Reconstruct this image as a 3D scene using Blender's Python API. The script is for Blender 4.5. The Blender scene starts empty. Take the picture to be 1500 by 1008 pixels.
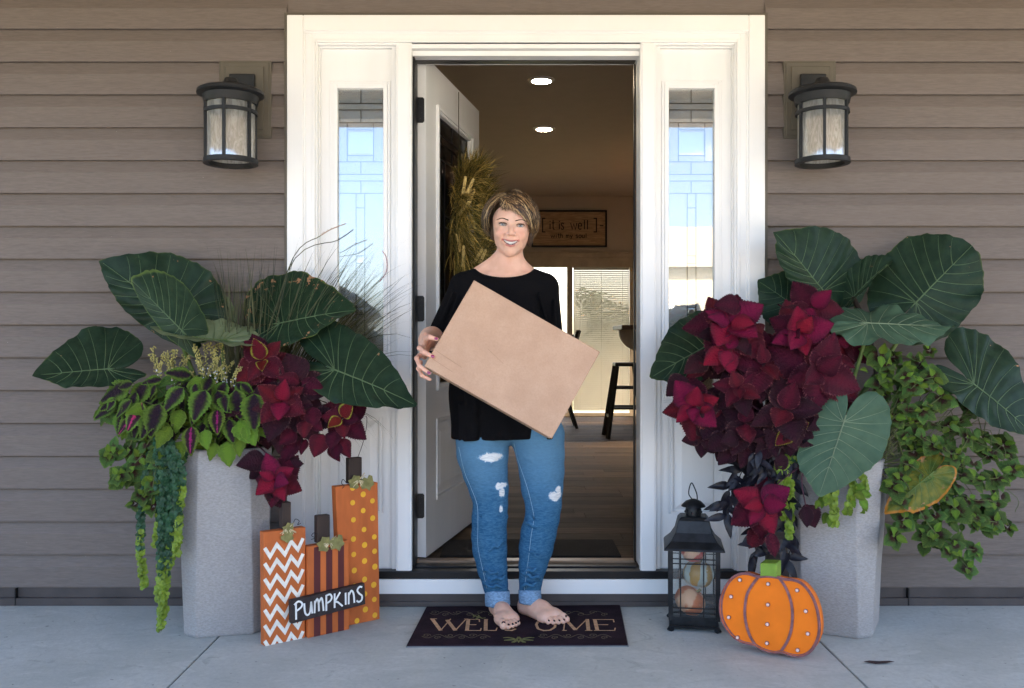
import bpy, math, random
import numpy as np
from mathutils import Vector, Matrix
from mathutils.bvhtree import BVHTree
R = math.radians
random.seed(7)
scene = bpy.context.scene
col = scene.collection

# ------------------------------------------------------------------ camera, sky, sun, exposure
D, H, F = 3.6, 1.03, 1332.0          # camera distance to the facade, eye height, focal length (1500 px wide)
cd = bpy.data.cameras.new('camera'); cam = bpy.data.objects.new('camera', cd); col.objects.link(cam)
cam.location = (0, -D, H); cam.rotation_euler = (R(90), 0, 0)
cd.sensor_width = 36; cd.lens = F / 1500 * 36; cd.clip_start = .05; cd.clip_end = 600
scene.camera = cam
SUN_EL, SUN_AZ = R(48), R(28)        # sun stands behind the house, so the porch is in open shade
world = bpy.data.worlds.new('World'); scene.world = world; world.use_nodes = True
wn = world.node_tree.nodes; wl = world.node_tree.links
sky = wn.new('ShaderNodeTexSky'); sky.sky_type = 'NISHITA'; sky.sun_disc = False
sky.sun_elevation = SUN_EL; sky.sun_rotation = SUN_AZ; sky.air_density = .8; sky.dust_density = 3.2; sky.ozone_density = .6
bg = wn['Background']; bg.inputs['Strength'].default_value = .15
wl.new(sky.outputs[0], bg.inputs['Color'])
sd = bpy.data.lights.new('sun', 'SUN'); sd.energy = 4.2; sd.angle = R(.5); sd.color = (1, .93, .82)
sun = bpy.data.objects.new('sun', sd); col.objects.link(sun)
sdir = Vector((math.sin(SUN_AZ) * math.cos(SUN_EL), math.cos(SUN_AZ) * math.cos(SUN_EL), math.sin(SUN_EL)))
sun.rotation_euler = sdir.to_track_quat('Z', 'Y').to_euler(); sun.location = (3, 8, 12)
vs = scene.view_settings; vs.view_transform = 'Standard'; vs.look = 'None'; vs.gamma = 1; vs.use_curve_mapping = False
vs.exposure = 2.62

# ------------------------------------------------------------------ helpers
def W(px, py, y=0.0):
    """a point of the place at depth y (0 = face of the house), from where it is seen in the 1500x1008 picture"""
    Z = D + y
    return Vector(((px - 750) * Z / F, y, H - (py - 504) * Z / F))
def hit(px, py, P0, n):
    d = Vector(((px - 750) / F, 1, -(py - 504) / F)); o = Vector((0, -D, H))
    return o + d * ((P0 - o).dot(n) / d.dot(n))
RW = {}
def wmat(o): return RW.get(o.name, Matrix.Identity(4))
def tag(o, label=None, cat=None, group=None, kind=None):
    if label: o['label'] = label
    if cat: o['category'] = cat
    if group: o['group'] = group
    if kind: o['kind'] = kind
    return o
def empty(name, loc=(0, 0, 0), label=None, cat=None, group=None, kind=None, rot=None):
    o = bpy.data.objects.new(name, None); o.empty_display_size = .1; col.objects.link(o)
    m = Matrix.Translation(Vector(loc))
    if rot is not None: m = m @ rot
    o.matrix_world = m; RW[o.name] = m.copy()
    return tag(o, label, cat, group, kind)
def link(name, me, parent=None, M=None):
    """M = world matrix of the new object"""
    o = bpy.data.objects.new(name, me); col.objects.link(o)
    M = M or (wmat(parent) if parent else Matrix.Identity(4))
    RW[o.name] = M.copy()
    if parent:
        o.parent = parent; o.matrix_local = wmat(parent).inverted() @ M
    else: o.matrix_world = M
    return o
class MB:
    def __init__(s): s.v = []; s.f = []; s.u = []; s.mi = []; s.m = 0
    def add(s, vs, fs, uv=None):
        b = len(s.v); s.v += [tuple(v) for v in vs]; s.u += (uv if uv is not None else [(0, 0)] * len(vs))
        s.f += [tuple(i + b for i in f) for f in fs]; s.mi += [s.m] * len(fs); return s
    def box(s, x0, x1, y0, y1, z0, z1):
        return s.add([(x0,y0,z0),(x1,y0,z0),(x1,y1,z0),(x0,y1,z0),(x0,y0,z1),(x1,y0,z1),(x1,y1,z1),(x0,y1,z1)],
                     [(0,3,2,1),(4,5,6,7),(0,1,5,4),(1,2,6,5),(2,3,7,6),(3,0,4,7)])
    def bar(s, a, b, w, h=None, up=(0,0,1)):
        """square bar from a to b"""
        h = h or w; a = Vector(a); b = Vector(b); d = (b - a).normalized(); up = Vector(up)
        if abs(d.dot(up)) > .98: up = Vector((0, 1, 0))
        x = d.cross(up).normalized(); z = x.cross(d)
        P = [p + x * i * w / 2 + z * j * h / 2 for p in (a, b) for i, j in ((-1,-1),(1,-1),(1,1),(-1,1))]
        return s.add(P, [(0,1,2,3),(7,6,5,4),(0,4,5,1),(1,5,6,2),(2,6,7,3),(3,7,4,0)])
    def tube(s, pts, r, n=6, cap=True, flat=1.0):
        pts = [Vector(p) for p in pts]; m = len(pts)
        if isinstance(r, (int, float)): r = [r] * m
        vs_ = []; ref = None
        for i, p in enumerate(pts):
            d = (pts[min(i+1, m-1)] - pts[max(i-1, 0)])
            d = d.normalized() if d.length > 1e-9 else Vector((0,0,1))
            if ref is None: ref = d.orthogonal().normalized()
            x = ref - d * ref.dot(d)
            x = x.normalized() if x.length > 1e-6 else d.orthogonal().normalized()
            ref = x; y = d.cross(x)
            for k in range(n):
                a = 2 * math.pi * k / n
                vs_.append(p + (x * math.cos(a) + y * math.sin(a) * flat) * r[i])
        fs = [(i*n+k, i*n+(k+1) % n, (i+1)*n+(k+1) % n, (i+1)*n+k) for i in range(m-1) for k in range(n)]
        if cap: fs += [tuple(range(n-1, -1, -1)), tuple((m-1)*n + k for k in range(n))]
        return s.add(vs_, fs)
    def lathe(s, prof, c, n=32, cap=True):
        c = Vector(c); m = len(prof)
        vs_ = [c + Vector((r * math.cos(2*math.pi*k/n), r * math.sin(2*math.pi*k/n), z)) for r, z in prof for k in range(n)]
        fs = [(i*n+k, i*n+(k+1) % n, (i+1)*n+(k+1) % n, (i+1)*n+k) for i in range(m-1) for k in range(n)]
        if cap: fs += [tuple(range(n-1, -1, -1)), tuple((m-1)*n + k for k in range(n))]
        return s.add(vs_, fs)
    def prism(s, P, depth):
        """polygon P (3d points) pushed along vector depth"""
        P = [Vector(p) for p in P]; n = len(P); d = Vector(depth)
        return s.add(P + [p + d for p in P], [tuple(range(n)), tuple(range(2*n-1, n-1, -1))] + [(i, i+n, (i+1) % n + n, (i+1) % n) for i in range(n)])
    def ell(s, c, r, nu=16, nv=10, Rm=None):
        c = Vector(c); vs_ = []
        for j in range(nv + 1):
            t = math.pi * j / nv
            for i in range(nu):
                a = 2 * math.pi * i / nu
                q = Vector((r[0]*math.sin(t)*math.cos(a), r[1]*math.sin(t)*math.sin(a), r[2]*math.cos(t)))
                vs_.append(c + (Rm @ q if Rm else q))
        return s.add(vs_, [(j*nu+i, (j+1)*nu+i, (j+1)*nu+(i+1) % nu, j*nu+(i+1) % nu) for j in range(nv) for i in range(nu)])
    def stroke(s, pl, w, fn, th=.0006, closed=False, taper=False):
        """flat ribbon of width w along the 2d polyline pl; fn(u, v, h) -> 3d"""
        n = len(pl); L = []; Rr = []
        for i in range(n):
            a = pl[(i-1) % n] if (closed or i > 0) else pl[i]; b = pl[(i+1) % n] if (closed or i < n-1) else pl[i]
            p = pl[i]
            d1 = Vector((p[0]-a[0], p[1]-a[1])); d2 = Vector((b[0]-p[0], b[1]-p[1]))
            if d1.length < 1e-9: d1 = d2
            if d2.length < 1e-9: d2 = d1
            d1.normalize(); d2.normalize(); t = d1 + d2
            if t.length < .3: t = d1
            t.normalize(); nn = Vector((-t.y, t.x)); k = 1 / max(.5, nn.dot(Vector((-d1.y, d1.x))))
            ww = w * k / 2
            if taper: ww *= .25 + .75 * math.sin(math.pi * (i + .3) / (n - .4))
            L.append((p[0]+nn.x*ww, p[1]+nn.y*ww)); Rr.append((p[0]-nn.x*ww, p[1]-nn.y*ww))
        for i in range(n if closed else n-1):
            j = (i+1) % n
            q = [L[i], Rr[i], Rr[j], L[j]]
            s.add([fn(a, b, h) for h in (th, 0) for a, b in q], [(0,1,2,3),(0,4,5,1),(1,5,6,2),(2,6,7,3),(3,7,4,0)])
        return s
    def build(s, name, mat, parent=None, smooth=False, bevel=0, M=None, shade=None, local=False):
        """vertices are world coordinates (or local to M); they end up relative to the parent's root"""
        me = bpy.data.meshes.new(name)
        T = wmat(parent).inverted() if parent else Matrix.Identity(4)
        if M is not None: T = T @ M
        v = s.v if T == Matrix.Identity(4) else [T @ Vector(p) for p in s.v]
        me.from_pydata([tuple(p) for p in v], [], s.f)
        mats = mat if isinstance(mat, (list, tuple)) else [mat]
        for m_ in mats: me.materials.append(m_)
        if len(mats) > 1: me.polygons.foreach_set('material_index', s.mi)
        if any(u != (0, 0) for u in s.u[:50]):
            uv = me.uv_layers.new(name='UVMap'); ua = np.array(s.u, 'f')
            li = np.zeros(len(me.loops), 'i'); me.loops.foreach_get('vertex_index', li)
            uv.data.foreach_set('uv', ua[li].ravel())
        if smooth: me.polygons.foreach_set('use_smooth', [True] * len(me.polygons))
        me.update()
        o = link(name, me, parent)
        if bevel:
            b = o.modifiers.new('bevel', 'BEVEL'); b.width = bevel; b.segments = 2; b.limit_method = 'ANGLE'; b.angle_limit = R(35)
        if shade: me.set_sharp_from_angle(angle=R(shade))
        return o
def bez(a, b, c, d, n=10):
    a, b, c, d = map(Vector, (a, b, c, d))
    return [a*(1-t)**3 + b*3*t*(1-t)**2 + c*3*t*t*(1-t) + d*t**3 for t in [i/n for i in range(n+1)]]
def cr(pts, n=6):
    """Catmull-Rom through points"""
    P = [Vector(p) for p in pts]; out = []
    for i in range(len(P)-1):
        p0, p1, p2, p3 = P[max(i-1, 0)], P[i], P[i+1], P[min(i+2, len(P)-1)]
        for k in range(n):
            t = k/n
            out.append(.5*((2*p1)+(p2-p0)*t+(2*p0-5*p1+4*p2-p3)*t*t+(3*p1-p0-3*p2+p3)*t**3))
    return out + [P[-1]]

# ------------------------------------------------------------------ materials
class NT:
    def __init__(s, name):
        s.m = bpy.data.materials.new(name); s.m.use_nodes = True; s.n = s.m.node_tree.nodes; s.l = s.m.node_tree.links
        s.p = s.n['Principled BSDF']
    def new(s, t, **kw):
        n = s.n.new(t)
        for k, v in kw.items(): setattr(n, k, v)
        return n
    def L(s, a, b): s.l.new(a, b)
    def val(s, x, sock):
        if isinstance(x, (int, float)): sock.default_value = x
        else: s.L(x, sock)
    def math(s, op, a, b=0.0, c=0.0, clamp=False):
        n = s.new('ShaderNodeMath', operation=op, use_clamp=clamp)
        s.val(a, n.inputs[0]); s.val(b, n.inputs[1])
        if op in ('MULTIPLY_ADD', 'COMPARE', 'SMOOTH_MIN'): s.val(c, n.inputs[2])
        return n.outputs[0]
    def ramp(s, x, a, b, lo=0.0, hi=1.0):
        n = s.new('ShaderNodeMapRange', interpolation_type='SMOOTHSTEP'); s.val(x, n.inputs[0])
        n.inputs[1].default_value = a; n.inputs[2].default_value = b; n.inputs[3].default_value = lo; n.inputs[4].default_value = hi
        return n.outputs[0]
    def mix(s, f, a, b, mode='MIX'):
        n = s.new('ShaderNodeMix', data_type='RGBA', blend_type=mode); s.val(f, n.inputs[0])
        for x, k in ((a, 6), (b, 7)):
            if isinstance(x, (tuple, list)): n.inputs[k].default_value = (*x[:3], 1)
            else: s.L(x, n.inputs[k])
        return n.outputs[2]
    def coord(s, which='Object', scale=(1, 1, 1)):
        t = s.new('ShaderNodeTexCoord'); mp = s.new('ShaderNodeMapping'); mp.inputs['Scale'].default_value = scale
        s.L(t.outputs[which], mp.inputs['Vector']); return mp.outputs[0]
    def noise(s, vec, scale, detail=4, rough=.55, dist=0):
        n = s.new('ShaderNodeTexNoise'); s.L(vec, n.inputs['Vector']); n.inputs['Scale'].default_value = scale
        n.inputs['Detail'].default_value = detail; n.inputs['Roughness'].default_value = rough; n.inputs['Distortion'].default_value = dist
        return n.outputs['Fac']
    def bump(s, h, strength=.3, dist=.002, prev=None):
        n = s.new('ShaderNodeBump'); s.L(h, n.inputs['Height']); n.inputs['Strength'].default_value = strength; n.inputs['Distance'].default_value = dist
        if prev: s.L(prev, n.inputs['Normal'])
        s.L(n.outputs[0], s.p.inputs['Normal']); return n.outputs[0]
    def out(s, c=None, rough=.5, metal=0, spec=.5, **kw):
        if c is not None:
            if isinstance(c, (tuple, list)): s.p.inputs['Base Color'].default_value = (*c[:3], 1)
            else: s.L(c, s.p.inputs['Base Color'])
        s.val(rough, s.p.inputs['Roughness']); s.p.inputs['Metallic'].default_value = metal
        s.p.inputs['Specular IOR Level'].default_value = spec
        for k, v in kw.items(): s.p.inputs[k.replace('_', ' ')].default_value = v
        return s.m
def mat(name, c, rough=.5, metal=0, vary=.12, vs=8, bump=0, bs=120, bd=.001, stretch=(1, 1, 1), spec=.28, rnd=0, c2=None, **kw):
    t = NT(name); co = t.coord('Object', stretch)
    f = t.noise(co, vs, 6)
    f = t.ramp(f, .3, .7)
    a = tuple(x * (1 - vary) for x in c); b = c2 or tuple(min(1, x * (1 + vary)) for x in c)
    cc = t.mix(f, a, b)
    if rnd:
        oi = t.new('ShaderNodeObjectInfo'); g = t.math('MULTIPLY_ADD', oi.outputs['Random'], rnd * 2, 1 - rnd)
        hs = t.new('ShaderNodeHueSaturation'); t.L(cc, hs.inputs['Color']); t.L(g, hs.inputs['Value']); cc = hs.outputs[0]
    if bump: t.bump(t.noise(co, bs, 5), bump, bd)
    return t.out(cc, rough, metal, spec, **kw)

def m_siding():
    t = NT('vinyl_siding'); co = t.coord('Object', (1.2, 1, 14))
    g = t.noise(co, 14, 8, .6, .8); g2 = t.noise(t.coord('Object'), 3, 3)
    c = t.mix(t.ramp(g, .3, .7), (.134, .110, .098), (.168, .141, .127)); c = t.mix(t.math('MULTIPLY', t.ramp(g2, .35, .7), .25), c, (.16, .136, .122))
    v = t.new('ShaderNodeTexVoronoi'); t.L(t.coord('Object'), v.inputs['Vector']); v.inputs['Scale'].default_value = 34
    v2 = t.new('ShaderNodeTexWhiteNoise'); t.L(v.outputs['Position'], v2.inputs['Vector'])
    dot = t.math('MULTIPLY', t.math('LESS_THAN', v.outputs['Distance'], .045), t.math('GREATER_THAN', v2.outputs['Value'], .93))
    c = t.mix(t.math('MULTIPLY', dot, .6), c, (.5, .45, .38))
    t.bump(g, .35, .0012); return t.out(c, .6, 0, .22)
def m_concrete():
    t = NT('broom_concrete'); co = t.coord()
    n1 = t.noise(co, 2.2, 6, .6); n2 = t.noise(co, 60, 5, .7); n3 = t.noise(t.coord('Object', (3, 60, 1)), 6, 3)
    c = t.mix(t.ramp(n1, .32, .68), (.42, .445, .42), (.53, .555, .53)); c = t.mix(t.ramp(n2, .3, .75, 0, .45), c, (.33, .345, .34))
    s = t.noise(co, 9, 4, .7, 1.2); c = t.mix(t.ramp(s, .60, .72, 0, .5), c, (.27, .285, .27))
    sp = t.noise(co, 38, 2, .5); c = t.mix(t.ramp(sp, .70, .76, 0, .7), c, (.10, .10, .095))
    cr_ = t.noise(t.coord('Object', (1.4, 3.2, 1)), 2.6, 5, .62, 2.4); c = t.mix(t.ramp(cr_, .56, .66, 0, .38), c, (.34, .365, .35)); c = t.mix(t.ramp(cr_, .40, .34, 0, .3), c, (.62, .64, .61))
    b = t.bump(n2, .6, .0022); t.bump(n3, .12, .001, b); return t.out(c, .8, 0, .3)
def m_plank():
    t = NT('grey_brown_plank'); oi = t.new('ShaderNodeObjectInfo')
    co = t.coord('Object', (1, 14, 1)); off = t.new('ShaderNodeVectorMath', operation='ADD'); t.L(co, off.inputs[0])
    cx = t.new('ShaderNodeCombineXYZ'); t.L(t.math('MULTIPLY', oi.outputs['Random'], 37.), cx.inputs[0]); t.L(t.math('MULTIPLY', oi.outputs['Random'], 91.), cx.inputs[1])
    t.L(cx.outputs[0], off.inputs[1]); g = t.noise(off.outputs[0], 5, 8, .65, 1.2)
    c = t.mix(t.ramp(g, .3, .7), (.036, .024, .016), (.088, .060, .041))
    hs = t.new('ShaderNodeHueSaturation'); t.L(c, hs.inputs['Color']); t.L(t.math('MULTIPLY_ADD', oi.outputs['Random'], .7, .65), hs.inputs['Value'])
    t.bump(g, .2, .0008); return t.out(hs.outputs[0], .7, 0, .06)
def m_planter():
    t = NT('grey_resin_planter'); co = t.coord('Object', (1, 1, 2.6))
    g = t.noise(co, 95, 4, .65); g2 = t.noise(t.coord(), 5, 4)
    c = t.mix(t.ramp(g, .3, .7), (.30, .285, .275), (.39, .375, .365)); c = t.mix(t.ramp(g2, .4, .7, 0, .25), c, (.24, .225, .22))
    t.bump(g, .8, .003); return t.out(c, .85, 0, .2)
def m_ear(name, c1, c2, edge=(.16, .20, .04), eth=.985, brown=.70, rough=.42):
    t = NT(name); uvn = t.new('ShaderNodeUVMap'); sp = t.new('ShaderNodeSeparateXYZ'); t.L(uvn.outputs[0], sp.inputs[0])
    co = t.coord(); n = t.noise(co, 26, 5, .6); n2 = t.noise(co, 8, 4, .6)
    c = t.mix(t.ramp(n, .3, .7), c1, c2)
    e = t.ramp(t.math('ADD', sp.outputs[0], t.math('MULTIPLY', t.math('SUBTRACT', n2, .5), .12)), eth, eth + .05)
    c = t.mix(t.math('MULTIPLY', e, .75), c, edge)
    b = t.math('MULTIPLY', t.ramp(t.noise(co, 34, 3, .6), brown, brown + .04), t.ramp(sp.outputs[0], .62, .9))
    c = t.mix(b, c, (.33, .17, .09))
    bf = t.new('ShaderNodeNewGeometry'); c = t.mix(t.math('MULTIPLY', bf.outputs['Backfacing'], .55), c, (.10, .15, .07))
    w = t.new('ShaderNodeTexNoise'); t.L(co, w.inputs['Vector']); w.inputs['Scale'].default_value = 70; w.inputs['Detail'].default_value = 4
    t.bump(w.outputs['Fac'], .35, .002); return t.out(c, rough, 0, .13)
def m_coleus(name, centre, mid, edge, a0=.15, a1=.55, a2=.8, a3=.97, vein=None, rough=.55, rnd=.25, basal=False):
    """colour from midrib to margin, with side veins"""
    t = NT(name); uvn = t.new('ShaderNodeUVMap'); sp = t.new('ShaderNodeSeparateXYZ'); t.L(uvn.outputs[0], sp.inputs[0])
    a = t.math('ABSOLUTE', t.math('MULTIPLY_ADD', sp.outputs[0], 2, -1)); v = sp.outputs[1]; a_mid = a
    if basal: a = t.math('ADD', t.math('MULTIPLY', a, .30), t.math('MULTIPLY', v, .85))
    n = t.noise(t.coord('Object'), 9, 3)
    aa = t.math('ADD', a, t.math('MULTIPLY', t.math('SUBTRACT', n, .5), .5))
    ph = t.math('MULTIPLY', t.math('SUBTRACT', v, t.math('MULTIPLY', a_mid, .13)), 62)
    vv = t.ramp(t.math('SINE', ph), .55, 1.0)
    aa = t.math('SUBTRACT', aa, t.math('MULTIPLY', vv, .05))
    ae = t.math('MAXIMUM', aa, t.ramp(v, .8, 1.0))
    c = t.mix(t.ramp(aa, a0, a1), centre, mid); c = t.mix(t.ramp(ae, a2, a3), c, edge)
    if vein: c = t.mix(t.math('MULTIPLY', t.math('MAXIMUM', t.math('MULTIPLY', vv, .6), t.ramp(a_mid, .0, .07, 1, 0)), .55), c, vein)
    oi = t.new('ShaderNodeObjectInfo'); hs = t.new('ShaderNodeHueSaturation'); t.L(c, hs.inputs['Color'])
    t.L(t.math('MULTIPLY_ADD', oi.outputs['Random'], rnd * 2, 1 - rnd), hs.inputs['Value'])
    t.L(t.math('MULTIPLY_ADD', oi.outputs['Random'], .03, .485), hs.inputs['Hue'])
    b = t.bump(t.math('SINE', ph), .14, .010); t.bump(t.noise(t.coord('UV', (3, 5, 1)), 3.5, 4, .7), .5, .03, b); return t.out(hs.outputs[0], rough, 0, .12)
def m_glass(name, bs=90, bstr=.5, refl=.30, tint=(.08, .085, .08), rough=.04):
    """textured pane: dark see-through body with a strong sky reflection"""
    t = NT(name); co = t.coord(); h = t.noise(co, bs, 3, .6, .6)
    bp = t.new('ShaderNodeBump'); t.L(h, bp.inputs['Height']); bp.inputs['Strength'].default_value = bstr; bp.inputs['Distance'].default_value = .0015
    g = t.new('ShaderNodeBsdfGlossy'); g.inputs['Roughness'].default_value = rough; g.inputs['Color'].default_value = (.95, .97, 1, 1); t.L(bp.outputs[0], g.inputs['Normal'])
    r = t.new('ShaderNodeBsdfRefraction'); r.inputs['Color'].default_value = (.75, .76, .74, 1); r.inputs['IOR'].default_value = 1.1; r.inputs['Roughness'].default_value = .25; t.L(bp.outputs[0], r.inputs['Normal'])
    d = t.new('ShaderNodeBsdfDiffuse'); d.inputs['Color'].default_value = (*tint, 1)
    m1 = t.new('ShaderNodeMixShader'); m1.inputs[0].default_value = .4; t.L(r.outputs[0], m1.inputs[1]); t.L(d.outputs[0], m1.inputs[2])
    m2 = t.new('ShaderNodeMixShader'); m2.inputs[0].default_value = refl; t.L(m1.outputs[0], m2.inputs[1]); t.L(g.outputs[0], m2.inputs[2])
    t.L(m2.outputs[0], t.n['Material Output'].inputs['Surface']); return t.m
def m_clear(name, refl=.08, col_=(.97, .98, .97), rough=.0):
    t = NT(name)
    tr = t.new('ShaderNodeBsdfTransparent'); tr.inputs['Color'].default_value = (*col_, 1)
    g = t.new('ShaderNodeBsdfGlossy'); g.inputs['Roughness'].default_value = rough
    f = t.new('ShaderNodeFresnel'); f.inputs['IOR'].default_value = 1.45
    m2 = t.new('ShaderNodeMixShader'); t.L(t.math('ADD', f.outputs[0], refl, clamp=True), m2.inputs[0]); t.L(tr.outputs[0], m2.inputs[1]); t.L(g.outputs[0], m2.inputs[2])
    t.L(m2.outputs[0], t.n['Material Output'].inputs['Surface']); return t.m
def m_emit(name, c, s):
    t = NT(name); e = t.new('ShaderNodeEmission'); e.inputs['Color'].default_value = (*c, 1); e.inputs['Strength'].default_value = s
    t.L(e.outputs[0], t.n['Material Output'].inputs['Surface']); return t.m
WHITE = mat('white_paint', (.83, .83, .825), .42, vary=.02, vs=3, bump=.08, bs=40)
DOORW = mat('white_door_skin', (.82, .82, .815), .45, vary=.03, bump=.12, bs=60, stretch=(1, 1, .1))
SIDING = m_siding(); CONC = m_concrete(); PLANK = m_plank(); PLANTER = m_planter()
BLACKM = mat('black_metal', (.018, .018, .02), .45, .3, vary=.2, bump=.15, bs=200)
DARKM = mat('charcoal_cast_metal', (.020, .021, .023), .5, .2, vary=.25, bump=.3, bs=220)
BRONZE = mat('brown_vinyl_block', (.105, .092, .072), .6, vary=.08, bump=.1, bs=90)
SKIRT = mat('brown_skirt_trim', (.075, .062, .058), .55, vary=.15)
SILL = mat('black_sill', (.012, .012, .013), .4, .1, vary=.3)
PANE = m_glass('textured_pane', 110, .9, .25, (.30, .30, .295), .2); PANE2 = m_glass('smooth_bevelled_pane', 20, .15, .3, (.34, .34, .33), .1)
CAME = mat('lead_came', (.03, .03, .032), .4, .3, vary=.2)
CEILP = mat('porch_ceiling_tan', (.54, .42, .30), .7)
TAUPE = mat('taupe_wall_paint', (.56, .49, .41), .8, vary=.02)
CEILI = mat('textured_ceiling_paint', (.50, .44, .375), .9, vary=.02, bump=.3, bs=90, bd=.003)
TRIMI = mat('interior_trim_paint', (.52, .44, .34), .5)
# ================================================================== the setting
LAWN = mat('cut_grass', (.13, .15, .055), .9, vary=.3, vs=30, c2=(.24, .22, .10), bump=.6, bs=60, bd=.02)
DRIVE = mat('pale_driveway', (.56, .49, .40), .85, vary=.1)
g = MB(); g.add([(-150,-200,-.16),(150,-200,-.16),(150,200,-.16),(-150,200,-.16)], [(0,1,2,3)])
o = g.build('ground', LAWN); tag(o, 'mown lawn around the house', kind='structure')
g = MB(); g.box(-9, 12, -14, -3.0, -.2, -.15)
tag(g.build('driveway', DRIVE), 'pale concrete driveway in front of the porch', kind='structure')
g = MB(); g.box(-60, 60, -24, -18, -.2, -.145)
tag(g.build('road', mat('asphalt', (.06, .06, .06), .9, bump=.3)), 'street beyond the driveway', kind='structure')

floor_ = empty('porch_floor', (0, 0, 0), 'blue grey broom finished concrete porch floor in slabs with control joints', kind='structure')
xs = [-3.6, -1.0335, 1.0665, 3.6]
for i in range(3):
    m = MB(); m.box(xs[i] + .0035, xs[i+1] - .0035, -2.4, .02, -.12, 0); m.build('slab', CONC, floor_, bevel=.003)
m = MB(); m.box(-3.6, 3.6, -2.41, .03, -.20, -.012); m.build('slab_bed', mat('dark_joint_grout', (.06, .06, .06), .9), floor_)  # dark grout bed that shows in the joints between slabs

# ------------------------------------------------------------------ the house front
house = empty('house', (0, 0, 0), 'house front with brown dutch lap siding around a white door with sidelights', 'house')
UL, UR, UT = W(420, 0, -.03).x, W(1121, 0, -.03).x, W(0, 22, -.03).z
pitch = .1295; zb0 = .072
def siding(x0, x1, z0, pro=None):
    P = [(.004, z0), (-.0185, z0 - .001), (-.0195, z0 + .004), (-.0165, z0 + .080), (-.0150, z0 + .084), (-.005, z0 + .112), (-.001, z0 + .1245), (.0025, z0 + .1255), (.0025, z0 + .1335), (.004, z0 + .1335)]
    m = MB(); n = len(P)
    m.add([(x, y, z) for x in (x0, x1) for y, z in P], [tuple(range(n)), tuple(range(2*n-1, n-1, -1))] + [(i, i+n, (i+1) % n + n, (i+1) % n) for i in range(n)])
    return m.build('siding_board', SIDING, house)
for k in range(19):
    z = zb0 + k * pitch
    if z > 2.62: break
    if z > UT + .004 - .02:
        siding(-3.4, 3.4, z)
    elif z + pitch > UT:
        siding(-3.4, UL - .004, z); siding(UR + .004, 3.4, z)
    else:
        siding(-3.4, UL - .004, z); siding(UR + .004, 3.4, z)
ztop = [zb0 + k*pitch for k in range(20) if zb0 + (k+1)*pitch > UT][0]
m = MB(); m.box(UL - .004, UR + .004, -.006, .004, UT, 2.62); m.build('frieze_board', SIDING, house)
# j channel round the door unit, starter strips, corner seams
m = MB()
m.box(UL - .012, UL - .002, -.021, .004, .072, UT + .01); m.box(UR + .002, UR + .012, -.021, .004, .072, UT + .01); m.box(UL - .012, UR + .012, -.0215, .004, UT + .002, UT + .012)
m.build('trim_channel', BRONZE, house)
for x0, x1 in ((-3.4, UL - .013), (UR + .013, 3.4)):
    m = MB(); m.box(x0, x1, -.010, .004, .030, .071); m.box(x0, x1, -.026, .004, .001, .0301)
    m.build('starter_strip', SKIRT, house)
for x in (W(27, 0).x, W(1326, 0).x):
    m = MB(); m.box(x, x + .004, -.0275, -.009, .002, .070); m.build('strip_joint', SILL, house)
WALLI = mat('wall_core', (.35, .3, .25), .8)
m = MB(); m.box(-3.4, UL + .03, .0045, .14, .0, 2.9); m.box(UR - .03, 3.4, .0045, .14, .0, 2.9); m.box(UL + .03, UR - .03, .0045, .14, UT - .03, 2.9)
m.build('wall_core', WALLI, house)

# ------------------------------------------------------------------ door unit
S = lambda px: 1541 - px
def wx(px, y=0.0): return W(px, 0, y).x
def wz(py, y=0.0): return W(0, py, y).z
zc = .118
m = MB()   # casing: flat band, bead, inner brick mould
def frame3(m, pl, pr, pt, y0, y1, w, z0=zc):
    a, b, t = wx(pl, y0), wx(pr, y0), wz(pt, y0)
    m.box(a, a + w, y0, y1, z0, t); m.box(b - w, b, y0, y1, z0, t); m.box(a + w, b - w, y0, y1, t - w, t)
frame3(m, 420, S(420), 21.5, -.032, .02, .064)
m.build('door_casing', WHITE, house, bevel=.004)
m = MB()
frame3(m, 443.4, S(443.4), 44, -.024, .022, .012); frame3(m, 447.5, S(447.5), 48.5, -.019, .024, .026); frame3(m, 456.5, S(456.5), 57, -.0225, .026, .013)
frame3(m, 461.5, S(461.5), 62, -.012, .14, .010)
m.build('brick_mould', WHITE, house, bevel=.003)
m = MB()
for a, b in ((580, 603), (S(603), S(580))):
    x0, x1 = wx(a, -.015), wx(b, -.015)
    m.box(x0, x1, -.015, .02, zc, wz(64)); m.box(x0 + .006, x1 - .006, -.019, -.0145, zc + .004, wz(66))
    m.box(x0 + .012, x1 - .004 if a < 700 else x1 - .012, .02, .14, zc + .02, wz(64)) if a < 700 else m.box(x0 + .004, x1 - .012, .02, .14, zc + .02, wz(64))
x0, x1 = wx(600), wx(S(600))
m.box(x0, x1, -.012, .02, wz(72.5), wz(62)); m.box(x0, x1, .02, .14, wz(79.5), wz(66))
m.build('door_mullion', WHITE, house, bevel=.003)
m = MB()   # dark weatherstrip / gap inside the jamb
m.box(wx(603.5), wx(606), .03, .15, .14, wz(75)); m.box(wx(S(606)), wx(S(604)), .125, .15, .14, wz(75)); m.box(wx(606), wx(S(606)), .075, .12, wz(80.5), wz(79))
m.build('weatherstrip', SILL, house)
m = MB()   # threshold
m.box(UL + .035, UR - .035, -.030, .02, .1075, .137); m.box(UL + .035, UR - .035, .02, .155, .1075, .130)
m.box(wx(606), wx(S(606)), .045, .10, .130, .139)
m.build('threshold', SILL, house, bevel=.003)
m = MB(); m.box(wx(606), wx(S(606)), .11, .16, .130, .146); m.build('threshold_strip', mat('bronze_strip', (.24, .17, .12), .4, .5), house, bevel=.002)
m = MB(); m.box(UL + .02, UR - .02, -.036, .02, .050, .1070); m.build('step_riser', WHITE, house, bevel=.002)
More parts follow.
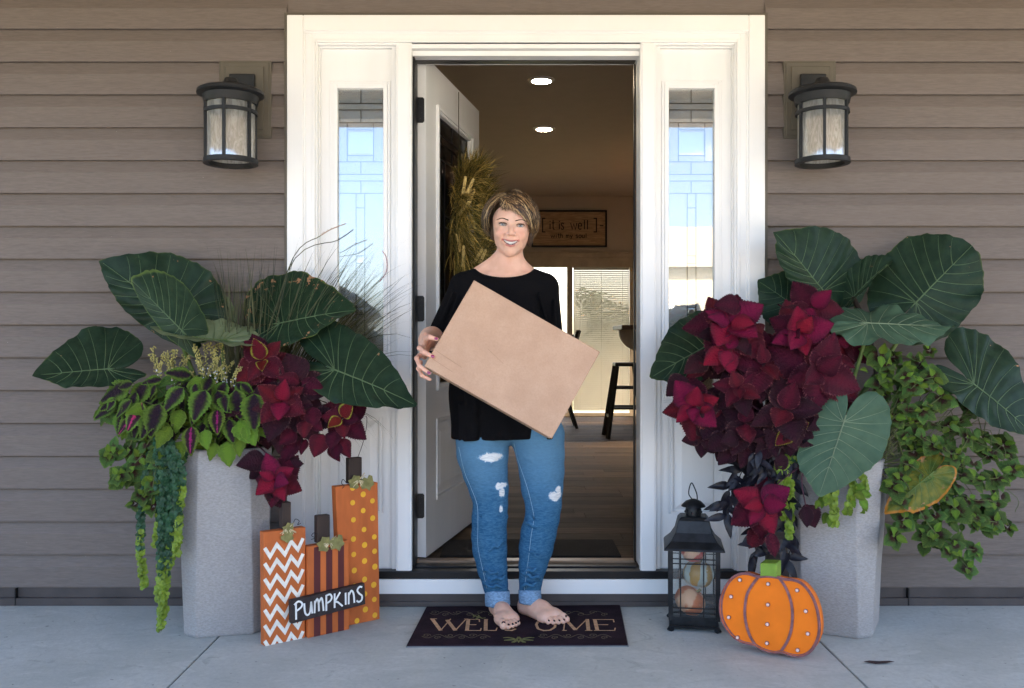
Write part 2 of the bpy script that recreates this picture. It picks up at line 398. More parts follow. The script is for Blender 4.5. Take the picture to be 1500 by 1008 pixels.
m = MB(); m.box(UL - .012, UR + .012, -.030, .02, .001, .0495); m.box(UL - .012, UR + .012, -.038, -.0305, .001, .020); m.build('skirt_trim', SKIRT, house, bevel=.002)

OUTER = m_clear('outer_smooth_pane', .15)
def sidelight(mir):
    f = (lambda p: p) if not mir else S
    def X(a, b, y=0.0):
        q = sorted((wx(f(a), y), wx(f(b), y))); return q
    sl = MB()
    Y = .030
    gl, gr = X(495, 562, Y); gt, gb = wz(130.5, Y), wz(577, Y)
    a, b = X(464.5, 581, Y); t = wz(66, Y)
    pl_, pr_ = X(482, 558, Y); pt, pb = wz(611, Y), wz(752, Y)
    # slab pieces round the glass and round the raised panel
    for q in ((a, gl, .128, t), (gr, b, .128, t), (gl, gr, gt, t), (gl, gr, pt, gb), (gl, gr, .128, pb)): sl.box(q[0], q[1], Y, Y + .04, q[2], q[3])
    sl.box(gl, gr, Y + .012, Y + .03, pb, pt)
    # inner slab steps on both sides (the door stop)
    sl.box(a - .002, a + .016, Y - .02, Y, .13, t); sl.box(b - .016, b + .002, Y - .02, Y, .13, t); sl.box(a + .016, b - .016, Y - .02, Y, t - .018, t)
    root = sl.build('sidelight', DOORW, house)
    fr = MB()   # moulding round the glass
    def ring(m, x0, x1, z0, z1, w, y0, y1):
        m.box(x0 - w, x0, y0, y1, z0 - w, z1 + w); m.box(x1, x1 + w, y0, y1, z0 - w, z1 + w); m.box(x0, x1, y0, y1, z1, z1 + w); m.box(x0, x1, y0, y1, z0 - w, z0)
    ring(fr, gl, gr, gb, gt, .016, Y - .012, Y + .002); ring(fr, gl - .016, gr + .016, gb - .016, gt + .016, .011, Y - .007, Y + .001); ring(fr, gl - .027, gr + .027, gb - .027, gt + .027, .008, Y - .003, Y + .001)
    fr.build('glass_frame', DOORW, root, bevel=.003)
    pn = MB()
    ring(pn, pl_ + .006, pr_ - .006, pb + .006, pt - .006, .006, Y - .004, Y + .013)
    x0, x1, z0, z1 = pl_ + .014, pr_ - .014, pb + .014, pt - .014; e = .028
    pn.add([(x0, Y+.012, z0), (x1, Y+.012, z0), (x1, Y+.012, z1), (x0, Y+.012, z1), (x0+e, Y-.004, z0+e), (x1-e, Y-.004, z0+e), (x1-e, Y-.004, z1-e), (x0+e, Y-.004, z1-e)],
           [(0,1,5,4),(1,2,6,5),(2,3,7,6),(3,0,4,7),(4,5,6,7)])
    pn.build('raised_panel', DOORW, root)
    # panes and lead strips: pattern in photo pixels of the left sidelight
    P = []
    rows = [130.5, 151.8, 161.3, 180, 237.3, 255.6, 265.4, 283.5]
    c = 528.7
    P += [(495, c, 130.5, 151.8), (c, 562, 130.5, 151.8), (495, 562, 151.8, 161.3), (495, c, 161.3, 180), (c, 562, 161.3, 180)]
    P += [(495, 508.7, 180, 237.3), (547.2, 562, 180, 237.3), (508.7, 547.2, 180, 189.5), (508.7, 547.2, 228, 237.3), (508.7, 547.2, 189.5, 228)]
    P += [(495, c, 237.3, 255.6), (c, 562, 237.3, 255.6), (495, 562, 255.6, 265.4), (495, c, 265.4, 283.5), (c, 562, 265.4, 283.5)]
    P += [(495, 521.7, 283.5, 577), (534.4, 562, 283.5, 577), (521.7, 534.4, 283.5, 304.8), (521.7, 534.4, 304.8, 374.6), (521.7, 534.4, 374.6, 385.7), (521.7, 534.4, 385.7, 450), (521.7, 534.4, 450, 461), (521.7, 534.4, 461, 577)]
    came = MB(); seen = set(); gy = Y + .014; rr = random.Random(3)
    for k, (p0, p1, q0, q1) in enumerate(P):
        x0, x1 = X(p0, p1, gy); z1, z0 = wz(q0, gy), wz(q1, gy)
        mb = MB(); tl = rr.uniform(-.0006, .0006)
        bev = k == 9 or (q1 - q0) < 12 and p0 > 515 and p1 < 540
        if bev:
            e = min(.010, (x1-x0)*.25, (z1-z0)*.3)
            mb.add([(x0, gy+.002, z0), (x1, gy+.002, z0), (x1, gy+.002, z1), (x0, gy+.002, z1), (x0+e, gy+.0010, z0+e), (x1-e, gy+.0010, z0+e), (x1-e, gy+.0010, z1-e), (x0+e, gy+.0010, z1-e)],
                   [(0,1,5,4),(1,2,6,5),(2,3,7,6),(3,0,4,7),(4,5,6,7)])
        else:
            mb.add([(x0, gy + tl, z0), (x1, gy - tl, z0), (x1, gy - tl, z1), (x0, gy + tl, z1)], [(0,1,2,3)])
        mb.build('pane', PANE2 if bev else PANE, root)
        for e in ((x0, z0, x1, z0), (x0, z1, x1, z1), (x0, z0, x0, z1), (x1, z0, x1, z1)):
            key = tuple(round(q, 4) for q in e)
            if key in seen: continue
            seen.add(key)
            came.box(e[0] - .0015, e[2] + .0015, gy - .0034 - .0003 * (e[0] == e[2]), gy + .001, e[1] - .0015, e[3] + .0015)
    came.build('lead_strip', CAME, root)
    mb = MB(); mb.box(gl + .0005, gr - .0005, gy - .0075, gy - .0055, gb + .0005, gt - .0005); mb.build('outer_pane', OUTER, root)
sidelight(False); sidelight(True)

# ------------------------------------------------------------------ the open door (inward, hinged left)
hx, hy = W(624, 0, .15).x, .150
ang = R(12.0)                                   # leaf points 12 degrees right of straight in
du = Vector((math.sin(ang), math.cos(ang), 0)); dn = Vector((math.cos(ang), -math.sin(ang), 0))   # along leaf, outward normal
MD = Matrix(((du.x, dn.x, 0, hx), (du.y, dn.y, 0, hy), (0, 0, 1, 0), (0, 0, 0, 1)))              # local: x along leaf, y = exterior side, z up
zt, zb = wz(83, .15), .150
gx0, gx1, gz0, gz1 = .1465, .753, .83, 2.055
m = MB()
for q in ((0, gx0, zb, zt), (gx1, .90, zb, zt), (gx0, gx1, gz1, zt), (gx0, gx1, .709, gz0), (gx0, gx1, zb, .364)): m.box(q[0], q[1], -.044, 0, q[2], q[3])
m.box(gx0, gx1, -.034, -.012, .364, .709)
door = m.build('front_door', DOORW, house, M=MD)
m = MB()
def ring(m, x0, x1, z0, z1, w, y0, y1):
    m.box(x0, x0 + w, y0, y1, z0, z1); m.box(x1 - w, x1, y0, y1, z0, z1); m.box(x0 + w, x1 - w, y0, y1, z1 - w, z1); m.box(x0 + w, x1 - w, y0, y1, z0, z0 + w)
ring(m, gx0, gx1, gz0, gz1, .018, -.05, .012); ring(m, gx0 + .018, gx1 - .018, gz0 + .018, gz1 - .018, .012, -.046, .005)
m.build('glass_frame', DOORW, door, M=MD, bevel=.003)
m = MB(); ring(m, gx0, gx1, .364, .709, .012, -.012, .006)
x0, x1, z0, z1, e = gx0 + .02, gx1 - .02, .384, .689, .04
m.add([(x0, -.011, z0), (x1, -.011, z0), (x1, -.011, z1), (x0, -.011, z1), (x0+e, .002, z0+e), (x1-e, .002, z0+e), (x1-e, .002, z1-e), (x0+e, .002, z1-e)], [(0,1,5,4),(1,2,6,5),(2,3,7,6),(3,0,4,7),(4,5,6,7)])
m.build('raised_panel', DOORW, door, M=MD)
came = MB(); ax0, ax1, az0, az1 = gx0 + .03, gx1 - .03, gz0 + .03, gz1 - .03
cx = (ax0 + ax1) / 2
DP = []
zz = [az1, az1 - .075, az1 - .11, az1 - .18]
DP += [(ax0, cx, zz[1], zz[0]), (cx, ax1, zz[1], zz[0]), (ax0, ax1, zz[2], zz[1]), (ax0, cx, zz[3], zz[2]), (cx, ax1, zz[3], zz[2])]
DP += [(ax0, cx - .12, .15 + az0, zz[3]), (cx + .12, ax1, .15 + az0, zz[3]), (cx - .12, cx + .12, az1 - .42, zz[3]), (cx - .12, cx + .12, az1 - .47, az1 - .42), (cx - .12, cx + .12, .15 + az0, az1 - .47), (ax0, ax1, az0, az0 + .15)]
DG = m_glass('door_pane', 60, .4, .12, (.035, .032, .028), .06)
for q in DP:
    m = MB(); m.box(q[0], q[1], -.024, -.018, q[2], q[3]); m.build('pane', DG, door, M=MD)
    for e in ((q[0], q[1], q[2], q[2]), (q[0], q[1], q[3], q[3]), (q[0], q[0], q[2], q[3]), (q[1], q[1], q[2], q[3])):
        came.box(e[0] - .003, e[1] + .003, -.028, -.0145 + .0003 * (e[0] == e[1]), e[2] - .003, e[3] + .003)
came.build('lead_strip', CAME, door, M=MD)
for (p0, p1) in ((143, 180), (433.5, 471), (723, 759)):       # black hinge leaves on the edge that faces out
    m = MB(); z1, z0 = wz(p0, .15), wz(p1, .15); x0, x1 = W(607.5, 0, .147).x, W(621.5, 0, .147).x
    r = .006; P = [(x1 - r, z0), (x1, z0 + r), (x1, z1 - r), (x1 - r, z1), (x0, z1), (x0, z0)]
    m.prism([(x, .1445, z) for x, z in P], (0, .006, 0)); m.tube([(x0, .142, z0 - .003), (x0, .142, z1 + .003)], .0055, 10)
    hg = m.build('hinge', BLACKM, door, smooth=False, bevel=.001)
    m = MB()
    for i, (sx, szz) in enumerate(((.6, .15), (.75, .38), (.6, .62), (.75, .86))):
        m.ell((x0 + (x1-x0)*sx, .144, z0 + (z1-z0)*szz), (.0022, .001, .0022), 8, 4)
    m.build('hinge_screws', CAME, door)
m = MB()  # lever handle set near the free edge
m.box(.815, .865, .0, .008, .93, 1.24); m.tube([(.84, .008, 1.0), (.84, .05, 1.0), (.84, .06, 1.0)], .012, 10); m.tube([(.84, .055, 1.0), (.75, .058, .995)], .008, 8)
m.ell((.84, .012, 1.17), (.022, .01, .022), 16, 8)
m.build('door_handle', BLACKM, door, M=MD, bevel=.002)
m = MB(); m.box(0.0, .90, -.036, -.006, .1405, .1499); m.build('door_sweep', SILL, door, M=MD)

# ------------------------------------------------------------------ porch roof
roof = empty('porch_roof', (0, 0, 2.6), 'tan boarded porch ceiling with a white front beam', 'porch roof')
for i in range(14):
    m = MB(); m.box(-3.6, 3.6, -2.25 + i * .16 + .002, -2.25 + (i+1) * .16 - .002, 2.622, 2.64); m.build('ceiling_board', CEILP, roof)
m = MB(); m.box(-3.7, 3.7, -2.5, -2.262, 2.50, 2.66); m.build('beam', mat('beam_tan', (.45, .38, .3), .6), roof)
m = MB(); m.box(-3.9, 3.9, -2.9, .0, 2.662, 2.80); m.build('roof_deck', SKIRT, roof)
for x in (-3.3, 3.3):
    p = empty('porch_post', (x, -2.35, 0), 'square white post at the %s end of the porch' % ('left' if x < 0 else 'right'), 'post', 'posts holding up the porch')
    m = MB(); m.box(x-.07, x+.07, -2.42, -2.28, .1, 2.498); m.build('shaft', WHITE, p, bevel=.004)
    m = MB(); m.box(x-.09, x+.09, -2.44, -2.26, .0, .10); m.build('base', WHITE, p, bevel=.004)

# ------------------------------------------------------------------ the room behind the door
IY, IB, IZ, IC = .16, 7.6, .14, wz(288, 7.6)
IX0, IX1 = -1.75, 4.6
fl = empty('interior_floor', (0, IY, IZ), 'grey brown wood plank floor of the room behind the door', kind='structure')
m = MB(); m.box(IX0, IX1, IY, IB, IZ - .1, IZ - .006); m.build('subfloor', SILL, fl)
rr = random.Random(5); nrow = 0; pw = .128
y = IY
plm = {}
while y < IB - .001:
    y1 = min(y + pw, IB); x = -1.75 - rr.uniform(0, 1.1)
    while x < 3.0:
        ln = rr.choice((1.22, 1.22, .9, 1.5)); a, b = max(x, IX0), min(x + ln, 3.0)
        if b - a > .05:
            m = MB(); m.box(a + .0009, b - .0009, y + .0009, y1 - .0009, IZ - .006, IZ + rr.uniform(-.0004, .0004)); m.build('plank', PLANK, fl)
        x += ln
    y = y1
m = MB(); m.box(3.0, IX1, IY, IB, IZ - .006, IZ - .001); m.build('plank_field', PLANK, fl)
iw = empty('interior_wall', (0, IY, IZ), 'taupe painted walls of the room behind the door', kind='structure')
# back wall with an opening for the sliding door
sx0, sx1, sz1 = wx(700, IB), wx(934, IB), wz(388, IB)
m = MB(); m.box(IX0 - .1, sx0, IB, IB + .15, IZ, IC); m.box(sx1, IX1 + .1, IB, IB + .15, IZ, IC); m.box(sx0, sx1, IB, IB + .15, sz1, IC)
m.build('back_wall', TAUPE, iw)
m = MB(); m.box(IX0 - .12, IX0, IY - .01, IB, IZ - .1, IC); m.box(IX1, IX1 + .12, IY - .01, IB, IZ - .1, IC)
m.box(IX0, UL + .03, .142, .165, IZ - .1, IC); m.box(UR - .03, IX1, .142, .165, IZ - .1, IC); m.box(UL + .03, UR - .03, .142, .165, UT - .03, IC)
m.build('side_wall', TAUPE, iw)
m = MB(); m.box(IX0, sx0 - .1, IB - .016, IB, IZ, IZ + .11); m.box(sx1 + .1, IX1, IB - .016, IB, IZ, IZ + .11); m.build('baseboard', TRIMI, iw)
ic = MB(); ic.box(IX0 - .12, IX1 + .12, .14, IB + .15, IC, IC + .08); tag(ic.build('interior_ceiling', CEILI), 'brown shaded textured ceiling of the room', kind='structure')
hr = MB()   # house roof over the room
hr.add([(-4, -.2, 3.0), (6.5, -.2, 3.0), (6.5, 8.2, 3.0), (-4, 8.2, 3.0), (-4, 4, 4.6), (6.5, 4, 4.6)], [(0,1,5,4), (2,3,4,5), (0,4,3), (1,2,5), (0,3,2,1)])
hr.build('roof', SKIRT, house)
m = MB(); m.box(-3.4, -3.3, .14, 7.75, -.16, 2.99); m.box(-3.4, IX0 - .121, 7.6, 7.75, -.16, 2.99); m.box(-3.4, 3.4, .02, .13, -.2, -.001); m.build('side_siding', SIDING, house)

EML = m_emit('warm_led', (1, .80, .55), 45)
for i, (px, py) in enumerate(((793, 117), (797, 188))):
    Z = (IC - H) * F / (504 - py); x = (px - 750) * Z / F; y = Z - D
    l = empty('recessed_light', (x, y, IC), ('recessed ceiling light nearest the front door' if i == 0 else 'recessed ceiling light further into the room'), 'ceiling light', 'recessed lights in the ceiling')
    m = MB(); m.lathe([(.066, IC - .012), (.069, IC - .002), (.088, IC - .007), (.094, IC - .001), (.094, IC + .0)], (x, y, 0), 32, cap=False); m.build('trim_ring', WHITE, l, smooth=True)
    m = MB(); m.lathe([(.066, IC - .010), (.03, IC - .016), (.001, IC - .017)], (x, y, 0), 32); m.build('lamp_lens', EML, l, smooth=True)

# wooden sign on the back wall
def strokes_text(letters, fn, w, mb, th=.002):
    for pl, ox, oy, sx, sy in letters:
        mb.stroke([(ox + x*sx, oy + y*sy) for x, y in pl], w, fn, th)
def arc(cx, cy, rx, ry, a0, a1, n=10): return [(cx + rx*math.cos(R(a0 + (a1-a0)*i/n)), cy + ry*math.sin(R(a0 + (a1-a0)*i/n))) for i in range(n+1)]
GL = {   # strokes in a unit cell, x-height .68
 'i': [[(.2, 0), (.2, .62)], [(.2, .8), (.2, .92)]], 't': [[(.3, 1), (.3, .15), (.4, .02), (.55, 0)], [(.08, .68), (.55, .68)]],
 's': [[(.52, .55), (.42, .66), (.22, .68), (.1, .56), (.16, .42), (.42, .30), (.52, .16), (.42, .02), (.2, 0), (.06, .12)]],
 'w': [[(.0, .68), (.2, 0), (.42, .6), (.64, 0), (.84, .68)]], 'e': [[(.08, .36), (.56, .36)] + arc(.32, .34, .25, .34, 5, 315, 12)],
 'l': [[(.2, 1), (.2, 0)]], 'h': [[(.1, 0), (.1, 1)], [(.1, .45), (.25, .66), (.42, .66), (.52, .5), (.52, 0)]],
 'm': [[(.08, 0), (.08, .68)], [(.08, .5), (.2, .66), (.34, .62), (.38, .45), (.38, 0)], [(.38, .5), (.5, .66), (.64, .62), (.7, .45), (.7, 0)]],
 'y': [[(.06, .68), (.3, .08)], [(.56, .68), (.2, -.28)]], 'o': [arc(.32, .34, .25, .34, 0, 360, 14)], 'u': [[(.1, .68), (.1, .18), (.22, .02), (.4, .02), (.54, .18)], [(.54, .68), (.54, 0)]],
 '[': [[(.4, 1.05), (.12, 1.05), (.12, -.1), (.4, -.1)]], ']': [[(.1, 1.05), (.38, 1.05), (.38, -.1), (.1, -.1)]], '-': [[(.05, .45), (.45, .45)]], 'n': [[(.1, 0), (.1, .68)], [(.1, .48), (.25, .66), (.42, .66), (.52, .5), (.52, 0)]]}
AD = {'i': .42, 't': .62, 's': .66, 'w': .95, 'e': .72, 'l': .42, 'h': .7, 'm': .86, 'y': .68, 'o': .7, 'u': .72, ' ': .55, '[': .6, ']': .6, '-': .6, 'n': .7}
sy = IB - .03; a, b = wx(778.5, sy), wx(889, sy); t, bt = wz(308, sy), wz(362, sy)
sg = empty('wall_sign', ((a+b)/2, IB, bt), 'dark framed wooden sign reading it is well with my soul on the back wall', 'sign')
m = MB(); m.box(a + .008, b - .008, sy + .006, IB - .001, bt + .008, t - .008)
nb = 5
WOODS = NT('sign_wood'); gco = WOODS.noise(WOODS.coord('Object', (1, 1, 12)), 4, 7, .65, 1.5)
WOODS = WOODS.out(WOODS.mix(WOODS.ramp(gco, .3, .7), (.30, .18, .09), (.60, .40, .23)), .6)
m.build('board', WOODS, sg)
m = MB(); w_ = .02
m.box(a, a + w_, sy - .012, IB - .001, bt, t); m.box(b - w_, b, sy - .012, IB - .001, bt, t); m.box(a + w_, b - w_, sy - .012, IB - .001, t - w_, t); m.box(a + w_, b - w_, sy - .012, IB - .001, bt, bt + w_)
m.build('frame', BLACKM, sg)
fn = lambda u, v, h: (u, sy + .0058 - h, v)
m = MB()
def put(txt, x0, x1, zbase, hgt, w):
    tot = sum(AD[c] for c in txt); k = (x1 - x0) / tot; x = x0
    for c in txt:
        for pl in GL.get(c, []): m.stroke([(x + p[0]*k, zbase + p[1]*hgt) for p in pl], w, fn, .003)
        x += AD[c] * k
put('-', wx(786, sy), wx(793, sy), wz(336, sy), .10, .012); put('[', wx(793, sy), wx(802, sy), wz(338, sy), .145, .014)
put('it is', wx(804, sy), wx(827, sy), wz(336, sy), .115, .012); put('well', wx(836, sy), wx(863, sy), wz(336, sy), .115, .012)
put(']', wx(868, sy), wx(877, sy), wz(338, sy), .145, .014); put('-', wx(878, sy), wx(886, sy), wz(336, sy), .10, .012)
put('with my soul', wx(807, sy), wx(860, sy), wz(348.5, sy), .055, .009)
m.build('lettering', BLACKM, sg)

# sliding patio door, part of the house back
fy = IB - .02
m = MB(); a, b, t = wx(697, fy), wx(939, fy), wz(372, fy); c0, c1, ct = wx(712, fy), wx(929, fy), wz(391, fy); zb_ = IZ + .0
m.box(a, c0, fy, IB + .12, zb_, t); m.box(c1, b, fy, IB + .12, zb_, t); m.box(c0, c1, fy, IB + .12, ct, t); m.box(c0, c1, fy + .02, IB + .12, zb_, wz(605, fy))
m.box(a - .05, b + .05, fy - .02, fy, t - .045, t); m.box(a - .07, b + .07, fy - .035, IB, t, t + .022)
x0, x1 = wx(831, fy), wx(839, fy); m.box(x0, x1, fy + .015, IB + .1, wz(605, fy), ct)
x0, x1 = wx(923, fy), wx(929.5, fy)
sdr = m.build('sliding_door', TRIMI, house, bevel=.004)
CLEAR = m_clear('clear_glass', .03)
for p0, p1 in ((712, 831), (839, 923)):
    m = MB(); m.box(wx(p0, fy), wx(p1, fy), fy + .05, fy + .056, wz(605, fy), ct); m.build('pane', CLEAR, sdr)
m = MB(); m.box(wx(923, fy), wx(929.5, fy), fy + .03, fy + .09, wz(605, fy), ct); m.build('door_stile', TRIMI, sdr)
bl = empty('window_blind', (wx(880, fy), IB + .01, IZ), 'white horizontal slat blind lowered over the right pane of the patio door', 'blind')
BL = mat('blind_slat', (.82, .80, .74), .6, vary=.02, Transmission_Weight=0)
_t = BL.node_tree; _tr = _t.nodes.new('ShaderNodeBsdfTranslucent'); _tr.inputs[0].default_value = (.85, .82, .74, 1); _mx = _t.nodes.new('ShaderNodeMixShader'); _mx.inputs[0].default_value = .35
_t.links.new(_t.nodes['Principled BSDF'].outputs[0], _mx.inputs[1]); _t.links.new(_tr.outputs[0], _mx.inputs[2]); _t.links.new(_mx.outputs[0], _t.nodes['Material Output'].inputs['Surface'])
x0, x1 = wx(840, fy), wx(922, fy); zz0, zz1 = wz(600, fy), wz(391, fy); n = 74
for i in range(n):
    z = zz0 + (zz1 - .03 - zz0) * i / (n-1)
    m = MB(); m.bar((x0, fy + .025, z), (x1, fy + .025, z), .023, .0012)
    # tilt the slat a little
    for k in range(8):
        vx, vy, vz = m.v[k]; dy = vy - (fy + .025); m.v[k] = (vx, vy, vz + dy * .95)
    m.build('slat', BL, bl)
m = MB(); m.box(x0, x1, fy + .005, fy + .045, zz1 - .028, zz1); m.build('head_rail', BL, bl)
m = MB()
for q in (.12, .5, .88): m.tube([(x0 + (x1-x0)*q, fy + .011, zz0), (x0 + (x1-x0)*q, fy + .011, zz1 - .03)], .0014, 4)
m.build('cord', BL, bl)

# rug inside, counter, stool, chair
rz = IZ + .001
rug = MB(); a, b = W(652, 0, .3).x, W(916, 0, .16).x
rug.box(-.30, .455, .185, .50, rz, rz + .008); tag(rug.build('door_rug', mat('black_rug_pile', (.012, .010, .009), .95, vary=.3, bump=.8, bs=300, bd=.003), bevel=.002), 'black rug lying just inside the threshold', 'rug')
cy = 5.5
CW = mat('dark_wood', (.05, .03, .02), .4, vary=.3, stretch=(1, 1, .2)); cnt = empty('bar_counter', (wx(930, cy), cy, IZ), 'dark topped bar counter with a curved bracket at the right of the room', 'counter')
zt_ = wz(477, cy); m = MB(); m.box(wx(905.5, cy), 3.6, cy - .3, cy + .5, zt_ - .04, zt_); m.build('counter_top', CW, cnt, bevel=.006)
m = MB(); m.box(wx(944, cy), 3.6, cy - .05, cy + .25, IZ, zt_ - .04); m.build('counter_base', TRIMI, cnt)
m = MB(); P = [(wx(908, cy), zt_ - .042), (wx(908, cy), zt_ - .062)] + [(wx(908, cy) + (wx(944, cy) - wx(908, cy)) * (1 - math.cos(q)), zt_ - .062 - .20 * math.sin(q)) for q in [R(10*i) for i in range(1, 10)]]
P += [(wx(944, cy), zt_ - .042)]
m.prism([(x, cy + .06, z) for x, z in P], (0, .05, 0)); m.build('bracket', TRIMI, cnt)
sy_ = 5.1; K = IZ
st = empty('bar_stool', (wx(918, sy_), sy_, IZ), 'tall black wooden bar stool in front of the counter', 'stool')
SB = mat('black_stool_paint', (.012, .012, .012), .35)
zs = wz(531, sy_); x0, x1 = wx(899, sy_), wx(934, sy_); m = MB(); m.box(x0, x1, sy_ - .12, sy_ + .12, zs - .035, zs); m.build('seat', SB, st, bevel=.01)
L_ = []
for sx, sgy in ((0, -1), (1, -1), (0, 1), (1, 1)):
    tp = Vector((x0 + .02 if sx == 0 else x1 - .02, sy_ + sgy * .09, zs - .035)); bt_ = Vector((x0 - .075 if sx == 0 else x1 + .075, sy_ + sgy * .19, IZ))
    m = MB(); m.bar(bt_, tp, .032); m.build('leg', SB, st); L_.append((bt_, tp))
for (i, j), h in (((0, 1), .42), ((2, 3), .42), ((0, 2), .30), ((1, 3), .30), ((0, 1), .70), ((2, 3), .70)):
    p, q = [L_[k][0].lerp(L_[k][1], h) for k in (i, j)]
    m = MB(); m.bar(p, q, .022); m.build('rung', SB, st)
# dining chair and table edge seen past the box
ch = empty('dining_chair', (wx(852, 6.3), 6.3, IZ), 'black dining chair mostly hidden behind the cardboard box', 'chair')
cy2 = 6.0; cxx = wx(838, cy2)
m = MB(); m.bar((cxx - .10, cy2 - .05, IZ + .45), (wx(849, cy2) , cy2 + .12, wz(484, cy2)), .045, .03); m.bar((cxx - .10, cy2 + .32, IZ + .45), (wx(846, cy2), cy2 + .42, wz(490, cy2)), .045, .03); m.build('back_post', SB, ch)
m = MB(); m.bar((wx(847, cy2), cy2 + .10, wz(492, cy2)), (wx(846, cy2), cy2 + .44, wz(492, cy2)), .03, .07); m.bar((wx(842, cy2), cy2 + .07, wz(502, cy2)), (wx(841, cy2), cy2 + .4, wz(502, cy2)), .02, .04); m.build('back_rail', SB, ch)
m = MB(); m.box(cxx - .5, cxx - .06, cy2 - .06, cy2 + .36, IZ + .43, IZ + .465); m.build('seat', SB, ch, bevel=.008)
for x_, y_, ex in ((cxx - .09, cy2 - .03, .14), (cxx - .09, cy2 + .33, .14), (cxx - .47, cy2 - .03, 0), (cxx - .47, cy2 + .33, 0)):
    m = MB(); m.bar((x_ + ex, y_, IZ), (x_, y_, IZ + .43), .032); m.build('leg', SB, ch)
# pendant over the counter (its reflection shows in the patio door)
pe = empty('pendant_lamp', (1.95, 5.6, IC), 'small warm pendant lamp hanging over the bar counter', 'lamp')
m = MB(); m.tube([(1.95, 5.6, IC), (1.95, 5.6, 2.25)], .004, 6); m.build('cord', BLACKM, pe)
m = MB(); m.lathe([(.02, 2.26), (.05, 2.25), (.09, 2.1), (.095, 2.04)], (1.95, 5.6, 0), 24, cap=False); m.build('shade', mat('amber_shade', (.6, .35, .12), .3), pe, smooth=True)
m = MB(); m.ell((1.95, 5.6, 2.12), (.035, .035, .045)); m.build('bulb', m_emit('pendant_bulb', (1, .78, .55), 2100), pe, smooth=True)

# ------------------------------------------------------------------ behind the house, seen through the patio door
TRUNK = mat('bark', (.10, .075, .055), .9, bump=.5, bs=20, bd=.02)
CROWN = mat('haze_paled_foliage', (.20, .24, .12), .9, vary=.3, vs=3, c2=(.30, .32, .18))  # leaf colour lightened to stand in for distance haze and blind glare
def tree(x, y, h, r, label, seed, n=420):
    rr = random.Random(seed); t = empty('tree', (x, y, -.16), label, 'tree', 'trees beyond the yards')
    m = MB(); m.tube([(x, y, -.2), (x + .1, y, h*.3), (x, y + .1, h*.6)], [r*.09, r*.07, r*.03], 8)
    for k in range(5):
        a = k * 1.3; m.tube([(x, y, h*(.3 + .05*k)), (x + r*.5*math.cos(a), y + r*.5*math.sin(a), h*(.55 + .05*k))], [r*.04, r*.015], 5)
    m.build('trunk', TRUNK, t, smooth=True)
    m = MB()
    blobs = [(Vector((x + rr.uniform(-.55, .55)*r, y + rr.uniform(-.55, .55)*r, h*.62 + rr.uniform(-.22, .3)*h)), r*rr.uniform(.3, .5)) for _ in range(9)]
    for _ in range(n):
        c, q = rr.choice(blobs); d = Vector((rr.gauss(0, 1), rr.gauss(0, 1), rr.gauss(0, 1))).normalized(); p = c + d * q * rr.uniform(.6, 1.05)
        u = d.orthogonal().normalized(); u.rotate(Matrix.Rotation(rr.uniform(0, 6.28), 3, d)); v = d.cross(u); s = r * rr.uniform(.06, .13)
        m.add([p + u*s, p + v*s*.7 + d*s*.3, p - u*s, p - v*s*.7], [(0,1,2,3)])
    m.build('crown', CROWN, t)
tree(5.2, 46, 3.9, 2.0, 'round green tree, paled as if by haze, seen through the left of the blind, beyond the back fence', 1)
tree(7.3, 48, 3.3, 1.8, 'lower green tree near the right edge of the patio door, beyond the back fence', 2)
yf = empty('yard_fence', (4, 26, -.16), 'low weathered board fence across the end of the back yard', 'fence')
FEN = mat('weathered_fence', (.40, .36, .30), .8, vary=.2, rnd=.12)
for i in range(46):
    m = MB(); m.box(-1 + i * .28, -.74 + i * .28, 26, 26.03, -.16, 1.0); m.build('board', FEN, yf)
m = MB(); m.box(-1, 11.9, 26.031, 26.08, .7, .8); m.box(-1, 11.9, 26.031, 26.08, .1, .2); m.build('rail', FEN, yf)
# house across the street, reflected in the right sidelight
nh = empty('neighbour_house', (9.5, -34, -.16), 'beige house across the street mirrored in the right sidelight', 'house')
BEI = mat('beige_siding', (.62, .53, .40), .7); m = MB(); m.box(4.4, 15.5, -42, -34, -.16, 4.2); m.build('wall', BEI, nh)
m = MB(); m.add([(4.0, -33.6, 4.2), (15.9, -33.6, 4.2), (15.9, -42.4, 4.2), (4.0, -42.4, 4.2), (4.0, -38, 6.4), (15.9, -38, 6.4)], [(0,1,5,4), (2,3,4,5), (0,4,3), (1,2,5), (0,3,2,1)]); m.build('roof', mat('tan_shingle', (.38, .32, .25), .9), nh)
for x in (6.2, 9.2, 12.6):
    m = MB(); m.box(x, x + 1.3, -34.02, -33.96, 1.1, 2.6); w = m.build('window', WHITE, nh); m = MB(); m.box(x + .1, x + 1.2, -33.97, -33.95, 1.2, 2.5); m.build('pane', SILL, w)
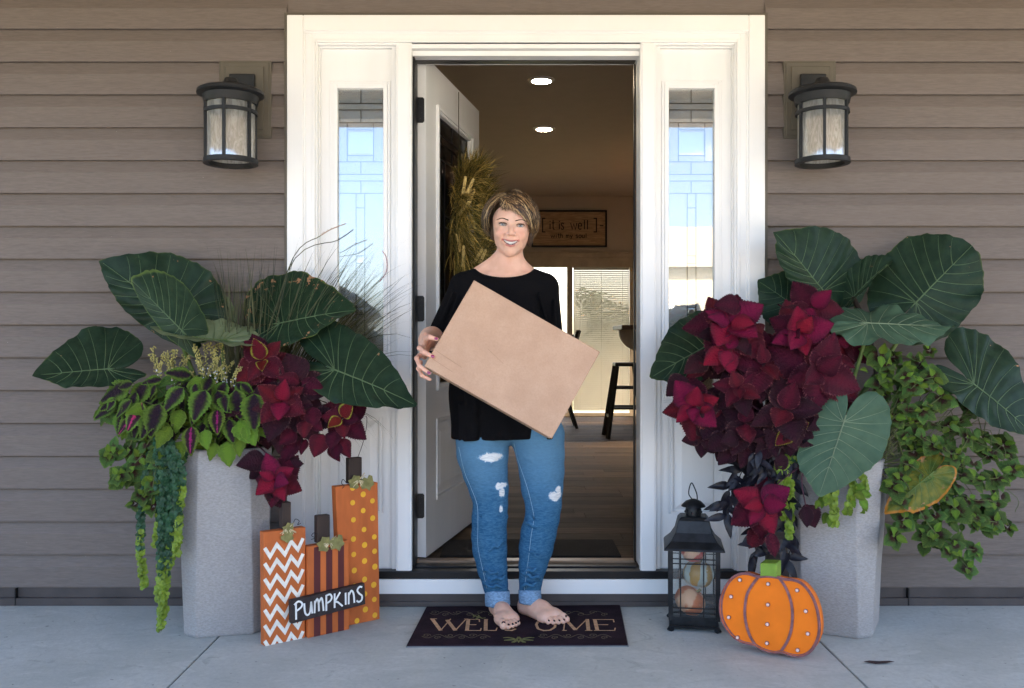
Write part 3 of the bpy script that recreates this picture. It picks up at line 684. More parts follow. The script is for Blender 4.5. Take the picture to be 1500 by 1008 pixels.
# ================================================================== things on the wall and on the porch
def m_seedy():
    t = NT('seeded_glass'); co = t.coord('Object', (1, 1, .22)); h = t.noise(co, 60, 4, .7, 1.5)
    bp = t.new('ShaderNodeBump'); t.L(h, bp.inputs['Height']); bp.inputs['Strength'].default_value = .4; bp.inputs['Distance'].default_value = .003
    g = t.new('ShaderNodeBsdfGlossy'); g.inputs['Roughness'].default_value = .1; t.L(bp.outputs[0], g.inputs['Normal'])
    tr = t.new('ShaderNodeBsdfTranslucent'); tr.inputs['Color'].default_value = (.70, .66, .55, 1)
    d = t.new('ShaderNodeBsdfDiffuse'); t.L(t.mix(t.ramp(h, .38, .62), (.50, .50, .48), (.88, .89, .87)), d.inputs['Color'])
    t.L(bp.outputs[0], d.inputs['Normal'])
    tp = t.new('ShaderNodeBsdfTransparent')
    m0 = t.new('ShaderNodeMixShader'); m0.inputs[0].default_value = .3; t.L(d.outputs[0], m0.inputs[1]); t.L(tp.outputs[0], m0.inputs[2])
    m1 = t.new('ShaderNodeMixShader'); m1.inputs[0].default_value = .3; t.L(m0.outputs[0], m1.inputs[1]); t.L(tr.outputs[0], m1.inputs[2])
    m2 = t.new('ShaderNodeMixShader'); m2.inputs[0].default_value = .42; t.L(m1.outputs[0], m2.inputs[1]); t.L(g.outputs[0], m2.inputs[2])
    t.L(m2.outputs[0], t.n['Material Output'].inputs['Surface']); return t.m
SEEDY = m_seedy()
def wall_lamp(px, cpx, label, sgn):
    yl = -.165; cx = W(px, 0, yl).x; wx0 = W(cpx, 0, -.03).x
    zT, zB = wz(133, yl), wz(236, yl)
    l = empty('wall_lantern', (wx0, 0, wz(145, 0)), label, 'wall lamp', 'matching wall lanterns on either side of the door')
    m = MB(); a, b = wx0 - .103, wx0 + .103; t, bt = wz(87.5, -.03), wz(202, -.03)
    m.box(a, b, -.020, .0, bt, t); m.box(a + .008, b - .008, -.026, -.0195, bt + .008, t - .008); m.box(a + .027, b - .027, -.034, -.0255, bt + .03, t - .026)
    m.build('mounting_block', BRONZE, l, bevel=.003)
    m = MB(); a, b = wx0 - .050 - .005*sgn, wx0 + .050 - .005*sgn; m.box(a, b, -.052, -.0345, wz(174, -.05), wz(108, -.05)); m.build('back_plate', DARKM, l, bevel=.004)
    m = MB(); q = zT + .028
    m.bar(((a+b)/2, -.05, q + .008), (cx, yl + .01, q + .004), .042, .018); m.build('arm', DARKM, l, bevel=.003)
    r = .094                                              # glass radius
    r = (372 - 303) / 2 * (D + yl) / F
    m = MB(); m.lathe([(.002, zT + .052), (.022, zT + .046), (.030, zT + .028), (.050, zT + .010), (.112, zT + .002), (.122, zT - .004), (.124, zT - .016), (.116, zT - .020), (.103, zT - .022), (.100, zT - .044), (.097, zT - .052), (.085, zT - .052), (.085, zT - .03), (.002, zT - .026)], (cx, yl, 0), 48, cap=False)
    m.build('cap', DARKM, l, smooth=True, shade=40)
    def hoop(z0, z1, r0, r1):
        m = MB(); m.lathe([(r0, z0), (r1, z0), (r1, z1), (r0, z1), (r0, z0)], (cx, yl, 0), 48, cap=False); return m.build('hoop', DARKM, l, smooth=True, shade=40)
    hoop(zB - .012, zB + .006, .082, .1005); zh = wz(165.5, yl); hoop(zh - .006, zh + .006, .088, .0985)
    for k in range(6):
        an = R(-96 + 60 * k + sgn * 8); p = Vector((cx + .0935*math.cos(an), yl + .0935*math.sin(an), 0))
        m = MB(); m.bar(p + Vector((0, 0, zB)), p + Vector((0, 0, zT - .04)), .0105, .0105, up=(math.cos(an), math.sin(an), 0)); m.build('upright', DARKM, l)
    m = MB(); m.lathe([(r, zB + .002), (r, zT - .03), (r - .004, zT - .03), (r - .004, zB + .002)], (cx, yl, 0), 48, cap=False); m.build('glass_cylinder', SEEDY, l, smooth=True)
    m = MB(); m.lathe([(.03, zT - .03), (.03, zT - .055), (.021, zT - .06)], (cx, yl, 0), 20); m.ell((cx, yl, zT - .10), (.028, .028, .042)); m.build('bulb', mat('frosted_bulb', (.8, .78, .7), .4) if sgn > 0 else bpy.data.materials['frosted_bulb'], l, smooth=True)
wall_lamp(338, 358, 'dark metal wall lantern with seeded glass on the siding left of the door', 1)
wall_lamp(1204.5, 1187.5, 'dark metal wall lantern with seeded glass on the siding right of the door', -1)

# ------------------------------------------------------------------ welcome mat
mc = [hit(625, 888.5, Vector((0,0,.009)), Vector((0,0,1))), hit(908, 886, Vector((0,0,.009)), Vector((0,0,1))), hit(919.5, 943.5, Vector((0,0,.009)), Vector((0,0,1))), hit(596, 944.5, Vector((0,0,.009)), Vector((0,0,1)))]
wm = empty('welcome_mat', (.02, -.27, 0), 'dark plum doormat lettered WELCOME in tan with thin scrolls under the bare feet', 'doormat')
m = MB(); m.prism([(p.x, p.y, .0085) for p in reversed(mc)], (0, 0, -.0045)); m.build('pile', mat('plum_mat_pile', (.022, .012, .018), .95, vary=.25, vs=12, bump=.7, bs=420, bd=.002, spec=.1), wm)
m = MB(); m.prism([(p.x + (p.x - .02)*.008, p.y + (p.y + .27)*.012, .004) for p in reversed(mc)], (0, 0, -.0035)); m.build('rubber_backing', mat('grey_rubber', (.16, .17, .18), .7), wm)
def matfn(u, v, h):     # u 0..1 left-right, v 0..1 near-far
    p = (mc[3]*(1-u) + mc[2]*u)*(1-v) + (mc[0]*(1-u) + mc[1]*u)*v
    return (p.x, p.y, .0087 + h)
TAN = mat('tan_print', (.50, .30, .17), .9, vary=.2, vs=60); OLIVE = mat('olive_print', (.17, .17, .06), .9); FAINT = mat('faded_print', (.13, .10, .06), .9)
def mw(pl, w, m, tp=False):   # polylines in mat pixels of the photograph
    P = []
    for px, py in pl:
        q = hit(px, py, Vector((0, 0, .009)), Vector((0, 0, 1))); P.append((q.x, q.y))
    m.stroke(P, w, lambda a, b, h: (a, b, .0086 + h), .0005, taper=tp)
m = MB(); s4 = 4.286; T_ = lambda l: [(590 + x/s4, 860 + y/s4) for x, y in l]
thick, thin = .0135, .0045
for pl, w in [([(185,200),(238,272)],thick), ([(238,272),(300,200)],thin), ([(278,206),(330,272)],thick), ([(330,272),(398,200)],thin), ([(172,199),(215,199)],thin),([(385,200),(412,200)],thin),
              ([(412,202),(403,272)],thick), ([(405,202),(480,203),(482,218)],thin), ([(408,236),(462,236)],thin), ([(390,272),(488,272),(492,258)],thin),
              ([(522,202),(520,272)],thick), ([(510,202),(536,202)],thin), ([(508,272),(585,272),(592,255)],thin),
              ([(700,210),(680,202),(650,204),(625,222),(625,252),(650,270),(685,272),(708,262)],thick*.7),
              ([(880,202),(852,212),(838,236),(850,262),(885,273),(925,270),(955,252),(958,226),(940,208),(905,200),(880,202)],thick*.7),
              ([(1010,272),(1018,205)],thin), ([(1022,203),(1085,270)],thick), ([(1085,270),(1155,202)],thin), ([(1158,202),(1166,272)],thick), ([(1000,272),(1030,272)],thin), ([(1145,272),(1190,272)],thin), ([(1148,202),(1170,202)],thin),
              ([(1205,204),(1222,272)],thick), ([(1192,203),(1322,204),(1326,220)],thin), ([(1215,236),(1290,236)],thin), ([(1200,272),(1330,272),(1334,256)],thin)]:
    mw(T_(pl), w, m)
m.build('lettering', TAN, wm)
m = MB()
def curl(x, y, r, a0, turns, k=1):
    n = 16; return [(x + r*(1 - .75*i/n)*math.cos(R(a0) + k*turns*6.283*i/n), y + .38*r*(1 - .75*i/n)*math.sin(R(a0) + k*turns*6.283*i/n)) for i in range(n+1)]
for base in (163, 308):
    for x0_, x1_ in ((170, 620), (850, 1330)):
        off = -50 if base == 308 and x0_ < 500 else 0
        n = 26; xs_ = [x0_ + off + (x1_ - x0_ - (20 if base > 200 else 60)) * i/n for i in range(n+1)]
        mw(T_([(x, base + 11*math.sin(i*.75)) for i, x in enumerate(xs_)]), .0021, m)
        for k in range(6):
            mw(T_(curl(x0_ + off + 30 + (x1_-x0_-90)*k/5, base + (7 if k % 2 else -5), 26, 90*k, 1.2, 1 if k % 2 else -1)), .0021, m)
m.build('scrollwork', FAINT, wm)
m = MB()
for pl in [[(728,312),(716,328),(728,344),(742,328),(728,312)]]: mw(T_(pl), .008, m)
for sgn in (-1, 1):
    for dx, dy, w in ((98, -12, .006), (92, 4, .008), (45, 16, .008)): mw(T_([(728 + sgn*14, 332), (728 + sgn*dx*.35, 332 + dy*.5 - 4), (728 + sgn*dx*.7, 328 + dy), (728 + sgn*dx, 330 + dy)]), w*1.5, m, True)
for pl, w in [([(440,190),(455,180),(475,188),(500,196),(520,192)], .006), ([(455,205),(470,193),(485,190)], .008), ([(475,175),(478,186),(490,190)], .007), ([(450,182),(440,174)], .006), ([(690,150),(705,158),(700,168)], .008)]: mw(T_(pl), w*1.2, m, True)
m.build('leaf_motif', OLIVE, wm)

# ------------------------------------------------------------------ wooden pumpkin boards
O = Vector((W(0,0).x*0 - .844, -.496, 0)); O = hit(387.6, 947, Vector((0,0,0)), Vector((0,0,1))); O2 = hit(556, 911, Vector((0,0,0)), Vector((0,0,1)))
d = (O2 - O); d.z = 0; 
bd_ = d.normalized(); bn = Vector((bd_.y, -bd_.x, 0))
pk = empty('pumpkin_boards', (O.x, O.y, 0), 'three painted wooden boards joined by a dark plank lettered PUMPKINS, leaning stems on top', 'decoration')
ORANGE = mat('burnt_orange_paint', (.50, .125, .03), .6, vary=.14, vs=18, bump=.2, bs=80, stretch=(1, 1, .3)); CREAM = mat('chipped_cream_paint', (.78, .74, .66), .65, vary=.1, vs=70); MAROON = mat('maroon_paint', (.10, .022, .022), .6)
YEL = mat('yellow_dot_paint', (.80, .42, .03), .6); STEM = mat('dark_stem_wood', (.045, .028, .022), .6, vary=.3, bump=.4, bs=60, stretch=(1, 1, .1)); BURLAP = mat('olive_burlap', (.22, .20, .075), .9, vary=.2, vs=60, bump=.6, bs=600); RAFFIA = mat('raffia', (.70, .58, .36), .7, rnd=.1)
def bf(off):
    P0 = O + bn * off
    def toUV(px, py):
        q = hit(px, py, P0, bn) - O; return (q.dot(bd_), q.z)
    def fn(u, v, h): return O + bd_*u + Vector((0, 0, v)) + bn*(off + h)
    return toUV, fn
def board(off, uvs, depth=.034, m=ORANGE):
    to, fn = bf(off); P = [to(*q) for q in uvs]
    mb = MB(); mb.prism([fn(u, v, 0) for u, v in P], -bn * depth); return mb.build('board', m, pk, bevel=.003), P, fn, to
def grounded(uvs, off):   # put the lower corners on the floor
    to, fn = bf(off); P = [to(*q) for q in uvs]; P[2] = (P[2][0], 0); P[3] = (P[3][0], 0); return P, fn, to
def board2(off, uvs, depth=.034):
    P, fn, to = grounded(uvs, off); mb = MB(); mb.prism([fn(u, v, 0) for u, v in P], -bn*depth); return mb.build('board', ORANGE, pk, bevel=.003), P, fn, to
z8 = lambda x, y: (340 + x/2.521, 560 + y/2.521)
b1, P1, f1, t1 = board2(0, [(386, 780), (448, 772), (447, 937), (387.5, 948)])
b2, P2, f2, t2 = board2(.012, [(450.5, 801), (511, 791), (512, 921), (451, 938)])
b3, P3, f3, t3 = board2(-.028, [(491.5, 713), (553.5, 706.5), (556.5, 911), (500, 924)])
for k in range(7):
    m = MB()
    y0 = 592 + k * 57.2; pts = [(120, y0 + 20), (140, y0 + 52), (165, y0 + 8), (195, y0 + 44), (218, y0 - 4), (243, y0 + 26), (262, y0 - 16)]
    m.stroke([t1(*z8(x, y)) for x, y in pts], .0125, f1, .0006)
    m.build('chevron_stripe', CREAM, b1)
for xa, xb in ((302, 326), (347, 370), (391, 413)):
    m = MB(); q = [t2(*z8(xa, 612)), t2(*z8(xb, 612))]; w_ = (q[1][0] - q[0][0]); u = q[0][0] + w_/2
    m.stroke([(u, .001), (u, t2(*z8(xa, 606 if xa < 380 else 600))[1] - .004)], w_, f2, .0006); m.build('maroon_stripe', MAROON, b2)
dots = [(410,420),(445,445),(484,414),(518,438),(445,390),(411,482),(484,474),(519,502),(448,508),(411,557),(487,544),(525,571),(448,579),(489,601),(449,636),(526,624),(489,660),(527,681),(451,695),(489,728),(523,748),(525,802),(492,839),(527,860),(461,881),(452,752),(490,782),(411,630),(412,700)]
m = MB()
for x, y in dots:
    u, v = t3(*z8(x, y)); r = .0105 + random.uniform(-.0008, .0008)
    if u - r < P3[3][0] or v + r > P3[0][1] + .01: continue
    m = MB(); m.prism([f3(u + r*math.cos(R(18*k)), v + r*math.sin(R(18*k)), .0007) for k in range(20)], -bn*.0006); m.build('yellow_dot', YEL, b3)
for fn_, to_, xs_, zt_, zb_ in ((f1, t1, (188, 212), 446, 540), (f2, t2, (316, 364), 495, 592), (f3, t3, (433, 482), 281, 372)):
    a = to_(*z8(xs_[0], zt_)); b = to_(*z8(xs_[1], zt_)); c = to_(*z8(xs_[0], zb_))
    if xs_[0] == 188: a = to_(*z8(186, zt_)); b = to_(*z8(214, zt_))
    w_ = max(.034, b[0] - a[0]); mb = MB(); mb.prism([fn_(a[0], a[1], -.004), fn_(a[0] + w_, a[1], -.004), fn_(a[0] + w_, c[1] - .004, -.004), fn_(a[0], c[1] - .004, -.004)], -bn*.026); mb.build('stem', STEM, pk, bevel=.003)
def burlap(fn, to, cx, cy, s, rot, flip=1):
    u, v = to(*z8(cx, cy)); P = []
    sh = [(0, 0), (.35, .38), (.62, .30), (.72, .58), (1.0, .52), (1.15, .15), (1.3, -.1), (1.05, -.3), (.95, -.62), (.62, -.42), (.3, -.52), (.15, -.2)]
    for x, y in sh:
        x *= s; y *= s*flip; P.append((u + x*math.cos(rot) - y*math.sin(rot), v + x*math.sin(rot) + y*math.cos(rot)))
    mb = MB(); mb.prism([fn(a, b, .006 + .004*random.random()) for a, b in P], -bn*.0015); mb.build('burlap_leaf', BURLAP, pk)
burlap(f1, t1, 222, 520, .036, R(225), 1); burlap(f1, t1, 205, 535, .042, R(262), -1)
burlap(f2, t2, 355, 570, .046, R(232), 1); burlap(f2, t2, 352, 590, .050, R(-8), 1)
burlap(f3, t3, 468, 345, .044, R(228), 1); burlap(f3, t3, 466, 368, .050, R(-8), 1)
m = MB()
for fn_, to_, cx, cy in ((f1, t1, 205, 540), (f2, t2, 355, 590), (f3, t3, 465, 360)):
    u, v = to_(*z8(cx, cy))
    for k in range(26):
        a = random.choice((R(205), R(-35), R(35), R(235), R(-60))) + random.uniform(-.25, .25); L = random.uniform(.018, .036)
        m.tube([fn_(u, v, .004), fn_(u + L*.5*math.cos(a), v + L*.5*math.sin(a) + .002, .009), fn_(u + L*math.cos(a), v + L*math.sin(a), .006)], .0009, 3)
m.build('raffia_bow', RAFFIA, pk)
m = MB()
w1 = [f3(*t3(*z8(x, y)), -.015) for x, y in ((470, 282), (478, 262), (492, 220), (503, 170), (505, 134), (500, 126))]; m.tube(cr(w1), .0012, 5)
for fn_, to_, pts in ((f1, t1, ((222, 525), (232, 505), (246, 512), (240, 525), (252, 520))), (f2, t2, ((318, 560), (300, 556), (292, 566), (304, 574), (290, 580))), (f3, t3, ((420, 372), (408, 358), (402, 372), (412, 382), (404, 392)))):
    m.tube(cr([fn_(*to_(*z8(x, y)), .004) for x, y in pts]), .0012, 5)
m.build('wire', BLACKM, pk, smooth=True)
to, fn = bf(.016 + .020)
C = [to(*z8(*q)) for q in ((217, 807), (490, 742), (493, 820), (220, 893))]
m = MB(); m.prism([fn(u, v, 0) for u, v in C], -bn*.022); plk = m.build('name_plank', mat('plank_dark_paint', (.035, .025, .024), .65, vary=.3, vs=40, bump=.2), pk, bevel=.002)
HW = {'P': [[(.10, 0), (.12, .95)], [(.0, .9), (.3, 1.05), (.55, .9), (.5, .68), (.12, .5)]], 'u': [[(.05, .85), (.08, .3), (.25, .1), (.45, .25), (.55, .85)], [(.55, .85), (.6, .12)]],
      'm': [[(.02, .1), (.08, .85)], [(.08, .7), (.25, .92), (.34, .65), (.34, .15)], [(.34, .65), (.55, .92), (.64, .65), (.68, .1)]], 'p': [[(.06, .05), (.1, 1.0)], [(.05, .98), (.38, 1.02), (.5, .8), (.36, .6), (.1, .52)]],
      'k': [[(.06, .1), (.1, 1.0)], [(.52, 1.0), (.12, .5), (.3, .42), (.66, .08)]], 'I': [[(.2, .12), (.22, .88)]], 'n': [[(.06, .1), (.1, .85)], [(.1, .66), (.3, .92), (.46, .7), (.5, .1)]], 's': [[(.5, .98), (.3, 1.04), (.12, .85), (.25, .62), (.46, .42), (.42, .16), (.2, .08), (.04, .2)]]}
ad = {'P': .66, 'u': .74, 'm': .82, 'p': .62, 'k': .70, 'I': .36, 'n': .64, 's': .56}
word = 'PumpkIns'; tot = sum(ad[c] for c in word); m = MB(); x = 0
for c in word:
    for pl in HW[c]:
        pp = [Vector((a, b, 0)) for a, b in pl]; pp = cr(pp, 4) if len(pp) > 2 else pp
        uv_ = []
        for p in pp:
            s_ = .04 + .93*(x + p.x)/tot; t_ = .14 + .72*p.y
            bl_ = ((C[3][0]*(1-s_) + C[2][0]*s_), (C[3][1]*(1-s_) + C[2][1]*s_)); tl_ = ((C[0][0]*(1-s_) + C[1][0]*s_), (C[0][1]*(1-s_) + C[1][1]*s_))
            uv_.append((bl_[0]*(1-t_) + tl_[0]*t_, bl_[1]*(1-t_) + tl_[1]*t_))
        m.stroke(uv_, .0062, fn, .0012)
    x += ad[c]
m.build('lettering', mat('white_lettering', (.82, .82, .80), .6), plk)

# ------------------------------------------------------------------ black lantern with ornamental gourds
yl = -.31; Lc = Vector((W(1016, 0, yl + .04).x, yl + .045, 0)); ra = R(-9); Ml = Matrix.Translation(Lc) @ Matrix.Rotation(ra, 4, 'Z')
IRON = mat('worn_black_iron', (.016, .018, .021), .42, .4, vary=.4, vs=25, bump=.3, bs=150); GL_ = m_clear('lantern_glass', .05)
zz = lambda py: wz(py, yl)
lt = empty('lantern', Lc, 'tall black metal lantern with glass sides holding three painted gourds', 'lantern', rot=Matrix.Rotation(ra, 4, 'Z'))
hw = .083; z0, z1 = zz(913), zz(799)
m = MB(); m.box(-hw, hw, -hw, hw, z0, z0 + .022); m.box(-hw - .006, hw + .006, -hw - .006, hw + .006, z0 - .008, z0 + .0)
m.build('base', IRON, lt, M=Ml, bevel=.002)
for sx in (-1, 1):
    for sy_ in (-1, 1):
        m = MB(); m.box(sx*hw - .008, sx*hw + .008, sy_*hw - .008, sy_*hw + .008, z0 + .022, z1); m.build('corner_post', IRON, lt, M=Ml)
        m = MB(); m.bar((sx*(hw-.004), sy_*(hw-.004), z0 - .008), (sx*(hw+.004), sy_*(hw+.004), .0), .016); m.build('foot', IRON, lt, M=Ml)
m = MB(); m.tube([(-hw - .006 + .012*i, -hw - .008, z0 + .001 + (.001 if i % 2 else -.001)) for i in range(15)], .0034, 6); m.build('rope_edge', IRON, lt, M=Ml)
for k in range(4):
    Rk = Matrix.Rotation(R(90*k), 4, 'Z'); m = MB()
    m.box(-hw + .008, hw - .008, -hw - .004, -hw + .003, z1 - .012, z1); m.box(-hw + .008, hw - .008, -hw - .004, -hw + .003, z0 + .022, z0 + .034)
    for f in (-.58, .40 if k == 0 else .58): m.box(hw*f - .0022, hw*f + .0022, -hw - .003, -hw + .002, z0 + .034, z1 - .012)
    for py in (816, 823, 894, 887): m.box(-hw + .008, hw - .008, -hw - .0025, -hw + .0015, zz(py) - .0018, zz(py) + .0018)
    m.build('window_bars', IRON, lt, M=Ml @ Rk)
    m = MB(); m.box(-hw + .008, hw - .008, -hw + .004, -hw + .006, z0 + .025, z1 - .004); m.build('glass_pane', GL_, lt, M=Ml @ Rk)
m = MB(); ze, zr = zz(800), zz(763); prof = [(.108, ze - .008), (.104, ze), (.082, ze + .022), (.066, ze + .05), (.056, zr + .0), (.046, zr + .012)]
P = [(sx*r, sy_*r, z) for r, z in prof for sx, sy_ in ((-1,-1),(1,-1),(1,1),(-1,1))]
m.add(P, [(i*4+k, i*4+(k+1) % 4, (i+1)*4+(k+1) % 4, (i+1)*4+k) for i in range(len(prof)-1) for k in range(4)] + [(3,2,1,0), tuple((len(prof)-1)*4 + k for k in range(4))])
m.build('roof', IRON, lt, M=Ml, bevel=.003)
zc1 = zr + .012; m = MB(); m.lathe([(.027, zc1 - .003), (.029, zc1 + .022), (.026, zc1 + .03), (.044, zc1 + .033), (.042, zc1 + .038), (.028, zc1 + .052), (.008, zc1 + .060), (.001, zc1 + .061)], (0, 0, 0), 32); m.build('chimney', IRON, lt, M=Ml, smooth=True, shade=35)
m = MB()
for k in range(10): a = R(36*k); m.ell((.0285*math.cos(a), .0285*math.sin(a), zc1 + .013), (.004, .004, .005), 8, 6)
m.build('vent_holes', SILL, lt, M=Ml)
m = MB(); zq = zc1 + .056; m.tube(cr([(-.002, 0, zq), (-.016, .0, zq + .02), (-.014, .0, zq + .045), (-.006, 0, zq + .062), (.004, 0, zq + .045), (.013, 0, zq + .02), (.014, 0, zq - .004)]), .0022, 6); m.build('ring', IRON, lt, M=Ml, smooth=True)
def gourd(x, y, z, r, rot, cols, label, ridges=10, flat=.82):
    t = NT('gourd_skin'); co = t.new('ShaderNodeTexCoord'); spx = t.new('ShaderNodeSeparateXYZ'); t.L(co.outputs['Object'], spx.inputs[0])
    an = t.math('ARCTAN2', spx.outputs[1], spx.outputs[0]); n = t.noise(co.outputs['Object'], 22, 4, .6)
    sn = t.math('SINE', t.math('ADD', t.math('MULTIPLY', an, ridges/2), t.math('MULTIPLY', n, 5)))
    c = t.mix(t.ramp(sn, -.2, .35), cols[0], cols[1]); c = t.mix(t.ramp(n, .6, .68), c, cols[2]); G = t.out(c, .45)
    M0 = Matrix.Translation(Ml @ Vector((x, y, z))) @ rot
    g = empty('gourd', M0.translation, label, 'gourd', 'gourds inside the lantern', rot=rot)
    m = MB(); nu, nv = 40, 18; vs_ = []
    for j in range(nv+1):
        th = math.pi*j/nv
        for i in range(nu):
            a = 2*math.pi*i/nu; rr_ = r*(1 - .07*abs(math.sin(ridges*a/2))**.6 * 0 - .06*(1 - abs(math.sin(ridges*a/2))))*(math.sin(th)**.85)
            vs_.append((rr_*math.cos(a), rr_*math.sin(a), r*flat*(math.cos(th) - .12*math.exp(-(math.sin(th)/.3)**2)*(1 if math.cos(th) > 0 else -1))))
    m.add(vs_, [(j*nu+i, (j+1)*nu+i, (j+1)*nu+(i+1) % nu, j*nu+(i+1) % nu) for j in range(nv) for i in range(nu)]); m.build('body', G, g, smooth=True, M=M0)
    m = MB(); m.tube([(0, 0, r*flat*.8), (.002, 0, r*flat*1.05), (.006, .002, r*flat*1.18)], [.007, .005, .006], 6); m.build('stalk', BURLAP, g, M=M0)
rx = lambda a, b: Matrix.Rotation(R(a), 4, 'X') @ Matrix.Rotation(R(b), 4, 'Y')
gourd(-.012, -.012, z0 + .022 + .050, .058, rx(12, 35), ((.75, .20, .06), (.85, .48, .28), (.85, .68, .48)), 'orange and cream swirled gourd lowest in the lantern', 6)
gourd(.018, .0, z0 + .022 + .146, .056, rx(-10, 12), ((.45, .24, .03), (.45, .50, .46), (.7, .7, .6)), 'green and ochre ridged gourd in the middle of the lantern', 10, .88)
gourd(-.006, -.002, z0 + .022 + .240, .054, rx(20, 55), ((.60, .07, .05), (.88, .55, .38), (.7, .2, .12)), 'red and cream striped gourd topmost in the lantern', 8)

# ------------------------------------------------------------------ metal marquee pumpkin
P0 = hit(1150, 964.5, Vector((0,0,0)), Vector((0,0,1))); a = R(30); tiltb = R(6)
pn = Vector((-math.sin(a), -math.cos(a), 0)); pn = (pn*math.cos(tiltb) + Vector((0,0,1))*math.sin(tiltb)).normalized(); px_ = Vector((math.cos(a), -math.sin(a), 0)); pz_ = px_.cross(pn)
if pz_.z < 0: pz_ = -pz_
ORG = mat('bright_orange_enamel', (.84, .19, .010), .5, vary=.07, vs=10, bump=.12, bs=40, spec=.15); RIM = mat('worn_mauve_edge', (.22, .095, .10), .6, vary=.3, vs=60); LIME = mat('lime_green_paint', (.16, .27, .03), .55, vary=.15, vs=20)
z5 = lambda x, y: (1040 + x/5.93, 810 + y/5.93)
def pp(x, y): q = hit(*z5(x, y), P0, pn) - P0; return (q.dot(px_), q.dot(pz_))
def pf(u, v, h=0): return P0 + px_*u + pz_*v + pn*h
mp = empty('metal_pumpkin', P0, 'bright orange flat metal marquee pumpkin with little bulbs leaning by the right planter', 'pumpkin decoration')
outl = [(385,800),(330,790),(260,770),(190,720),(130,640),(95,560),(85,470),(95,380),(130,290),(185,220),(250,185),(320,180),(385,200),(420,208),(480,203),(540,207),(600,218),(650,230),(720,236),(790,262),(850,320),(900,400),(935,500),(952,610),(950,700),(925,780),(880,850),(820,888),(760,897),(690,885),(620,862),(560,866),(500,855),(440,832)]
seg = [[p for p in outl[:13]] + [(360,260),(318,350),(300,460),(305,580),(335,690)]]
U = [pp(*q) for q in outl]; U = [(p.x, p.y) for p in cr([Vector((u, v, 0)) for u, v in U + [U[0]]], 3)][:-1]
dep = .062
m = MB(); m.prism([pf(u, v, -.004) for u, v in U], -pn*.004); m.build('face', ORG, mp)
m = MB(); nU = len(U); Q = []
for h in (.004, -dep): Q += [pf(u, v, h) for u, v in U]
m.add(Q, [(i, (i+1) % nU, (i+1) % nU + nU, i + nU) for i in range(nU)]); o = m.build('side_band', ORG, mp, smooth=True); sm = o.modifiers.new('solid', 'SOLIDIFY'); sm.thickness = .002; sm.offset = -1
m = MB(); m.prism([pf(u, v, -dep) for u, v in U], -pn*.002); m.build('back', ORG, mp)
m = MB(); fnp = lambda u, v, h: pf(u, v, h)
m.stroke([(u*.985 + .0, v) for u, v in U], .0095, lambda u, v, h: pf(u, v, -.0038 + h), .0022, closed=True)
for pl in ([(418,212),(372,270),(325,350),(306,440),(302,540),(318,640),(352,735),(392,800)], [(602,222),(650,290),(690,380),(712,480),(714,590),(700,690),(665,780),(614,858)]):
    Pq = [pp(*q) for q in pl]; Pq = [(p.x, p.y) for p in cr([Vector((u, v, 0)) for u, v in Pq], 3)]; m.stroke(Pq, .0085, lambda u, v, h: pf(u, v, -.0036 + h), .0035)
m.tube([pf(u, v, .004) for u, v in U + [U[0]]], .0022, 5); m.build('rim', RIM, mp)
m = MB(); sc = [pp(*q) for q in ((437, 205), (579, 216), (578, 92), (437, 88))]
P = [pf(u, v, .002) for u, v in sc]; Pb = [p - pn*(dep + .002) + pz_*(.006 if i > 1 else 0) for i, p in enumerate(P)]
m.add(P + Pb, [(0,1,2,3), (7,6,5,4), (0,4,5,1), (1,5,6,2), (2,6,7,3), (3,7,4,0)]); m.build('stem', LIME, mp, bevel=.002)
BULB = mat('clear_mini_bulb', (.85, .62, .55), .12, spec=.8)
for x, y in ((260,235),(183,380),(163,560),(240,735),(505,270),(503,450),(498,620),(495,785),(757,325),(832,507),(850,702),(762,845)):
    u, v = pp(x, y); c = pf(u, v, .0035); m = MB(); m.ell(c, (.0055, .0055, .0055), 12, 8); m.build('bulb', BULB, mp, smooth=True)
    m = MB(); m.tube([c - pn*.006, c - pn*.0015], .0068, 12); m.build('bulb_socket', RIM, mp)
# ground a little: drop so the lowest point touches
# ================================================================== planters and plants
def planter(cx, cy, rot, zt_, rt, rb, label):
    p = empty('planter', (cx, cy, 0), label, 'planter', 'tall grey planters flanking the door')
    m = MB(); N = 8
    def ringp(r, z, tw=0, ch=.42):
        P = []
        for k in range(4):
            c = Vector((r, r, 0)); c = [(r, -r*(1-ch)), (r, r*(1-ch)), ][0:2]
            for q in c:
                v = Matrix.Rotation(R(90*k + rot + tw), 3, 'Z') @ Vector((q[0], q[1], 0)); P.append((cx + v.x, cy + v.y, z))
        return P
    L_ = [(rb*.97, 0, .30), (rb, .012, .30), (rb*1.06, zt_*.35, .36), (rb + (rt-rb)*.82, zt_*.72, .42), (rt, zt_ - .006, .46), (rt - .006, zt_, .46), (rt - .022, zt_, .46), (rt - .03, zt_ - .09, .46)]
    V = []
    for r, z, c in L_: V += ringp(r, z, 0, c)
    m.add(V, [(i*N+k, i*N+(k+1) % N, (i+1)*N+(k+1) % N, (i+1)*N+k) for i in range(len(L_)-1) for k in range(N)] + [tuple(range(N-1, -1, -1))])
    m.build('pot', PLANTER, p, bevel=.004)
    m = MB(); m.add(ringp(rt - .024, zt_ - .06, 0, .46), [tuple(range(N))]); s = m.build('soil', mat('potting_soil', (.025, .017, .012), 1, vary=.5, bump=1, bs=60, bd=.02), p)
    return p
LPX, LPY, RPX, RPY = -1.045, -.265, 1.185, -.265
planter(LPX, LPY, 14, .66, .158, .140, 'tall grey faceted planter left of the door beside the pumpkin boards')
planter(RPX, RPY, -28, .62, .170, .140, 'tall grey faceted planter right of the door behind the orange pumpkin')

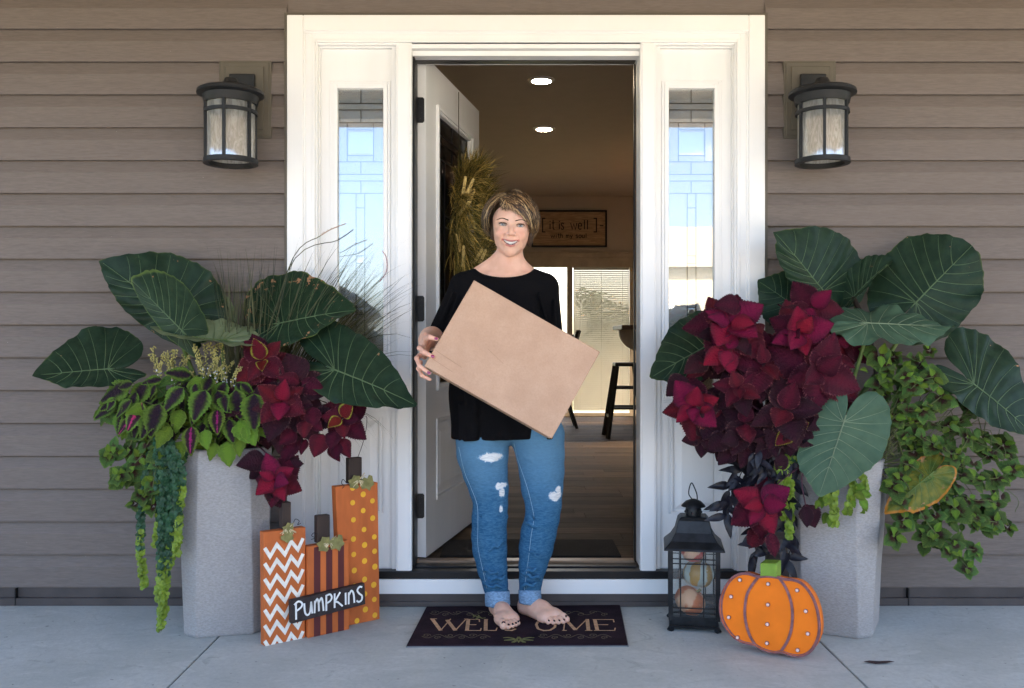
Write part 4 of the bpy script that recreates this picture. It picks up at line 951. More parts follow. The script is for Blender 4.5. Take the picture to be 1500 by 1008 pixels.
# ------------------------------------------------------------------ elephant ears
EARD = m_ear('elephant_ear_leaf', (.010, .024, .014), (.018, .039, .021))
EARM = m_ear('lighter_elephant_ear_leaf', (.014, .032, .019), (.025, .050, .028), edge=(.10, .15, .04), eth=.95)
EARB = m_ear('scorched_elephant_ear_leaf', (.010, .025, .013), (.018, .040, .020), brown=.60, eth=.97)
EARL = m_ear('pale_elephant_ear_leaf', (.040, .080, .050), (.058, .105, .064), edge=(.12, .18, .07), eth=.985, brown=.75, rough=.5)
EARU = m_ear('leaf_underside', (.15, .19, .10), (.20, .24, .13), edge=(.2, .2, .1), eth=.98, brown=.9)
EARY = m_ear('yellowing_elephant_ear_leaf', (.05, .085, .018), (.15, .14, .022), edge=(.42, .15, .02), eth=.90, brown=.60)
VEIN = mat('leaf_vein', (.085, .135, .065), .5, vary=.15); VEINL = mat('pale_leaf_vein', (.16, .21, .13), .5); PET = mat('petiole_green', (.10, .15, .04), .45, vary=.3, vs=6); PETD = mat('dark_petiole', (.045, .03, .025), .45, vary=.3)
OUT = {0:1.0, 6:.93, 14:.84, 26:.76, 40:.70, 55:.65, 70:.615, 85:.595, 100:.585, 115:.585, 130:.59, 142:.585, 152:.56, 161:.49, 168:.38, 174:.25, 180:.13}
OUTB = dict(OUT); OUTB.update({0: .90, 6: .885, 14: .85, 26: .79, 40: .73, 55: .68})
def rout(th, tab):
    d = abs(math.degrees(th)); ks = sorted(tab)
    for a, b in zip(ks, ks[1:]):
        if a <= d <= b: t = (d-a)/(b-a); return tab[a]*(1-t) + tab[b]*t
    return tab[180]
def ear(plant, J, T, A, B, m=None, v=None, droop=.10, cup=.10, wave=.018, seed=0, blunt=False, name='leaf', pet=None, quilt=.008, petm=None):
    J, T, A, B = [W(*q) for q in (J, T, A, B)]
    tv, av, bv = T - J, A - J, B - J; rr = random.Random(seed); L = tv.length; tab = OUTB if blunt else OUT
    nA = tv.cross(av); nB = bv.cross(tv); n = (nA + nB).normalized()
    cam_d = Vector((0, -D, H + .5)) - J
    if n.dot(cam_d) < 0: n = -n
    ph = [rr.uniform(0, 6.28) for _ in range(6)]
    VE = [(.60, 13), (.46, 24), (.34, 37), (.23, 51), (.13, 67), (.05, 86), (.0, 106), (.0, 126), (.0, 146)]
    def vein2(x0, deg, s):
        th = R(deg)*s; r = rout(th, tab); e = Vector((r*math.cos(th), r*math.sin(th)))*.965; a = Vector((x0, 0))
        c = a.lerp(e, .5) + Vector((-.035 if deg < 100 else .03, .02*s)); return [a*(1-t)**2 + c*2*t*(1-t) + e*t*t for t in [i/9 for i in range(10)]]
    veins = [(vein2(x0, dg + rr.uniform(-2, 2), s), x0, dg) for x0, dg in VE for s in (-1, 1)]
    segs = np.array([[p.x, p.y] for vv, _, _ in veins for p in vv] + [[-.1 + .0525*i, 0] for i in range(21)])
    def surf(x, y, extra=0):
        r = math.hypot(x, y); th = math.atan2(y, x); rho = r / max(.1, rout(th, tab))
        p = J + tv*x + (av*(y/.595) if y > 0 else bv*(-y/.595))
        dm = float(np.sqrt(((segs - (x, y))**2).sum(1).min()))
        h = -droop*L*max(0, x)**2 + cup*L*abs(y)**1.5 - droop*.5*L*min(0, x)**2
        h += wave*L*(math.sin(th*5 + ph[0]) + .7*math.sin(th*9 + ph[1]) + .5*math.sin(th*17 + ph[2]))*rho**4*1.2
        h += quilt*L*1.4*(min(1, dm/.055)) * (1 if rho < .95 else .4)
        return p + n*(h + extra)
    nt, nr = 120, 16
    m_ = MB(); vs_ = [surf(0, 0)]; uv = [(0, 0)]
    for j in range(1, nr+1):
        for i in range(nt):
            th = -math.pi + 2*math.pi*(i+.5)/nt; rj = (j/nr)**.9
            r = rout(th, tab)*rj*(1 + (.008*math.sin(23*th + ph[3]) + .006*math.sin(41*th + ph[4]) + .012*math.sin(7*th + ph[5]))*rj**3)
            vs_.append(surf(r*math.cos(th), r*math.sin(th))); uv.append((rj, i/nt + .001))
    fs = [(0, 1+i, 1+i+1) for i in range(nt-1)] + [(1+(j-1)*nt+i, 1+j*nt+i, 1+j*nt+i+1, 1+(j-1)*nt+i+1) for j in range(1, nr) for i in range(nt-1)]
    uv[0] = (.001, .001)
    # orient faces so the front (upper) side looks along n
    f0 = fs[len(fs)//2]; a_, b_, c_ = [vs_[k] for k in f0[:3]]
    if (b_-a_).cross(c_-a_).dot(n) < 0: fs = [tuple(reversed(f)) for f in fs]
    m_.add(vs_, fs, uv); lf = m_.build(name, m or EARD, plant, smooth=True)
    mv = MB(); e = .0020*L/.35
    mv.tube([surf(-.09 + 1.04*i/16, 0, e) for i in range(17)], [.0036*(1 - .75*i/16)*L/.35 for i in range(17)], 5)
    for vv, x0, dg in veins:
        mv.tube([surf(p.x, p.y, e) for p in vv], [.0021*(1 - .75*i/9)*L/.35 for i in range(10)], 4, cap=False)
    mv.build('vein', v or VEIN, lf, smooth=True)
    if pet is not False:
        base = pet or Vector((plant.location.x + rr.uniform(-.04, .04), plant.location.y + rr.uniform(-.03, .03), .60))
        q = surf(0, 0, -.004); pm = MB(); mid1 = base + Vector((0, 0, .12)); mid2 = q - n*.06 - Vector((0, 0, .08))
        pm.tube(bez(base, mid1, mid2, q, 12), [.013 - .0075*i/12 for i in range(13)], 8); pm.build('petiole', petm or PET, plant, smooth=True)
    return lf
le = empty('elephant_ear_plant', (LPX, LPY, .60), 'elephant ear plant with six big dark green leaves in the left planter', 'plant')
ear(le, (255,462,-.20), (145,380,-.22), (304,397,-.12), (215,482,-.22), seed=1, cup=.04, droop=.04)
ear(le, (266,484,-.36), (190,407,-.42), (276,420,-.30), (250,494,-.38), seed=2, m=EARM, cup=-.15, droop=.02, wave=.008)
ear(le, (158,541,-.34), (45,549,-.42), (156,478,-.20), (163,567,-.42), seed=3, cup=.0, droop=.05)
ear(le, (410,474,-.24), (521,450,-.30), (405,402,-.10), (399,511,-.32), m=EARB, seed=5, cup=.03, droop=.03)
ear(le, (326,499,-.33), (219,489,-.36), (334,476,-.18), (330,510,-.50), m=EARU, v=PET, seed=4, cup=.12, droop=-.06, wave=.015)
ear(le, (490,542,-.38), (611,588,-.50), (496,474,-.24), (474,582,-.46), seed=6, cup=.02, droop=.06)
ear(le, (328,468,-.12), (315,430,-.10), (312,455,-.10), (345,452,-.13), m=EARU, seed=8, cup=.1)
re_ = empty('elephant_ear_plant', (RPX, RPY, .58), 'elephant ear plant with huge heart shaped leaves in the right planter', 'plant')
ear(re_, (1206,427,-.20), (1136,338,-.25), (1253,366,-.10), (1168,428,-.20), seed=11, cup=.05, droop=.04)
ear(re_, (1172,455,-.14), (1114,410,-.16), (1190,408,-.10), (1135,482,-.16), seed=12, cup=.03)
ear(re_, (1045,502,-.26), (953,551,-.34), (1012,460,-.16), (1052,548,-.30), seed=13, cup=.02, droop=.05)
ear(re_, (1342,443,-.22), (1432,350,-.28), (1290,381,-.10), (1403,480,-.26), seed=14, blunt=True, cup=.05, droop=.05)
ear(re_, (1250,436,-.20), (1303,376,-.24), (1252,398,-.14), (1276,424,-.26), seed=15, cup=.25)
ear(re_, (1270,474,-.40), (1402,478,-.46), (1276,448,-.24), (1288,502,-.50), m=EARL, v=VEINL, seed=16, cup=-.05, wave=.035, droop=.05)
ear(re_, (1426,563,-.36), (1532,642,-.44), (1449,493,-.24), (1404,590,-.42), seed=17, cup=.02, wave=.02)
ear(re_, (1236,618,-.50), (1200,728,-.53), (1175,622,-.45), (1303,640,-.50), m=EARL, v=VEINL, seed=18, cup=.04, droop=.06)
ear(re_, (1362,696,-.44), (1298,748,-.49), (1338,678,-.38), (1380,730,-.46), m=EARY, v=PET, seed=19, cup=.06, wave=.03)
m = MB()
m.tube(bez((RPX+.02, RPY-.05, .60), (RPX+.1, RPY-.1, .75), (RPX+.18, RPY-.1, .9), W(1250, 436, -.2), 12), .010, 8); m.build('petiole', PETD, re_, smooth=True)

# ------------------------------------------------------------------ small leaves that share mesh data
def leaf_mesh(name, wr, serr, rows, fold, droop, tipk=1.3, curl=0, cols=2, seed=0):
    rr = random.Random(seed); vs_ = []; uv = []; nc = 2*cols + 1
    for i in range(rows+1):
        t = i/rows; w = wr * (math.sin(math.pi*t**.72))**.85 * (1 - .12*t) if t < 1 else 0
        w = max(w, .004); s = 1 + serr*(1 if i % 2 else -1)*(0 if i in (0, rows) else 1)
        for j in range(-cols, cols+1):
            u = j/cols; ss = s if abs(j) == cols else 1
            y = u*w*ss; z = fold*abs(u)*w - droop*t*t + curl*math.sin(t*9 + u*2)*.02*abs(u)
            vs_.append((t - (abs(u)*.02 if abs(j) == cols and i % 2 == 0 else 0), y, z)); uv.append((.5 + .5*u, t))
    fs = [(i*nc+j, (i+1)*nc+j, (i+1)*nc+j+1, i*nc+j+1) for i in range(rows) for j in range(nc-1)]
    me = bpy.data.meshes.new(name); me.from_pydata(vs_, [], fs); l = me.uv_layers.new(name='UVMap')
    for lp in me.loops: l.data[lp.index].uv = uv[lp.vertex_index]
    me.polygons.foreach_set('use_smooth', [True]*len(fs)); me.update(); return me
def variants(base, m, **kw):
    out = []
    for s, (f, d) in enumerate(((.25, .12), (.1, .25), (.4, .05), (-.12, .32))):
        me = leaf_mesh(base, fold=f, droop=d, curl=1 + s*.4, seed=s, **kw); me.materials.append(m); out.append(me)
    return out
CRIM = m_coleus('crimson_coleus', (.165, .006, .032), (.100, .006, .023), (.055, .008, .018), .3, .8, .84, 1.0)
WINE = m_coleus('wine_coleus', (.080, .006, .017), (.052, .006, .014), (.15, .040, .050), .1, .6, .93, 1.0, rnd=.35)
PURP = m_coleus('dark_purple_coleus', (.036, .008, .016), (.026, .008, .013), (.10, .045, .045), .1, .6, .93, 1.0, rnd=.35)
LIMC = m_coleus('lime_edged_purple_coleus', (.020, .010, .018), (.032, .040, .014), (.085, .15, .022), .22, .50, .42, .78, rnd=.25)
PINC = m_coleus('pink_veined_coleus', (.28, .020, .11), (.035, .015, .020), (.10, .16, .025), .03, .20, .45, .75)
GOLC = m_coleus('gold_edged_red_coleus', (.10, .007, .012), (.09, .008, .012), (.24, .22, .03), .3, .6, .72, .95)
SMALLC = m_coleus('small_dark_centred_coleus', (.035, .008, .010), (.055, .105, .025), (.11, .17, .035), .22, .50, .62, 1.0, vein=(.03, .05, .015), basal=True)
GREENL = m_coleus('mid_green_leaf', (.07, .13, .028), (.06, .115, .028), (.10, .16, .038), .2, .6, .8, 1.0, vein=(.12, .2, .06))
LIMEL = m_coleus('lime_leaf', (.11, .185, .02), (.09, .15, .02), (.14, .20, .035), .2, .6, .8, 1.0)
BLACKL = mat('near_black_leaf', (.010, .009, .014), .4, vary=.3, rnd=.3)
kwc = dict(wr=.42, serr=.05, rows=32)
V_CR, V_WI, V_PU = variants('leaf', CRIM, **kwc), variants('leaf', WINE, **kwc), variants('leaf', PURP, **kwc)
V_LI, V_PI, V_GO = variants('leaf', LIMC, wr=.34, serr=.08, rows=20), variants('leaf', PINC, wr=.32, serr=.08, rows=20), variants('leaf', GOLC, **kwc)
V_SM, V_GR, V_LL = variants('leaf', SMALLC, wr=.50, serr=.05, rows=14), variants('leaf', GREENL, wr=.36, serr=.06, rows=10), variants('leaf', LIMEL, wr=.36, serr=.06, rows=10)
V_BK = variants('leaf', BLACKL, wr=.17, serr=.0, rows=8)
def put_leaf(plant, V, base, d, up, size, wid=1.0, rr=random):
    d = d.normalized(); y = up.cross(d)
    if y.length < 1e-4: y = d.orthogonal()
    y.normalize(); z = d.cross(y)
    M_ = Matrix(((d.x*size, y.x*size*wid, z.x*size, base.x), (d.y*size, y.y*size*wid, z.y*size, base.y), (d.z*size, y.z*size*wid, z.z*size, base.z), (0, 0, 0, 1)))
    return link('leaf', rr.choice(V), plant, M_)
def rosette(plant, px, py, y, rpx, Vs, n=None, nrm=(0, -1, .35), rot=None, seed=0, outer=4, sag=.12, layers=3):
    """whorls of leaves round a shoot tip; Vs = leaf kinds from the middle outward"""
    rr = random.Random(seed*31 + int(px)); C = W(px, py, y); n_ = Vector(nrm).normalized(); a = n_.orthogonal().normalized(); b = n_.cross(a)
    rad = rpx*(D+y)/F; r0 = rot if rot is not None else rr.uniform(0, 6.28)
    for k in range(layers):
        f = (k+1)/layers; el = R(62 - 62*f + rr.uniform(-6, 6)); num = 2 if k == 0 else (outer if k == layers-1 else 4 if layers < 4 else 2 + (k % 2)*2)
        for i in range(num):
            an = r0 + k*(R(52)) + 2*math.pi*i/num + rr.uniform(-.3, .3); rad_d = a*math.cos(an) + b*math.sin(an)
            d = rad_d*math.cos(el) + n_*math.sin(el) + Vector((0, 0, -sag*f))
            put_leaf(plant, Vs[min(k, len(Vs)-1)], C - n_*(.012*k) + rad_d*.004, d, n_, rad*(.42 + .58*f)*rr.uniform(.78, 1.12), rr.uniform(.82, 1.15), rr)
    return C
def stem(mb, a, b, r=.003, sag=.05):
    a, b = Vector(a), Vector(b); mb.tube(bez(a, a + Vector((0, 0, .10)), b - Vector((0, .0, sag)), b, 8), [r*1.4 - r*.7*i/8 for i in range(9)], 5)
STG = mat('plant_stem', (.075, .09, .03), .6, vary=.4, vs=10); STP = mat('purple_stem', (.06, .018, .03), .6)
def scatter(plant, V, n, cx, cy, y, rx_, ry_, spx, yr=.06, down=.6, out=.8, seed=0, wid=1, face=.9):
    """n single leaves spread over an ellipse of the clump, hanging outward and down"""
    rr = random.Random(seed)
    for _ in range(n):
        a = rr.uniform(0, 6.28); q = math.sqrt(rr.random()); px, py = cx + rx_*q*math.cos(a), cy + ry_*q*math.sin(a); yy = y + rr.uniform(-yr, yr)
        base = W(px, py, min(-.05, yy)); d = Vector((math.cos(a)*q*out + rr.uniform(-.4, .4), rr.uniform(-.5, .1), -math.sin(a)*q*out*.7 - down*rr.uniform(.3, 1.2)))
        up = Vector((rr.uniform(-.4, .4), -face, .5 + rr.uniform(-.3, .3))); s = spx*rr.uniform(.7, 1.15)*(D+yy)/F
        put_leaf(plant, V, base, d, up, s, wid*rr.uniform(.85, 1.15), rr)

# crimson coleus, right planter
rc = empty('crimson_coleus', (RPX - .05, RPY, .58), 'big crimson and dark wine coleus spilling left from the right planter', 'plant')
mb = MB(); base = Vector((RPX - .06, RPY - .05, .58))
ros = [(1070,472,-.42,70,(V_CR,V_CR,V_WI,V_WI),4,4), (1066,512,-.46,40,(V_CR,V_CR),4,2), (1016,596,-.44,52,(V_CR,V_CR,V_WI),4,3), (1172,488,-.44,66,(V_CR,V_CR,V_WI,V_WI),4,4), (1200,545,-.47,74,(V_WI,V_WI,V_WI),5,3),
       (1082,568,-.47,44,(V_WI,V_WI,V_PU),4,3), (1150,600,-.48,66,(V_WI,V_PU,V_PU),5,3), (1090,620,-.45,56,(V_WI,V_PU,V_PU),5,3), (1160,632,-.48,44,(V_GO,V_PU),4,2), (1190,450,-.34,46,(V_CR,V_WI),4,2),
       (1245,500,-.34,46,(V_CR,V_WI,V_WI),4,3), (1030,640,-.42,36,(V_PU,V_PU),4,2), (1225,578,-.40,40,(V_CR,V_WI),4,2), (1120,535,-.44,58,(V_WI,V_WI,V_PU),5,3), (1130,650,-.46,34,(V_PU,V_PU),4,2)]
for k, (px, py, y, r, Vs, no, ly) in enumerate(ros):
    C = rosette(rc, px, py, y, r, Vs, seed=k, outer=no, layers=ly, nrm=(-.1 + .2*math.sin(k*2), -1, .35 + .25*math.cos(k)), sag=.35 if ly < 4 else .22); stem(mb, base, C + Vector((0, .02, -.01)), .0035)
C = rosette(rc, 1117, 738, -.50, 52, (V_CR, V_CR, V_WI), seed=44, outer=4, layers=3, nrm=(-.1, -1, .2), sag=.5); stem(mb, base + Vector((0, -.08, .02)), C, .003, -.05)
scatter(rc, V_PU, 46, 1110, 560, -.36, 110, 80, 44, seed=5); scatter(rc, V_WI, 34, 1125, 520, -.38, 105, 80, 40, seed=6); scatter(rc, V_PU, 24, 1140, 645, -.42, 85, 28, 34, seed=7)
scatter(rc, V_WI, 3, 1125, 772, -.46, 22, 10, 34, seed=8); scatter(rc, V_PU, 3, 1182, 742, -.49, 6, 5, 32, .01, 2.5, .1, seed=9)
mb.tube(cr([base + Vector((.03, -.10, .02)), W(1178, 690, -.48), W(1180, 742, -.49)]), .0022, 5)
mb.build('stem', STP, rc, smooth=True)
# dark red and crimson coleus, left planter
lc = empty('crimson_coleus', (LPX + .08, LPY, .62), 'smaller crimson and purple coleus hanging over the right side of the left planter', 'plant')
mb = MB(); base = Vector((LPX + .09, LPY - .06, .62))
for k, (px, py, y, r, Vs, no, ly) in enumerate([(385,527,-.42,50,(V_GO,V_WI,V_WI),4,3), (412,588,-.48,62,(V_CR,V_WI,V_PU,V_PU),4,4), (500,612,-.47,44,(V_GO,V_WI,V_WI),4,3), (402,702,-.50,46,(V_CR,V_CR,V_WI),4,3), (440,560,-.44,48,(V_WI,V_PU),4,2), (455,615,-.46,40,(V_WI,V_PU),4,2), (366,600,-.46,38,(V_PU,V_PU),4,2)]):
    C = rosette(lc, px, py, y, r, Vs, seed=60+k, outer=no, layers=ly, nrm=(.0 + .2*math.sin(k*2), -1, .3), sag=.15); stem(mb, base, C + Vector((0, .02, -.01)), .003, .02 if py < 640 else -.1)
scatter(lc, V_PU, 22, 410, 590, -.40, 60, 45, 38, seed=15); scatter(lc, V_WI, 14, 470, 625, -.42, 48, 35, 34, seed=16, down=1.0); scatter(lc, V_PU, 6, 400, 690, -.46, 22, 25, 38, seed=17)
mb.build('stem', STP, lc, smooth=True)
# lime and purple coleus, left planter
ll = empty('lime_edged_coleus', (LPX - .05, LPY, .62), 'lime edged purple coleus with pink veins drooping over the front of the left planter', 'plant')
mb = MB(); rr = random.Random(21); base = Vector((LPX - .04, LPY - .05, .60))
hero = [(190,562,-.42,64,-1.1,'L'),(215,560,-.42,56,-.6,'L'),(208,590,-.46,60,-.5,'P'),(233,592,-.47,64,-.2,'L'),(268,568,-.47,56,-.8,'L'),(300,572,-.49,62,-.25,'L'),(318,573,-.46,60,.35,'L'),(345,572,-.46,56,.2,'L'),(372,578,-.47,70,.1,'L'),
        (280,625,-.48,52,.0,'P'),(318,600,-.48,48,.1,'P'),(335,615,-.47,44,.3,'L'),(250,625,-.47,46,-.5,'G'),(300,630,-.47,38,.2,'G'),(362,620,-.46,46,.4,'G'),(225,610,-.46,48,-.4,'L'),(265,600,-.45,44,-.2,'G'),(392,598,-.44,48,.6,'L'),(330,560,-.42,44,-.4,'L'),(285,552,-.42,48,.3,'G'),(195,610,-.44,44,-.7,'P'),(350,640,-.45,36,.0,'G'),(315,648,-.46,34,-.3,'G'),(240,650,-.45,36,.1,'G')]
for px, py, y, s, dx, kd in hero:
    b_ = W(px, py, y); V = {'L': V_LI, 'P': V_PI, 'G': V_LL}[kd]
    put_leaf(ll, V, b_, Vector((dx, -.35, -.9 if abs(dx) < 1 else -.5)), Vector((dx*.2 + rr.uniform(-.2, .2), -1, .45)), s*(D+y)/F*.80, 1.05, rr)
    stem(mb, base, b_, .002, -.03)
scatter(ll, V_LI, 110, 275, 588, -.40, 108, 40, 34, seed=22, down=1.2); scatter(ll, V_LL, 44, 285, 620, -.40, 95, 32, 34, seed=23, down=1.2); scatter(ll, V_GR, 20, 290, 575, -.34, 90, 25, 34, seed=24)
mb.build('stem', STG, ll, smooth=True)
# small trailing coleus (left), many small dark centred rosettes
def trailing(root, base, strands, r0, Vs, seed, fill=0, stemr=.0018, sag=-.06):
    rr = random.Random(seed); mb = MB()
    for st_ in strands:
        P = [W(*q) for q in st_]; pts = cr([base] + P, 6); mb.tube(pts, stemr, 5)
        for q in st_:
            rosette(root, q[0], q[1], q[2], r0*rr.uniform(.8, 1.2), Vs, seed=int(q[0]*7 + q[1]), outer=4, layers=2, nrm=(rr.uniform(-.5, .5), -1, rr.uniform(0, .9)), sag=.1)
            if rr.random() < .3: rosette(root, q[0] + rr.uniform(-24, 24), q[1] + rr.uniform(-22, 22), q[2] + rr.uniform(-.03, .04), r0*rr.uniform(.6, 1), Vs, seed=int(q[0]*3 + q[1]*5), outer=4, layers=2, nrm=(rr.uniform(-.5, .5), -1, rr.uniform(0, .9)), sag=.1)
        for i in range(9, len(pts)-1, 5):
            for s in (-1, 1):
                put_leaf(root, Vs[-1], pts[i], Vector((s*rr.uniform(.5, 1), rr.uniform(-.6, 0), rr.uniform(-.7, .3))), Vector((rr.uniform(-.4, .4), -.8, .6)), r0*rr.uniform(.55, .95)*(D-.3)/F, 1, rr)
    mb.build('stem', STG, root, smooth=True)
lt_ = empty('small_trailing_coleus', (LPX - .1, LPY, .62), 'small leaved trailing coleus with dark centres down the left side of the left planter', 'plant')
trailing(lt_, Vector((LPX - .09, LPY - .1, .62)), [[(215,620,-.42),(185,660,-.42),(160,664,-.42)], [(230,640,-.44),(205,670,-.44),(188,692,-.45),(180,700,-.45)], [(240,660,-.45),(225,705,-.46),(222,740,-.46)], [(250,670,-.44),(212,715,-.45),(196,735,-.44)], [(200,600,-.36),(170,595,-.34),(152,600,-.33)]], 21, (V_LL, V_SM), 31)
# trailing coleus, right: a big loose mass
rt_ = empty('small_trailing_coleus', (RPX + .1, RPY, .58), 'sprawling mass of small green coleus rosettes with dark centres right of the right planter', 'plant')
ST = [[(1290,560,-.38),(1300,540,-.40),(1290,520,-.40)], [(1320,590,-.40),(1345,560,-.42),(1368,552,-.42)], [(1310,610,-.40),(1350,600,-.43),(1380,580,-.42)], [(1330,640,-.40),(1370,650,-.42),(1400,665,-.42),(1420,640,-.40)],
      [(1340,660,-.38),(1395,690,-.40),(1430,700,-.40),(1462,700,-.38),(1485,688,-.36)], [(1330,680,-.42),(1375,720,-.44),(1400,745,-.44),(1430,760,-.44),(1460,765,-.43)], [(1320,700,-.44),(1345,745,-.46),(1370,780,-.47),(1400,800,-.47),(1430,806,-.46)],
      [(1310,710,-.46),(1325,760,-.47),(1312,785,-.48)], [(1350,690,-.40),(1420,730,-.40),(1455,735,-.39),(1478,770,-.38)], [(1340,620,-.36),(1390,625,-.36),(1425,600,-.34),(1440,640,-.34)], [(1330,560,-.3),(1350,530,-.3),(1310,520,-.3)], [(1340,640,-.34),(1410,680,-.34),(1450,665,-.32),(1470,650,-.3)], [(1350,720,-.42),(1385,790,-.44),(1418,832,-.43)]]
trailing(rt_, Vector((RPX + .08, RPY - .08, .60)), ST, 21, (V_LL, V_SM), 33)
# lime filler plants and leafy sprigs
rg = empty('lime_leaf_plant', (RPX + .05, RPY, .58), 'bright lime green leafy plant between the big leaves of the right planter', 'plant')
scatter(rg, V_LL, 46, 1300, 590, -.38, 60, 60, 16, seed=41, down=.3); scatter(rg, V_GR, 34, 1330, 620, -.36, 75, 70, 17, seed=42, down=.4); scatter(rg, V_LL, 20, 1230, 735, -.46, 40, 25, 18, seed=43)
mb = MB(); rr = random.Random(9)
for k in range(26):
    mb.tube(cr([Vector((RPX + .04, RPY - .05, .58)), W(1290 + rr.uniform(-30, 40), 640 + rr.uniform(-20, 20), -.4), W(1300 + rr.uniform(-60, 80), 600 + rr.uniform(-60, 80), -.38)], 5), .0016, 4)
mb.build('stem', STG, rg, smooth=True)
ln = empty('nettle_leaf_plant', (RPX + .15, RPY, .58), 'loose pointed green leaves on thin stems reaching to the right edge of the photo', 'plant')
scatter(ln, V_GR, 44, 1400, 660, -.32, 85, 85, 18, seed=45, down=.9); scatter(ln, V_GR, 26, 1365, 735, -.38, 75, 55, 17, seed=46, down=.8); scatter(ln, V_SM, 18, 1400, 745, -.37, 80, 60, 20, seed=47, down=.5)
mb = MB()
for k in range(30):
    px, py = 1400 + rr.uniform(-80, 80), 670 + rr.uniform(-80, 100)
    mb.tube(cr([Vector((RPX + .1, RPY - .06, .58)), W(1330, 650 + rr.uniform(-30, 30), -.36), W(px, py - 30, -.36), W(px + 8, py, -.36)], 5), .0014, 4)
mb.build('stem', STG, ln, smooth=True)
# black sweet potato vine
bk = empty('black_sweet_potato_vine', (RPX - .14, RPY, .60), 'near black narrow leaved vine hanging behind the orange pumpkin', 'plant')
mb = MB(); rr = random.Random(12)
for k in range(15):
    ex, ey = 1068 + rr.uniform(-8, 85), 690 + rr.uniform(0, 135); yy = -.40 + rr.uniform(-.06, .08)
    pts = cr([Vector((RPX - .12, RPY - .08, .58)), W(1120 + rr.uniform(-20, 20), 668, yy), W(ex + 12, ey - 40, yy), W(ex, ey, yy)], 6); mb.tube(pts, .0018, 4)
    for i in range(6, len(pts)):
        put_leaf(bk, V_BK, pts[i], Vector((rr.uniform(-1, 1), rr.uniform(-.6, .1), rr.uniform(-1.4, .2))), Vector((rr.uniform(-.5, .5), -1, .4)), rr.uniform(24, 38)*3.2/F, 1.1, rr)
mb.build('stem', BLACKL, bk, smooth=True)
# ------------------------------------------------------------------ creeping jenny: strings of tiny round leaves
JD = mat('creeping_jenny_green', (.024, .068, .030), .45, vary=.3, vs=20); JL = mat('creeping_jenny_lime', (.15, .22, .022), .5, vary=.2, vs=20)
def jenny(root, strands, base, seed, rpx=4.4, lime_from=.75, sp=.0062):
    rr = random.Random(seed); md, ml, ms = MB(), MB(), MB()
    for st_ in strands:
        pts = cr([base + Vector((rr.uniform(-.03, .03), 0, 0))] + [W(*q) for q in st_], 14); ms.tube(pts, .0012, 4)
        tot = sum((pts[i+1]-pts[i]).length for i in range(len(pts)-1)); acc = 0; nxt = 0
        for i in range(len(pts)-1):
            sl = (pts[i+1]-pts[i]).length
            while nxt < acc + sl and sl > 0:
                f = nxt/tot; p = pts[i].lerp(pts[i+1], (nxt-acc)/sl)
                for s in (0, 1, 2):
                    a = rr.uniform(0, 6.28); c = p + Vector((math.cos(a), math.sin(a)*.8 - .2, rr.uniform(-.3, .3)))*rr.uniform(.005, .011)
                    n_ = Vector((math.cos(a)*.6, -1 + rr.uniform(-.3, .3), rr.uniform(.1, .9))).normalized(); u = n_.orthogonal().normalized(); v = n_.cross(u); r = rpx*3.2/F*rr.uniform(.65, 1.1)
                    tgt = ml if f > lime_from + rr.uniform(-.12, .08) else md
                    tgt.add([c + n_*r*.0] + [c + (u*math.cos(R(60*k)) + v*math.sin(R(60*k)))*r + n_*r*.25 for k in range(6)], [(0, 1+k, 1+(k+1) % 6) for k in range(6)])
                nxt += sp
            acc += sl
    for m_, nm, mt in ((md, 'leaves', JD), (ml, 'young_leaves', JL), (ms, 'stems', STG)):
        if m_.v: m_.build(nm, mt, root)['kind'] = 'stuff'
jl = empty('creeping_jenny', (LPX - .12, LPY - .1, .62), 'long strings of tiny round leaves hanging down the left side of the left planter', 'plant')
jenny(jl, [[(232,640,-.44),(240,720,-.47),(236,800,-.47),(238,860,-.47),(236,925,-.47)], [(240,645,-.45),(250,730,-.47),(248,790,-.47),(243,850,-.47),(241,905,-.47)], [(225,660,-.43),(208,740,-.44),(206,800,-.44),(212,862,-.44)], [(250,650,-.46),(258,700,-.48),(262,760,-.48),(258,815,-.48)],
           [(236,640,-.44),(232,700,-.46),(240,770,-.46),(236,840,-.46),(232,880,-.46)], [(245,650,-.44),(246,690,-.45),(252,740,-.46),(250,830,-.46)], [(222,650,-.42),(228,690,-.44),(236,735,-.45),(228,800,-.45)], [(255,660,-.46),(266,690,-.48),(264,740,-.48)], [(238,650,-.40),(246,700,-.42),(242,750,-.43),(246,800,-.43)], [(230,650,-.40),(238,700,-.42),(252,760,-.43)]], Vector((LPX - .10, LPY - .13, .63)), 51)
jr = empty('creeping_jenny', (RPX - .1, RPY - .1, .6), 'short fringe of tiny round leaves on the front rim of the right planter', 'plant')
jenny(jr, [[(1150,670,-.44),(1146,710,-.46),(1150,760,-.47)], [(1155,675,-.44),(1158,720,-.46),(1156,790,-.47)], [(1225,700,-.46),(1222,735,-.49),(1222,770,-.49)], [(1250,705,-.46),(1246,730,-.49),(1240,752,-.49)], [(1265,700,-.46),(1262,728,-.48)], [(1215,710,-.46),(1212,740,-.49)]], Vector((RPX - .02, RPY - .15, .61)), 52, lime_from=.35)
